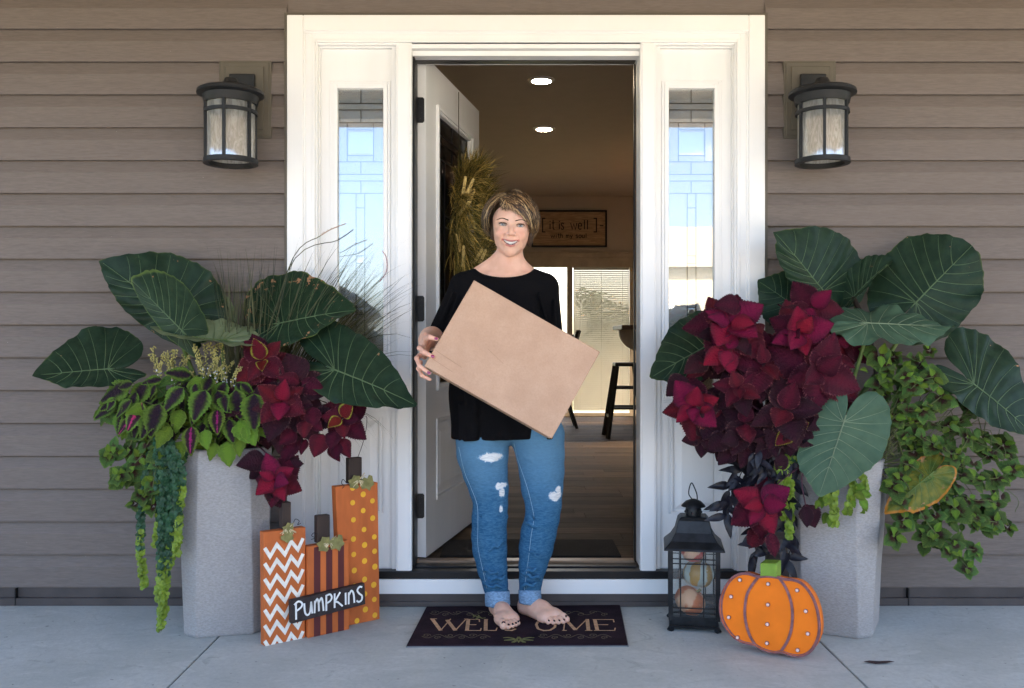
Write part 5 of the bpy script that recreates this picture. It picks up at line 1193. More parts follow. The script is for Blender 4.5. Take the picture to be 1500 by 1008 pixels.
# ------------------------------------------------------------------ grass and small flowers in the left planter
GB = mat('fountain_grass_green', (.030, .042, .018), .6, vary=.4, vs=6, c2=(.085, .085, .035)); GP = mat('grass_plume', (.40, .30, .24), .8, rnd=.2); GPD = mat('dark_grass_plume', (.13, .12, .12), .8)
gr = empty('fountain_grass', (LPX + .06, LPY + .06, .60), 'thin arching grass blades with two seed plumes rising behind the left planter leaves', 'grass plant')
mb = MB(); rr = random.Random(77)
def blade(mb, base, tip, lift, w, n=10):
    base, tip = Vector(base), Vector(tip); P = bez(base, base.lerp(tip, .25) + Vector((0, 0, lift)), base.lerp(tip, .8) + Vector((0, 0, lift)), tip, n)
    side = (tip - base).cross(Vector((0, 1, 0))); side = side.normalized() if side.length > 1e-4 else Vector((1, 0, 0)); tw = rr.uniform(-.6, .6)
    vs_ = []
    for i, p in enumerate(P):
        s = (side*math.cos(tw + i*.12) + Vector((0, 1, 0))*math.sin(tw + i*.12)) * w*(1 - (i/n)**1.6)*.5 + Vector((1e-5, 0, 0)); vs_ += [p - s, p + s]
    mb.add(vs_, [(2*i, 2*i+1, 2*i+3, 2*i+2) for i in range(n)])
for k in range(330):
    zone = rr.random()
    if zone < .34: tx, ty = rr.uniform(300, 410), rr.uniform(350, 440)
    elif zone < .74: tx, ty = rr.gauss(505, 60), rr.gauss(410, 45)
    elif zone < .9: tx, ty = rr.uniform(540, 640), rr.uniform(400, 560)
    else: tx, ty = rr.uniform(500, 590), rr.uniform(560, 690)
    tx = min(tx, 625); ty = max(ty, 345)
    y = rr.uniform(-.30, -.06); y = min(y, -.045)
    blade(mb, Vector((LPX + .05 + rr.uniform(-.06, .08), LPY + .06 + rr.uniform(-.05, .05), .60)), W(tx, ty, y), rr.uniform(.02, .16) + (.10 if ty > 500 else 0), rr.uniform(.004, .0085))
for px, py in ((375,335),(310,385),(345,372),(325,380),(330,395),(392,352),(300,400),(318,372)):
    blade(mb, Vector((LPX + .0, LPY + .05, .6)), W(px, py, -.12), .05, .010)
g_ = mb.build('blades', GB, gr); g_['kind'] = 'stuff'
def plume(pts, m_, r=.006):
    P = cr([W(*q) for q in pts], 10); mb = MB(); mb.tube(P, [r*.3]*len(P), 5)
    for i, p in enumerate(P):
        for k in range(7):
            a = rr.uniform(0, 6.28); d = Vector((math.cos(a), math.sin(a), rr.uniform(-.2, .8))) + (P[min(i+1, len(P)-1)] - P[max(i-1, 0)]).normalized()*1.4
            e = p + d.normalized()*r*(1.7 - .9*i/len(P)); sd_ = d.orthogonal().normalized()*.0007; mb.add([p - sd_, p + sd_, e], [(0, 1, 2)])
    mb.build('seed_plume', m_, gr)
plume([(470,345,-.22),(485,336,-.22),(506,328,-.22)], GP, .007); plume([(495,352,-.20),(506,345,-.20),(517,337,-.20)], GPD, .006); plume([(556,413,-.25),(566,398,-.25),(566,378,-.25),(560,368,-.25)], mat('red_plume', (.20, .03, .05), .8), .004)
mb = MB()
for tip in ((470,345,-.22),(495,352,-.20)): mb.tube(cr([Vector((LPX + .06, LPY + .05, .6)), W(420, 400, -.2), W(*tip)], 6), .0016, 5)
mb.build('stalk', GB, gr)
fb = empty('small_flower_plant', (LPX - .02, LPY, .62), 'spikes of tiny yellow and white flowers behind the lime edged coleus', 'flower')
BUD = mat('yellow_green_bud', (.34, .30, .10), .6, vary=.3, vs=40); WFL = mat('white_petal', (.66, .66, .74), .6)
mb, mw_, ms = MB(), MB(), MB()
for k in range(30):
    cx, cyy = (rr.uniform(228, 265) if k % 5 < 2 else rr.uniform(292, 345)), rr.uniform(560, 570); top = cyy - rr.uniform(20, 62); lean = rr.uniform(-22, 22)
    y = -.36 + rr.uniform(-.05, .05); P = cr([W(cx, cyy + 20, y), W(cx + lean*.4, (cyy + top)/2, y), W(cx + lean, top, y)], 8); ms.tube(P, .0012, 4)
    for i, p in enumerate(P[4:]):
        for q in range(4):
            o_ = Vector((rr.uniform(-1, 1), rr.uniform(-1, .4), rr.uniform(-.6, .6)))*.008; (mb if (i > 3 or rr.random() < .7) else mw_).ell(p + o_, (.0026, .0026, .0030), 5, 4)
for m_, nm, mt in ((mb, 'buds', BUD), (mw_, 'petals', WFL), (ms, 'stems', STG)): m_.build(nm, mt, fb)['kind'] = 'stuff'

# ------------------------------------------------------------------ wreath on the open door
wr = empty('wreath', MD @ Vector((.45, .04, 1.50)), 'bushy olive and gold pine needle wreath hanging on the open door', 'wreath')
NE = [mat('olive_needles', (.14, .11, .022), .6, vary=.3, vs=9), mat('gold_needles', (.50, .34, .09), .6, vary=.3, vs=9), mat('dark_needles', (.035, .032, .010), .6)]
rr = random.Random(101); ms_ = [MB(), MB(), MB()]
WC = Vector((.45, .055, 1.555)); Rw = .20
for k in range(5200):
    a = rr.uniform(0, 6.283); c = WC + Vector((math.cos(a)*Rw, rr.uniform(-.02, .05), math.sin(a)*Rw*1.25)); rad = Vector((math.cos(a), 0, math.sin(a))); tan = Vector((-math.sin(a), 0, math.cos(a)))
    d = (rad*rr.gauss(.5, .55) + tan*rr.choice((1, 1, .6))*rr.uniform(.2, 1.1) + Vector((0, 1, 0))*abs(rr.gauss(.40, .45)) + Vector((0, 0, .12))).normalized(); L = rr.uniform(.09, .19)
    p, q, e = c, c + d*L*.55 + Vector((0, 0, .004)), c + d*L - Vector((0, 0, .02)); s = d.orthogonal().normalized(); s.rotate(Matrix.Rotation(rr.uniform(0, 3.1), 3, d)); s *= .0011
    if min(v.y for v in (q, e)) < .004: continue
    ms_[0 if rr.random() < .5 else (1 if rr.random() < .62 else 2)].add([p - s, p + s, q + s, q - s, e], [(0, 1, 2, 3), (3, 2, 4)])
for i, nm in enumerate(('olive_needles', 'gold_needles', 'dark_needles')): ms_[i].build(nm, NE[i], wr, M=MD)['kind'] = 'stuff'
WH = mat('wheat_gold', (.66, .48, .18), .6, vary=.2, vs=40)
for k, (a, l, y) in enumerate(((100, .12, .13), (80, .10, .15), (130, .12, .14), (60, .11, .16), (160, .1, .15), (200, .1, .16), (215, .09, .17), (240, .1, .16), (185, .09, .17), (20, .1, .15), (110, .09, .18), (265, .1, .15))):
    c = Vector((.235 + rr.uniform(-.03, .05), .05 + (y - .13)*1.3 + rr.uniform(0, .05), 1.53 + .16*math.sin(k*2.4))); d = Vector((rr.uniform(-.3, .3), rr.uniform(-.1, .6), rr.uniform(.5, 1) if k % 4 else -rr.uniform(.4, .9))).normalized(); l *= .75; m = MB()
    for i in range(14):
        for s in range(3):
            o_ = Vector((math.cos(s*2.1 + i), math.sin(s*2.1 + i), 0))*.006*(1 - .5*i/14); m.ell(c + d*l*i/14 + o_, (.0034, .0034, .006), 5, 4)
    m.build('wheat_ear', WH, wr, M=MD)
m = MB(); m.tube([WC + Vector((math.cos(R(15*k))*Rw, 0, math.sin(R(15*k))*Rw*1.1)) for k in range(25)], .012, 6); m.tube([WC + Vector((0, -.03, Rw)), Vector((.45, .016, 2.03)), Vector((.45, .016, 2.19))], .002, 4); m.build('wire_ring', NE[2], wr, M=MD)
# ================================================================== the woman with the box
def axis(segs):
    out = []
    for a, b, s in segs:
        n = max(1, int(round((b-a)/s))); out += [a + (b-a)*i/n for i in range(n)]
    return np.array(out + [segs[-1][1]], 'f')
class SDF:
    def __init__(s, xs, ys, zs):
        s.x, s.y, s.z = xs, ys, zs; s.F = np.full((len(xs), len(ys), len(zs)), .05, 'f')
    def sub(s, c, r):
        sl = []
        for ax, c_, r_ in zip((s.x, s.y, s.z), c, r):
            a, b = np.searchsorted(ax, c_ - r_), np.searchsorted(ax, c_ + r_); sl.append(slice(max(0, a-1), min(len(ax), b+1)))
        return tuple(sl), s.x[sl[0]][:, None, None], s.y[sl[1]][None, :, None], s.z[sl[2]][None, None, :]
    def comb(s, sl, d, k, mode):
        a = s.F[sl]
        if mode == 'add': h = np.clip(.5 + .5*(a - d)/k, 0, 1); s.F[sl] = a*(1-h) + d*h - k*h*(1-h)
        else: d = -d; h = np.clip(.5 - .5*(a - d)/k, 0, 1); s.F[sl] = a*(1-h) + d*h + k*h*(1-h)
    def cap(s, p, q, r1, r2=None, k=.012, sc=(1, 1, 1), mode='add'):
        """tapered limb from p to q; sc squashes its section along x, y, z"""
        r2 = r1 if r2 is None else r2; p = np.array(p, 'f'); q = np.array(q, 'f'); sc = np.array(sc, 'f'); m = max(r1, r2)
        c = (p+q)/2; ext = np.abs(q-p)/2 + m*sc + k + .008
        sl, X, Y, Z = s.sub(c, ext); pa = [(X-p[0])/sc[0], (Y-p[1])/sc[1], (Z-p[2])/sc[2]]; ba = (q-p)/sc; L = float((ba**2).sum()) + 1e-9
        h = np.clip((pa[0]*ba[0] + pa[1]*ba[1] + pa[2]*ba[2])/L, 0, 1)
        d = np.sqrt((pa[0]-h*ba[0])**2 + (pa[1]-h*ba[1])**2 + (pa[2]-h*ba[2])**2) - (r1 + (r2-r1)*h)
        s.comb(sl, (d*min(sc)).astype('f'), k, mode)
    def ell(s, c, r, k=.012, mode='add', Rm=None):
        c = np.array(c, 'f'); r = np.array(r, 'f'); m = float(r.max()) if Rm is not None else r
        ext = (m if Rm is not None else r) + k + .008; ext = np.array([ext]*3) if np.ndim(ext) == 0 else ext
        sl, X, Y, Z = s.sub(c, ext); a, b, g = X-c[0], Y-c[1], Z-c[2]
        if Rm is not None:
            a, b, g = [Rm[0][i]*a + Rm[1][i]*b + Rm[2][i]*g for i in range(3)]
        k0 = np.sqrt((a/r[0])**2 + (b/r[1])**2 + (g/r[2])**2); k1 = np.sqrt((a/r[0]**2)**2 + (b/r[1]**2)**2 + (g/r[2]**2)**2) + 1e-6
        s.comb(sl, (k0*(k0-1)/k1).astype('f'), k, mode)
    def mesh(s):
        F = s.F; S = F < 0; n0, n1, n2 = [n-1 for n in F.shape]
        cnt = np.zeros((n0, n1, n2), 'i1')
        for i in (0, 1):
            for j in (0, 1):
                for k in (0, 1): cnt += S[i:n0+i, j:n1+j, k:n2+k]
        idx = np.argwhere((cnt > 0) & (cnt < 8)); N = len(idx)
        off = [(i, j, k) for i in (0, 1) for j in (0, 1) for k in (0, 1)]
        val = np.stack([F[idx[:, 0]+o[0], idx[:, 1]+o[1], idx[:, 2]+o[2]] for o in off], 1)
        pos = np.zeros((N, 3)); c = np.zeros(N)
        for a in range(8):
            for b in range(a+1, 8):
                if sum(x != y for x, y in zip(off[a], off[b])) != 1: continue
                va, vb = val[:, a], val[:, b]; m = (va < 0) != (vb < 0); t = np.where(m, va/np.where(m, va-vb, 1), 0)
                e = np.array(off[a], float)[None] + t[:, None]*(np.array(off[b], float) - np.array(off[a], float))[None]
                pos += e*m[:, None]; c += m
        pos = pos/c[:, None]; P = np.zeros((N, 3))
        for ax, arr in enumerate((s.x, s.y, s.z)):
            i = idx[:, ax]; P[:, ax] = arr[i] + (arr[i+1] - arr[i])*pos[:, ax]
        flat = (idx[:, 0]*n1 + idx[:, 1])*n2 + idx[:, 2]
        faces = []
        st = (n1*n2, n2, 1)
        for ax in range(3):
            b, c_ = [q for q in range(3) if q != ax]
            ia = [slice(None)]*3; ib = [slice(None)]*3; ia[ax] = slice(0, -1); ib[ax] = slice(1, None)
            A, B = S[tuple(ia)], S[tuple(ib)]; e = np.argwhere(A != B)
            ok = (e[:, b] > 0) & (e[:, c_] > 0) & (e[:, b] < F.shape[b]-1) & (e[:, c_] < F.shape[c_]-1); e = e[ok]
            sg = A[e[:, 0], e[:, 1], e[:, 2]]; f = e[:, 0]*st[0] + e[:, 1]*st[1] + e[:, 2]*st[2]
            q = np.stack([f - st[b] - st[c_], f - st[c_], f, f - st[b]], 1)
            flip = sg if ax != 1 else ~sg
            q[~flip] = q[~flip][:, ::-1]; faces.append(q)
        Q = np.searchsorted(flat, np.concatenate(faces))
        return P, Q
def np_mesh(name, P, Q, m, parent, smooth_it=0):
    me = bpy.data.meshes.new(name); T = np.array(wmat(parent).inverted()); P = P @ T[:3, :3].T + T[:3, 3]
    me.vertices.add(len(P)); me.vertices.foreach_set('co', P.astype('f').ravel())
    me.loops.add(len(Q)*4); me.loops.foreach_set('vertex_index', Q.astype('i').ravel())
    me.polygons.add(len(Q)); me.polygons.foreach_set('loop_start', np.arange(0, len(Q)*4, 4, dtype='i'))
    me.polygons.foreach_set('use_smooth', np.ones(len(Q), bool)); me.update(calc_edges=True); me.validate(); me.materials.append(m)
    o = link(name, me, parent)
    if smooth_it:
        sm = o.modifiers.new('smooth', 'SMOOTH'); sm.factor = .5; sm.iterations = smooth_it
    return o
def lap(P, Q, it, mask=None):
    n = len(P)
    E = np.concatenate([Q[:, [0, 1]], Q[:, [1, 2]], Q[:, [2, 3]], Q[:, [3, 0]]])
    for _ in range(it):
        A = np.zeros_like(P); c = np.zeros(n)
        for k in range(3): A[:, k] = np.bincount(E[:, 0], P[E[:, 1], k], n) + np.bincount(E[:, 1], P[E[:, 0], k], n)
        c = np.bincount(E[:, 0], minlength=n) + np.bincount(E[:, 1], minlength=n); Nw = A/np.maximum(c, 1)[:, None]
        w = .5 if mask is None else .5*mask[:, None]; P = P + (Nw - P)*w
    return P

pers = empty('person', (.03, -.22, .008), 'smiling barefoot woman in black top and ripped jeans holding the cardboard box', 'person')
MZ = .0092                                     # top of the doormat
# head frame: a = to the picture's right, b = towards the camera, c = up
roll = R(4.0); ha = Vector((math.cos(roll), 0, -math.sin(roll))); hb = Vector((0, -1, 0)); hc = Vector((math.sin(roll), 0, math.cos(roll)))
HO = W(749.5, 329.5, -.305) + Vector((0, .083, 0))
def Hd(a, b, c): return HO + ha*a + hb*b + hc*c
HR = [[ha[i], hb[i], hc[i]] for i in range(3)]
HRm = Matrix(((ha.x, hb.x, hc.x), (ha.y, hb.y, hc.y), (ha.z, hb.z, hc.z)))
if True:
    X = axis([(-.36, -.12, .0032), (-.12, .115, .0017), (.115, .26, .0034)]); Y = axis([(-.62, -.38, .0026), (-.38, -.16, .0022), (-.16, -.02, .0035)]); Z = axis([(.004, .12, .0020), (.12, .84, .0065), (.84, 1.10, .0026), (1.10, 1.30, .004), (1.30, 1.62, .0017)])
    B = SDF(X, Y, Z)
    # ---- torso, shoulders, neck
    yt = -.185
    wv = lambda px, py, y=yt: W(px, py, y)
    B.ell(wv(740, 455), (.135, .080, .12), .03); B.ell(wv(741, 520), (.115, .078, .12), .04); B.ell(wv(742, 590), (.135, .085, .08), .04)
    B.ell(wv(738, 425, -.195), (.145, .070, .055), .03)
    SL, SR = wv(678, 422), wv(799, 424)
    B.cap(wv(733, 392, -.175), SL, .034, .036, .03); B.cap(wv(752, 393, -.175), SR, .034, .036, .03)
    B.cap(Hd(0, -.028, -.06), wv(742, 405, -.17), .0475, .056, .02); B.cap(wv(727, 380, -.18), wv(695, 407, -.18), .020, .028, .025); B.cap(wv(757, 381, -.18), wv(780, 408, -.18), .020, .027, .025); B.cap(wv(741, 398, -.19), wv(740, 425, -.215), .05, .06, .03)
    B.cap(wv(734, 405, -.236), wv(704, 402, -.215), .006, .006, .022); B.cap(wv(750, 405, -.236), wv(778, 403, -.215), .006, .006, .022)   # collar bones
    # ---- arms
    EL, WLr = W(640, 500, -.115), W(624, 499, -.385)
    B.cap(SL, EL, .041, .036, .02); B.cap(EL, W(632, 496, -.22), .038, .041, .02); B.cap(W(632, 496, -.22), WLr, .041, .0265, .02, sc=(1, 1, 1.0))
    ER, WRr = W(808, 508, -.15), W(792, 572, -.325)
    B.cap(SR, ER, .041, .036, .02); B.cap(ER, W(803, 535, -.23), .037, .037, .02); B.cap(W(803, 535, -.23), WRr, .037, .024, .02)
    # ---- her right hand on the box edge (fingers come round to the front face)
    kf = .0045
    B.ell(W(621.5, 512, -.435), (.0165, .048, .036), .014); B.cap(WLr, W(622, 506, -.42), .0255, .022, .014, sc=(.85, 1, 1.1))
    FI = [[(624.5, 501, -.470), (624, 496.5, -.515), (630, 494, -.550), (640, 497, -.5565)], [(619, 510, -.472), (614.5, 510, -.522), (621, 516, -.554), (634.5, 523, -.5575)],
          [(615, 521, -.468), (610.5, 525, -.515), (615, 537, -.549), (629, 547, -.5545)], [(616, 531, -.455), (613, 540, -.490), (618, 550, -.515), (630, 556, -.515)]]
    for i, f in enumerate(FI):
        r = (.0090, .0090, .0086, .0078)[i]; q = [W(*p) for p in f]
        B.cap(q[0], q[1], r*1.12, r, .008); B.cap(q[1], q[2], r, r*.93, kf); B.cap(q[2], q[3], r*.93, r*.80, kf)
    q = [W(626, 503, -.40), W(634, 506, -.352), W(650, 514, -.343), W(661, 520, -.344)]
    B.cap(q[0], q[1], .0125, .0115, .01); B.cap(q[1], q[2], .0112, .0100, .005); B.cap(q[2], q[3], .0100, .0085, .005)
    # ---- her left hand flat behind the box
    B.ell(W(778, 586, -.345), (.042, .013, .034), .012)
    for i, f in enumerate([[(766, 574, -.347), (754, 571, -.350), (744, 571, -.353)], [(763, 582, -.347), (750, 582, -.350), (739, 584, -.353)], [(764, 591, -.347), (752, 594, -.350), (742, 597, -.353)], [(768, 599, -.347), (759, 604, -.350), (751, 608, -.353)]]):
        q = [W(*p) for p in f]; r = (.0092, .0095, .0088, .008)[i]; B.cap(q[0], q[1], r, r*.93, .006); B.cap(q[1], q[2], r*.93, r*.8, .004)
    q = [W(785, 574, -.345), (W(780, 562, -.350)), W(770, 555, -.353)]; B.cap(q[0], q[1], .0115, .0105, .008); B.cap(q[1], q[2], .0105, .009, .004)
    # ---- legs inside the jeans
    for L_ in ([(709, 645, .080), (714, 690, .070), (719, 740, .052), (717, 790, .052), (723, 840, .042), (728, 880, .033)], [(785, 645, .080), (792, 690, .066), (795, 745, .050), (787, 795, .052), (778, 845, .036), (776, 876, .032)]):
        y_ = -.188
        for k, (a, b) in enumerate(zip(L_, L_[1:])): B.cap(W(a[0], a[1], y_ + (0, 0, -.005, 0, .012, .02)[k]), W(b[0], b[1], y_ + (0, 0, -.005, 0, .012, .02)[k+1]), a[2]*.86, b[2]*.86, .02)
    # ---- feet
    def foot(H0, d, m, S_=1.0):
        d = Vector((*d, 0)).normalized(); u = Vector((-d.y, d.x, 0)) * -1
        P = lambda l, f, z: tuple(Vector((H0[0], H0[1], MZ)) + u*(l*S_) + d*(f*S_) + Vector((0, 0, z)))
        c = B.cap
        c(P(0, .022, .026), P(0, .028, .03), .0255, .0255, .01); c(P(0, .03, .035), P(0, .040, .095), .025, .028, .02); c(P(0, .040, .085), P(0, .038, .17), .028, .031, .02)
        B.ell(P(m*.030, .055, .072), (.010,)*3, .012); B.ell(P(-m*.030, .047, .062), (.010,)*3, .012)
        c(P(0, .055, .050), P(m*.006, .12, .036), .0265, .023, .02); c(P(m*.006, .12, .036), P(m*.010, .175, .024), .0235, .019, .02); c(P(-m*.012, .09, .030), P(-m*.022, .165, .020), .022, .017, .02)
        c(P(m*.008, .03, .018), P(m*.02, .17, .018), .018, .018, .02); c(P(-m*.014, .03, .017), P(-m*.026, .16, .016), .017, .016, .02)
        c(P(m*.028, .165, .0205), P(m*.028, .186, .0185), .0195, .0175, .012); c(P(-m*.034, .15, .0165), P(-m*.034, .165, .0155), .0155, .0145, .012)
        c(P(m*.01, .17, .022), P(-m*.020, .165, .019), .018, .016, .012)
        toes = [(m*.029, .190, m*.028, .222, .0145, .0135), (m*.009, .192, m*.0095, .226, .0108, .0098), (-m*.0075, .186, -m*.008, .218, .0100, .0092), (-m*.022, .176, -m*.0235, .207, .0096, .0088), (-m*.0345, .163, -m*.037, .192, .0092, .0088)]
        nl = []
        for k, (l0, f0, l1, f1, r0, r1) in enumerate(toes):
            c(P(l0, f0 - .012, r0 + .005), P(l0*.6 + l1*.4, f0*.5 + f1*.5, r0 + .0055), r0*.95, r0*.88, .004); c(P(l0*.6 + l1*.4, f0*.5 + f1*.5, r0 + .005), P(l1, f1, r1 - .001), r0*.9, r1, .0035)
            nl.append((Vector(P(l1, f1 + .0045, r1*1.72)), d, r1*(.68 if k == 0 else .58)))
        return nl
    nails_r = foot((-.064, -.128), (.27, -.96), 1, .98); nails_l = foot((.034, -.124), (.66, -.75), -1, .98)
    # ---- head
    def he(c, r, k=.012, mode='add'): B.ell(tuple(Hd(*c)), r, k, mode, HR)
    def hcap(p, q, r1, r2=None, k=.006, mode='add'): B.cap(tuple(Hd(*p)), tuple(Hd(*q)), r1, r2, k, mode=mode)
    he((0, -.018, .038), (.073, .092, .080), .01); he((0, .026, .020), (.0690, .060, .062), .02); he((0, .026, -.030), (.0635, .057, .068), .02)
    he((0, .054, -.088), (.026, .024, .021), .022); hcap((-.034, .008, -.062), (0, .052, -.090), .014, .015, .02); hcap((.034, .008, -.062), (0, .052, -.090), .014, .015, .02)
    for s in (-1, 1):
        he((s*.036, .061, -.033), (.021, .019, .018), .016)                       # smiling cheeks
        he((s*.034, .064, .020), (.021, .014, .007), .012)                        # brow
        he((s*.066, .0, -.006), (.008, .014, .026), .006)
        he((s*.0315, .0925, .0), (.0165, .013, .0105), .011, 'sub')                # eye socket
        he((s*.0315, .0662, .0), (.0155, .0142, .0130), .003)                      # lids
        he((s*.0315, .079, -.0003), (.0140, .013, .0048), .0012, 'sub')           # slit between the lids
    he((0, .074, .012), (.012, .012, .018), .012)
    hcap((0, .076, .008), (0, .0985, -.027), .0078, .0092, .008); he((0, .100, -.0315), (.0105, .0095, .0085), .006)
    for s in (-1, 1):
        he((s*.0125, .0885, -.0345), (.0075, .0095, .0070), .005); he((s*.0062, .0935, -.0405), (.0032, .0042, .0026), .0015, 'sub')
        hcap((s*.021, .084, -.036), (s*.036, .071, -.062), .0022, .0022, .006, 'sub')   # smile folds
    he((0, .074, -.062), (.030, .017, .020), .012)
    mo = [(-.0310, .0675, -.0495), (-.0245, .0765, -.0540), (-.012, .0850, -.0585), (0, .0870, -.0600), (.012, .0850, -.0585), (.0245, .0765, -.0540), (.0310, .0675, -.0495)]
    ml_ = [(-.0310, .0675, -.0500), (-.0240, .0750, -.0620), (-.012, .0820, -.0725), (0, .0840, -.0755), (.012, .0820, -.0725), (.0240, .0750, -.0620), (.0310, .0675, -.0500)]
    for k in range(6):
        rU = (.0022, .0032, .0040, .0040, .0032, .0022)[k]; hcap(mo[k], mo[k+1], rU, None, .0022); hcap(ml_[k], ml_[k+1], rU*1.1, None, .0026)
    [he((k*.0060, .088 - .00045*k*k, -.0668 + .00064*k*k), (.0065, .017, .0066 - .00032*k*k), .0016, 'sub') for k in range(-4, 5)]
    P, Q = B.mesh(); del B.F
    P = lap(P, Q, 2)
    # colour of the skin: lips, blush, knuckles, plus shading painted round the eyes
    rel = P - np.array(HO); A_, B_, C_ = rel @ np.array(ha), rel @ np.array(hb), rel @ np.array(hc)
    def polyd(pl):
        d = np.full(len(P), 9.)
        for a, b in zip(pl, pl[1:]):
            a, b = np.array(a), np.array(b); ba = b-a; pa = np.stack([A_, B_, C_], 1) - a; h = np.clip(pa @ ba/(ba @ ba), 0, 1); d = np.minimum(d, np.linalg.norm(pa - h[:, None]*ba, axis=1))
        return d
    near = np.clip(1 - (np.minimum(polyd(mo), polyd(ml_)) - .0048)/.0018, 0, 1)*(B_ > .05)
    cheek = sum(np.exp(-(((A_ - s*.040)/.017)**2 + ((C_ + .030)/.015)**2)) for s in (-1, 1))*(B_ > .03)
    nose = np.exp(-((A_/.014)**2 + ((C_ + .034)/.010)**2))*(B_ > .08)
    eye = sum(np.exp(-(((A_ - s*.0315)/.019)**2 + ((C_ - .002)/.008)**2)) for s in (-1, 1))*(B_ > .03)
    hand = ((P[:, 1] < -.40) & (P[:, 2] < 1.15)).astype(float); ft = np.clip((.10 - P[:, 2])/.06, 0, 1)
    CA = np.stack([near, np.clip(cheek*.8 + nose*.45 + hand*.35, 0, 1), np.clip(eye, 0, 1), np.ones(len(P))], 1).astype('f')
t = NT('skin'); at = t.new('ShaderNodeAttribute', attribute_name='tone'); sp = t.new('ShaderNodeSeparateColor'); t.L(at.outputs['Color'], sp.inputs[0])
n1 = t.noise(t.coord(), 30, 4); c = t.mix(t.ramp(n1, .3, .7), (.68, .395, .285), (.76, .465, .345))
c = t.mix(t.math('MULTIPLY', sp.outputs[1], .40), c, (.56, .17, .13)); c = t.mix(t.math('MULTIPLY', sp.outputs[2], .38), c, (.24, .11, .085)); c = t.mix(t.math('MULTIPLY', sp.outputs[0], .8), c, (.42, .10, .10))
t.bump(t.noise(t.coord(), 260, 3), .12, .0006); SKIN = t.out(c, .46, 0, .45); t.p.inputs['Subsurface Weight'].default_value = .18; t.p.inputs['Subsurface Radius'].default_value = (.012, .005, .003); t.p.inputs['Subsurface Scale'].default_value = .6
body = np_mesh('body', P, Q, SKIN, pers)
ca = body.data.color_attributes.new('tone', 'FLOAT_COLOR', 'POINT')
if len(ca.data) == len(CA): ca.data.foreach_set('color', CA.ravel())
body.modifiers.new('sm', 'SMOOTH').iterations = 1
# eyes, teeth, brows, lashes
btree = BVHTree.FromPolygons([tuple(p) for p in P], [tuple(q) for q in Q])
def face(a, c, off=.0006, bmax=.14):
    o_ = Hd(a, bmax, c); h = btree.ray_cast(o_, -hb)
    return (h[0] if h[0] else Hd(a, .08, c)) + hb*off
EYW = mat('eye_white', (.46, .44, .43), .15, vary=0, spec=.6); IRIS = mat('blue_grey_iris', (.06, .09, .105), .1, vary=.4, vs=900, spec=.7); PUP = mat('pupil', (.004, .004, .004), .1, spec=.8); HAIRD = mat('brow_hair', (.055, .030, .018), .6)
def hmb(mb, nm, m_, par=pers, **k): return mb.build(nm, m_, par, **k)
for s in (-1, 1):
    c = Hd(s*.0315, .0655, 0); m = MB(); m.ell(c, (.0118, .0118, .0118), 24, 16); e_ = m.build('eye', EYW, pers, smooth=True)
    for nm, mt, r, off in (('iris', IRIS, .0056, .0110), ('pupil', PUP, .0025, .0119)):
        m = MB(); m.ell(c + hb*(off - .0006) + ha*(.0002*s), (r, .0010, r), 20, 8, Matrix(((1,0,0),(0,1,0),(0,0,1)))); m.build(nm, mt, e_, smooth=True)
    m = MB(); n = 14; pts = []
    for i in range(n+1):
        f = -1 + 2*i/n; pts.append(face(s*.0315 + f*.0150*s, .0056*math.sqrt(max(0, 1 - f*f*.96)) + .0012*max(0, f), .0004))
    m.tube(pts, [.0008 + .0013*math.sin(math.pi*i/n)**.7 + .0007*(i/n) for i in range(n+1)], 5)
    for i in range(2, n+1):
        p = pts[i]; f = i/n; m.tube([p, p + hb*.004 + hc*.0012, p + hb*.0062 + hc*.0045 + ha*s*.0035*f], [.0004, .0003, .0001], 3)
    m.tube([face(s*.0315 + f*.0142*s, -.0053*math.sqrt(max(0, 1 - f*f*.96)), .0001) for f in [-1 + i/5 for i in range(11)]], .00055, 4)
    m.build('eyelashes', HAIRD, pers, smooth=True)
    m = MB(); rr = random.Random(4 + s)
    for k in range(150):
        f = rr.random(); a_ = s*(.0125 + .040*f); c0 = .0150 + .0070*math.sin(min(1, f*1.25)*math.pi*.62) - (.004*max(0, f - .6)/.4) + rr.uniform(-.0017, .0017)*(1 - .6*f)
        L = .0058
        p = face(a_, c0, .0003); q = face(a_ + s*L*.9, c0 + L*(.42 - .75*f), .0010); m.tube([p, q], [.0010, .0004], 3)
    m.build('eyebrow', HAIRD, pers)
m = MB()
for k in range(-5, 6):
    a_ = k*.0043; w_ = .00215; b0 = .0806 - 13*a_*a_; top = -.0585 + 11*a_*a_; hgt = .0125*math.sqrt(max(0.05, 1 - (a_/.026)**2)) * (1.05 if abs(k) < 2 else .92 + .04*(abs(k) == 3))
    m.ell(Hd(a_, b0, top - hgt/2), (w_, .0022, hgt/2), 8, 8, HRm)
m.build('teeth', mat('tooth_enamel', (.80, .77, .72), .2, vary=.02, spec=.6), pers, smooth=True)
m = MB(); m.ell(Hd(0, .0715, -.0645), (.024, .006, .0095), 16, 10, HRm); m.build('mouth_lining', mat('mouth_inside', (.10, .02, .02), .5), pers, smooth=True)  # dark red inside of the mouth, behind the teeth
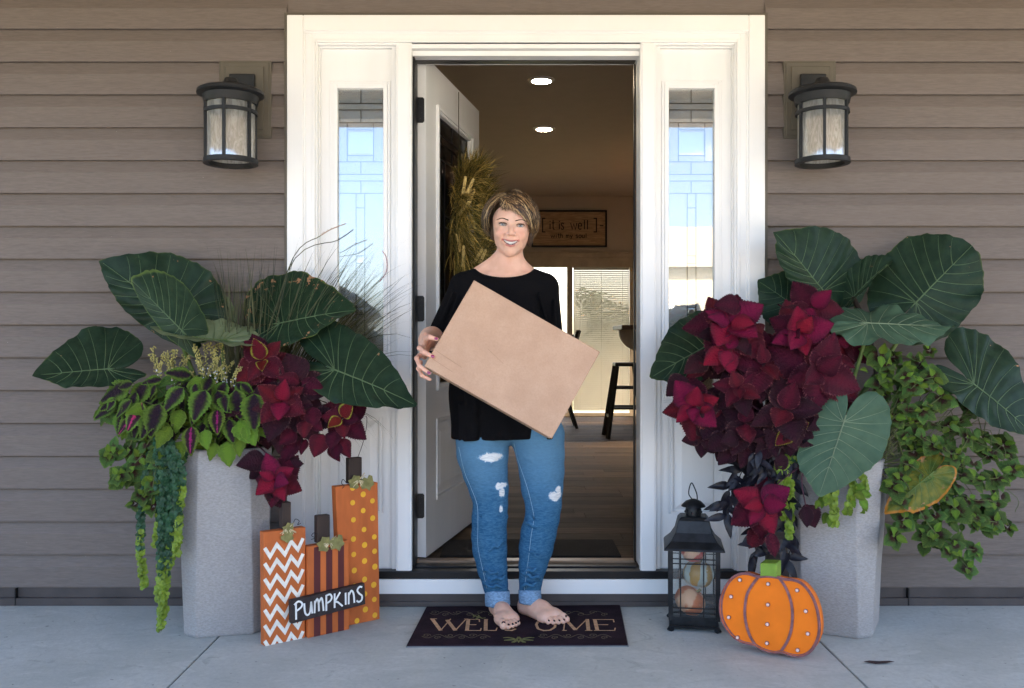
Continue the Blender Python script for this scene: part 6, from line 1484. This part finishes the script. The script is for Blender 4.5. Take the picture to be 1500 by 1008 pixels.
# nails
NAILP = mat('raspberry_nail_polish', (.24, .012, .07), .12, vary=0, spec=.8); NAILD = mat('dark_toenail_polish', (.012, .006, .014), .12, vary=0, spec=.8)
for i, f in enumerate(FI[:3]):
    a, b = W(*f[2]), W(*f[3]); d = (b-a).normalized(); n_ = Vector((-.15, -1, .25)); n_ = (n_ - d*n_.dot(d)).normalized(); y_ = n_.cross(d)
    m = MB(); m.ell(b - d*.001 + n_*.0066, (.0074, .0052, .0016), 14, 8, Matrix(((d.x, y_.x, n_.x), (d.y, y_.y, n_.y), (d.z, y_.z, n_.z)))); m.build('fingernail', NAILP, pers, smooth=True)
for p, d, r in nails_r + nails_l:
    n_ = (d*.75 + Vector((0, 0, .8))).normalized(); n_ = n_.normalized(); dd = (d - n_*n_.dot(d)).normalized(); y_ = n_.cross(dd)
    m = MB(); m.ell(p, (r*.85, r*.80, .0016), 14, 8, Matrix(((dd.x, y_.x, n_.x), (dd.y, y_.y, n_.y), (dd.z, y_.z, n_.z)))); m.build('toenail', NAILD, pers, smooth=True)

# ---- jeans
J = SDF(axis([(-.28, .26, .0034)]), axis([(-.36, -.06, .004)]), axis([(.085, .80, .0042)])); yj = -.195
LEG1 = [(706.5,640,40,1.0), (707,665,38,1), (710.5,690,33,1), (716,715,29,1), (718.6,738,25.3,1), (717,758,25.8,1), (716.5,785,25.8,1), (717.5,805,25.3,1), (721,832,22,1), (725.5,855,18.5,1), (728,872,17,1)]
LEG2 = [(787.5,640,40.5,1), (791.5,665,35.5,1), (793.5,690,33,1), (794,715,30.5,1), (796,738,26.5,1), (794.5,758,25,1), (789,780,26,1), (785,803,25,1), (780.5,828,20.8,1), (777.5,850,17,1), (776,870,16,1)]
for L_, s in ((LEG1, -1), (LEG2, 1)):
    for i, (a, b) in enumerate(zip(L_, L_[1:])):
        dy = (0, -.003, -.008, -.012, -.014, -.008, .004, .010, .014, .018, .020); ya = yj + dy[i]*(1 if s < 0 or i < 6 else 1.5); yb = yj + dy[i+1]*(1 if s < 0 or i+1 < 6 else 1.5)
        J.cap(W(a[0], a[1], ya), W(b[0], b[1], yb), a[2]*.00254, b[2]*.00254, .008, sc=(1, 1.0, 1))
J.ell(W(746, 615, -.19), (.175, .115, .085), .02); J.ell(W(748, 632, -.19), (.06, .085, .045), .015)
rr = random.Random(31)
def fold(px, py, half, leg, amp=.0042, slope=0, mode='add', k=.008):
    L_ = LEG1 if leg == 1 else LEG2
    c = min(L_, key=lambda q: abs(q[1] - py)); hw_ = c[2]*.00254; pts = []
    for i in range(7):
        f = -1 + i/3; x = px + half*f; xx = (x - c[0])/c[2]; xx = max(-.97, min(.97, xx)); y_ = yj - hw_*math.sqrt(1 - xx*xx)*.985
        p = W(x, py + slope*f*half + 2.5*math.sin(i*1.7 + py), y_); pts.append(p)
    for a, b in zip(pts, pts[1:]): J.cap(a, b, amp*1.7, amp*1.7, k*.8, mode=mode)
for q in [(722,733,18,1,.0045,.1), (712,742,17,1,.0042,-.15), (724,751,18,1,.0045,.2), (708,757,13,1,.0035,-.1), (722,766,16,1,.003,.05), (716,724,12,1,.003,-.3), (798,746,19,2,.0045,-.12), (790,754,18,2,.0045,.15), (800,763,15,2,.004,-.2), (785,770,16,2,.003,.2), (797,735,12,2,.003,.2),
          (722,858,14,1,.004,.1), (727,848,12,1,.0035,-.2), (719,838,12,1,.0028,.2), (776,856,13,2,.0042,-.12), (781,845,12,2,.0035,.25), (775,836,11,2,.003,-.2), (720,700,12,1,.0025,.6), (770,668,10,2,.003,.9), (729,668,10,1,.003,-.9), (800,700,10,2,.0025,-.4), (728,800,10,1,.002,-.5), (783,812,10,2,.002,.5)]:
    fold(*q)
for q in [(720,738,17,1,.003,.05,'sub'), (716,754,15,1,.003,.0,'sub'), (795,750,17,2,.003,0,'sub'), (793,759,14,2,.003,.1,'sub'), (724,853,12,1,.0028,0,'sub'), (778,851,11,2,.0028,.1,'sub')]: fold(*q)
P, Q = J.mesh(); P = lap(P, Q, 2)
t = NT('washed_denim'); co = t.coord(); g = t.new('ShaderNodeNewGeometry'); sx = t.new('ShaderNodeSeparateXYZ'); t.L(g.outputs['Position'], sx.inputs[0])
nz = t.noise(t.coord('Object', (1, 1, 3)), 60, 5, .7); nb = t.noise(co, 5.5, 3)
fade = t.ramp(t.math('ADD', sx.outputs[2], t.math('MULTIPLY', t.math('SUBTRACT', nb, .5), .22)), .38, .66)
c = t.mix(fade, (.016, .082, .180), (.085, .185, .290)); c = t.mix(t.math('MULTIPLY', t.ramp(nz, .3, .72), .45), c, (.11, .25, .39)); c = t.mix(t.math('MULTIPLY', t.ramp(nb, .62, .75), .3), c, (.11, .23, .35))
nd = t.new('ShaderNodeTexNoise'); t.L(co, nd.inputs['Vector']); nd.inputs['Scale'].default_value = 40; nd.inputs['Detail'].default_value = 6; nd.inputs['Roughness'].default_value = .7
rip = None
for px, py, ra_, rb_ in ((719, 669.5, 15, 6), (733, 713, 8, 4.5), (735, 721, 3.5, 7), (734, 747, 2.2, 5), (813, 728, 11, 6.5), (818.5, 719.5, 4, 5.5)):
    q = W(px, py, -.28); k = (D - .28)/F
    dx = t.math('DIVIDE', t.math('SUBTRACT', sx.outputs[0], q.x), ra_*k); dz = t.math('DIVIDE', t.math('SUBTRACT', sx.outputs[2], q.z), rb_*k)
    e = t.math('ADD', t.math('SQRT', t.math('ADD', t.math('MULTIPLY', dx, dx), t.math('MULTIPLY', dz, dz))), t.math('MULTIPLY', t.math('SUBTRACT', nd.outputs['Fac'], .5), 2.2))
    rip = e if rip is None else t.math('MINIMUM', rip, e)
front = t.math('LESS_THAN', sx.outputs[1], -.20)
th = t.noise(t.coord('Object', (6, 6, 220)), 6, 2); wht = t.mix(t.ramp(th, .4, .6), (.50, .53, .56), (.84, .83, .80))
c = t.mix(t.math('MULTIPLY', t.ramp(rip, 1.28, 1.02), front), c, (.25, .40, .55)); c = t.mix(t.math('MULTIPLY', t.ramp(rip, 1.06, .92), front), c, wht)
tw = t.new('ShaderNodeTexWave'); tw.inputs['Scale'].default_value = 260; tw.bands_direction = 'DIAGONAL'; t.L(co, tw.inputs['Vector'])
b1_ = t.bump(tw.outputs['Fac'], .12, .0005); b2_ = t.bump(nz, .35, .0012, b1_); t.bump(t.ramp(rip, 1.1, .95, 1, 0), .6, .002, b2_)
DENIM = t.out(c, .85, 0, .08); CUFF = mat('pale_inside_denim', (.17, .28, .42), .85, vary=.3, vs=90, bump=.3, bs=200, stretch=(1, 1, 3)); SEAM = mat('pale_seam_thread', (.25, .38, .48), .8)
jeans = np_mesh('jeans', P, Q, DENIM, pers)
jt = BVHTree.FromPolygons([tuple(p) for p in P], [tuple(q) for q in Q])
def drape(pts, off=.0006):
    out = []; o_ = Vector((0, -D, H))
    for px, py in pts:
        d = (W(px, py, 0) - o_).normalized(); h = jt.ray_cast(o_, d)
        if h[0]: out.append(h[0] - d*off)
    return out
m = MB()
for pl in ([(753,650),(758,672),(766,695),(774,720),(780,745),(782,760),(778,785),(775,812),(771,840),(768,866)], [(672,655),(680,690),(690,715),(699,740),(700,770),(700,800),(706,830),(713,862)]):
    q = drape([(p.x, p.y) for p in cr([Vector((*a, 0)) for a in pl], 5)])
    if len(q) > 3: m.tube(q, .0009, 4); m.tube([v + Vector((.006, 0, 0)) for v in q], .0005, 3)
m.build('seam', SEAM, jeans)
for (px0, px1, py0, py1) in ((710.5, 746.5, 868, 891), (759.8, 792.5, 867, 887)):
    y_ = -.178 if px0 < 750 else -.165; c0 = W((px0+px1)/2, py0, y_); c1 = W((px0+px1)/2, py1, y_); r = (px1-px0)/2*(D+y_)/F
    m = MB(); N = 40; prof = [(r*.90, c1.z + .006), (r*1.0, c1.z), (r*1.03, c1.z + .006), (r*1.015, (c0.z + c1.z)/2), (r*1.02, c0.z - .002), (r*.97, c0.z + .001), (r*.88, c0.z - .004)]
    vs_ = []
    for j, (q, z) in enumerate(prof):
        for i in range(N):
            a = 2*math.pi*i/N; w_ = 1 + .018*math.sin(a*3 + j*.8) + .010*math.sin(a*7 + j); vs_.append((c0.x + (c1.x - c0.x)*j/6 + q*w_*math.cos(a), y_ + q*w_*1.08*math.sin(a), z + .0015*math.sin(a*2 + j) - .006*math.sin(a) + .009))
    m.add(vs_, [(j*N+i, j*N+(i+1) % N, (j+1)*N+(i+1) % N, (j+1)*N+i) for j in range(len(prof)-1) for i in range(N)]); o = m.build('jeans_cuff', CUFF, pers, smooth=True); o.modifiers.new('solid', 'SOLIDIFY').thickness = .003
    m = MB(); sx_ = px0 + (px1-px0)*.22; m.bar(W(sx_, py0 + 1, y_ - r*.86), W(sx_ + 1, py1 - 1, y_ - r*.88), .004, .003); m.build('cuff_seam', SEAM, o)

# ---- black top
T_s = SDF(axis([(-.32, .25, .0036)]), axis([(-.345, -.03, .0042)]), axis([(.62, 1.36, .0038)]))
T_s.ell(wv(740, 440, -.185), (.158, .102, .12), .03); T_s.cap(wv(738, 455), wv(739, 520), .148, .150, .03, sc=(1, .66, 1)); T_s.cap(wv(739, 520), wv(739, 575), .152, .196, .03, sc=(1, .66, 1)); T_s.cap(wv(739, 575), wv(740.5, 662), .200, .205, .03, sc=(1, .60, 1))
for s in (-1, 1): T_s.ell(wv(740 + s*24, 468, -.255), (.062, .045, .060), .04)
T_s.cap(wv(731, 398, -.178), wv(680, 417), .042, .046, .03); T_s.cap(wv(752, 398, -.178), wv(797, 418), .042, .046, .03); T_s.ell(wv(738, 422, -.200), (.150, .075, .050), .03)
T_s.cap(SL, EL, .050, .047, .025); T_s.cap(EL, W(637, 499, -.165), .048, .047, .012); T_s.cap(wv(690, 440), wv(690, 560, -.17), .05, .06, .04)
T_s.cap(SR, ER, .050, .047, .025); T_s.cap(ER, W(805, 530, -.215), .046, .044, .012)
rr = random.Random(8)
for k in range(20):
    px = rr.uniform(665, 812); py = rr.uniform(580, 650); T_s.cap(W(px, py - 30, -.30), W(px + rr.uniform(-6, 6), py + 20, -.305), .008, .006, .02)
for a, b, r in (((664,430,-.235), (648,470,-.19), .006), ((672,436,-.24), (655,485,-.19), .006), ((812,440,-.235), (812,480,-.21), .006), ((690,480,-.27), (720,520,-.29), .006), ((700,430,-.275), (680,470,-.25), .006), ((790,430,-.275), (800,470,-.25), .006)):
    T_s.cap(W(*a), W(*b), r, r, .012)
T_s.ell(W(739.5, 387, -.19), (.115, .4, .0555), .003, 'sub')           # neckline
T_s.cap((-.5, -.3, W(0, 650, -.30).z - .2), (.5, -.3, W(0, 640, -.30).z - .2), .2, .2, .003, sc=(1, 5, 1), mode='sub')
T_s.cap(W(632, 498, -.215), W(624, 498, -.36), .062, .07, .003, mode='sub')   # sleeve ends
T_s.cap(W(803, 539, -.28), W(790, 575, -.36), .06, .07, .003, mode='sub')
P, Q = T_s.mesh(); P = lap(P, Q, 2)
BT = mat('black_jersey', (.0050, .0048, .0058), .9, vary=.2, vs=200, bump=.3, bs=900, bd=.0008, spec=.08)
np_mesh('top', P, Q, BT, pers)

# ---- hair: a dark cap under combed strands
t = NT('highlighted_hair'); at = t.new('ShaderNodeAttribute', attribute_name='strand'); HAIR = t.out(at.outputs['Color'], .42, 0, .45); t.p.inputs['Anisotropic'].default_value = .5
CAPM = mat('hair_roots', (.060, .036, .022), .6)
HS = SDF(axis([(-.13, .13, .0035)]), axis([(-.35, -.08, .0035)]), axis([(1.33, 1.64, .0035)]))
HS.ell(tuple(Hd(0, -.022, .036)), (.083, .098, .088), .01, 'add', HR); HS.ell(tuple(Hd(-.066, -.018, -.010)), (.017, .045, .040), .015, 'add', HR); HS.ell(tuple(Hd(.070, -.010, -.020)), (.015, .045, .045), .015, 'add', HR); HS.ell(tuple(Hd(0, -.070, -.035)), (.058, .032, .05), .02, 'add', HR)
HS.ell(tuple(Hd(-.004, .110, -.035)), (.062, .085, .078), .01, 'sub', HR)
P, Q = HS.mesh(); P = lap(P, Q, 2); np_mesh('hair_cap', P, Q, CAPM, pers)
rr = random.Random(42); hv, hf, hcol = [], [], []
HCc = Vector((-.006, -.014, .030)); HRd = Vector((.0965, .110, .0985))
def strand(root, end, w, lift=.0, drop=0, shade=None, n=9, rk=1.0, curl=.0):
    root, end = Vector(root), Vector(end); col_ = shade or rr.choice(((.055,.028,.014), (.035,.018,.010), (.018,.010,.006), (.040,.021,.012), (.10,.055,.026), (.34,.20,.09), (.56,.39,.20), (.46,.31,.15), (.14,.078,.036), (.07,.038,.02)))
    k_ = rr.uniform(.85, 1.15); col_ = tuple(x*k_ for x in col_)
    pts = []
    for i in range(n+1):
        tt = i/n; d = root*(1-tt) + end*tt; u = d.normalized(); ln = 1.0 if d.length < 1 else 1 + (d.length - 1)*tt
        q = HCc + Vector((u.x*HRd.x, u.y*HRd.y, u.z*HRd.z))*(rk + lift*math.sin(math.pi*min(1, tt*1.05)) + .09*tt*rr.uniform(-.3, .6)) + Vector((0, 0, -drop*tt*tt)) + Vector((curl*tt**3, 0, 0))
        pts.append(Hd(q.x, q.y, q.z))
    b = len(hv)
    for i, p in enumerate(pts):
        tt = i/n; ww = w*(1 - tt**3*.85)*.5; tg = (pts[min(i+1, n)] - pts[max(i-1, 0)]).normalized(); nrm = (p - Hd(*HCc)).normalized(); sd_ = tg.cross(nrm)
        sd_ = sd_.normalized() if sd_.length > 1e-5 else ha
        hv.extend([p - sd_*ww, p + nrm*ww*.35, p + sd_*ww]); hcol.extend([(*col_, 1)]*3)
    for i in range(n):
        for j in range(2): hf.append((b + i*3 + j, b + i*3 + j + 1, b + (i+1)*3 + j + 1, b + (i+1)*3 + j))
U = rr.uniform
for _ in range(520):    # left side (picture left), combed down to the ear
    strand((U(-.45, -.15), U(-.7, .60), U(.8, 1)), (-1.0 + U(-.05, .06), U(-.85, .36), U(-.95, -.30)), U(.002, .0042), lift=U(.0, .13), rk=U(.95, 1.05), curl=U(-.006, .008))
for _ in range(260):    # back
    strand((U(-.3, .5), U(-.8, -.2), U(.6, 1)), (U(-.9, .9), U(-1.1, -.6), U(-1.2, -.6)), U(.003, .005), lift=U(.0, .08), rk=U(.96, 1.02))
for _ in range(560):    # right side, longer
    strand((U(-.25, .25), U(-.6, .62), U(.8, 1)), (1.0 + U(-.04, .07), U(-.8, .40), U(-1.02, -.45)), U(.002, .0042), lift=U(.0, .13), rk=U(.95, 1.05), curl=U(-.008, .008))
for _ in range(330):    # fringe swept over the brow to the right
    f = rr.random(); strand((U(-.50, -.05), U(.55, .80), U(.62, .88)), (.42 + .56*f, .86 - .42*f + U(-.05, .05), U(.10, .30) - .85*f**1.3), U(.002, .0040), lift=U(.03, .12), rk=U(.98, 1.03))
for _ in range(190):    # short fringe over the forehead
    a_ = U(-.40, .50); strand((U(-.55, -.1), U(.55, .8), U(.6, .88)), (a_, U(.88, .98), U(.14, .32) - .34*max(0, a_) + .10*max(0, -a_ - .15)), U(.0018, .0034), lift=U(.02, .08), rk=U(.98, 1.02))
for _ in range(120):    # crown volume
    strand((U(-.4, .1), U(-.2, .5), 1), (U(.5, .95), U(-.2, .7), U(.05, .5)), U(.0025, .0045), lift=U(.06, .13), rk=U(.98, 1.04))
for _ in range(90):     # front left, in front of the ear
    strand((U(-.55, -.35), U(.45, .72), U(.6, .8)), (-.95 + U(-.05, .03), U(.40, .62), U(-.55, .1)), U(.0018, .0032), lift=U(.02, .07))
for _ in range(26):     # a few wisps on the forehead
    strand((U(-.35, -.1), U(.7, .85), U(.6, .8)), (U(-.15, .35), U(.93, 1.0), U(.12, .34)), U(.0010, .0018), lift=U(.02, .06))
for _ in range(60):     # fly-aways
    a = U(0, 6.28); strand((U(-.2, .2), U(-.3, .3), 1), (math.cos(a), math.sin(a)*.6, U(-.2, .6)), .0008, lift=U(.08, .17), rk=1.03)
me = bpy.data.meshes.new('hair'); T0 = wmat(pers).inverted(); me.from_pydata([tuple(T0 @ v) for v in hv], [], hf); me.materials.append(HAIR); me.polygons.foreach_set('use_smooth', [True]*len(hf))
ca = me.color_attributes.new('strand', 'FLOAT_COLOR', 'POINT'); ca.data.foreach_set('color', np.array(hcol, 'f').ravel()); link('hair', me, pers)

# ------------------------------------------------------------------ a dry leaf on the floor
q = hit(1285, 971, Vector((0, 0, .002)), Vector((0, 0, 1))); m = MB(); rr = random.Random(3)
P_ = [(-.045, 0), (-.02, .008), (.01, .010), (.04, .002), (.055, -.003), (.03, -.008), (-.01, -.007)]
m.add([(q.x + a, q.y + b*1.6, .001 + .006*abs(a)/.05 + .002*(k % 2)) for k, (a, b) in enumerate(P_)] + [(q.x, q.y, .006)], [(k, (k+1) % 7, 7) for k in range(7)])
tag(m.build('fallen_leaf', mat('dry_leaf', (.05, .03, .03), .8)), 'small curled dark dry leaf lying on the concrete at lower right', 'leaf')

# ------------------------------------------------------------------ the cardboard box
Bc = W(751, 527, -.535); s0 = Vector((-.495, 0, -.869)); nb_ = (Vector((0, -1, 0)) - s0*.115).normalized(); sb_ = (s0 - nb_*s0.dot(nb_)).normalized(); wb_ = nb_.cross(sb_).normalized()
if wb_.x < 0: wb_ = -wb_
cs = [hit(*q, Bc, nb_) for q in ((697, 411), (881, 519), (804, 641), (621, 534))]; cen = sum(cs, Vector())/4
hl = ((cs[1]-cs[0]).dot(wb_) + (cs[2]-cs[3]).dot(wb_))/4; hs_ = ((cs[3]-cs[0]).dot(sb_) + (cs[2]-cs[1]).dot(sb_))/4; dp = .165
MB_ = Matrix(((wb_.x, -sb_.x, nb_.x, cen.x), (wb_.y, -sb_.y, nb_.y, cen.y), (wb_.z, -sb_.z, nb_.z, cen.z), (0, 0, 0, 1)))
bxo = empty('cardboard_box', cen, 'plain brown cardboard box held tilted in front of the woman', 'box')
t = NT('cardboard'); co = t.coord('Object', (1, 1, 1)); n1 = t.noise(co, 9, 5, .6); n2 = t.noise(co, 170, 3, .7); n3 = t.noise(co, 24, 6, .75, 2)
c = t.mix(t.ramp(n1, .3, .7), (.48, .305, .208), (.54, .355, .248)); c = t.mix(t.math('MULTIPLY', t.ramp(n2, .35, .7), .25), c, (.37, .22, .13)); c = t.mix(t.ramp(n3, .68, .76, 0, .3), c, (.34, .20, .12))
b_ = t.bump(n2, .15, .0006); t.bump(n1, .25, .004, b_); CARD = t.out(c, .82, 0, .2)
m = MB(); nx, ny = 30, 20; vs_ = []; rr = random.Random(2)
for j in range(ny+1):
    for i in range(nx+1):
        u, v = -1 + 2*i/nx, -1 + 2*j/ny; e = (1-u*u)*(1-v*v); vs_.append((u*hl, v*hs_, .0025*e + .0012*math.sin(u*7 + 1)*math.sin(v*5)*e))
m.add(vs_, [(j*(nx+1)+i, j*(nx+1)+i+1, (j+1)*(nx+1)+i+1, (j+1)*(nx+1)+i) for j in range(ny) for i in range(nx)])
b4 = [(-hl, -hs_), (hl, -hs_), (hl, hs_), (-hl, hs_)]; m.add([(x, y, 0) for x, y in b4] + [(x, y, -dp) for x, y in b4], [(0,4,5,1), (1,5,6,2), (2,6,7,3), (3,7,4,0), (4,7,6,5)])
m.build('carton', CARD, bxo, M=MB_, smooth=False, bevel=0)
m = MB(); m.box(-hl - .0008, hl + .0008, -hs_ - .0015, -hs_ - .0003, -dp*.53, -dp*.47); m.build('packing_tape', mat('clear_brown_tape', (.38, .25, .15), .25), bxo, M=MB_)
m = MB()
m.tube([(-hl*.98, -hs_*.62, .0012), (-hl*.55, -hs_*.66, .0028)], .0006, 4); m.tube([(-hl*.96, -hs_*.80, .0008), (-hl*.62, -hs_*.83, .0020)], .0006, 4); m.tube([(-.02, -.03, .0033), (-.09, -.012, .0033)], .0005, 4)
m.build('crease', mat('crease_brown', (.33, .20, .12), .8), bxo, M=MB_)
m = MB()
for a, b in zip(b4, b4[1:] + b4[:1]): m.tube([(a[0], a[1], -.0008), (b[0], b[1], -.0008)], .0016, 6)
m.build('folded_edge', CARD, bxo, M=MB_, smooth=True)
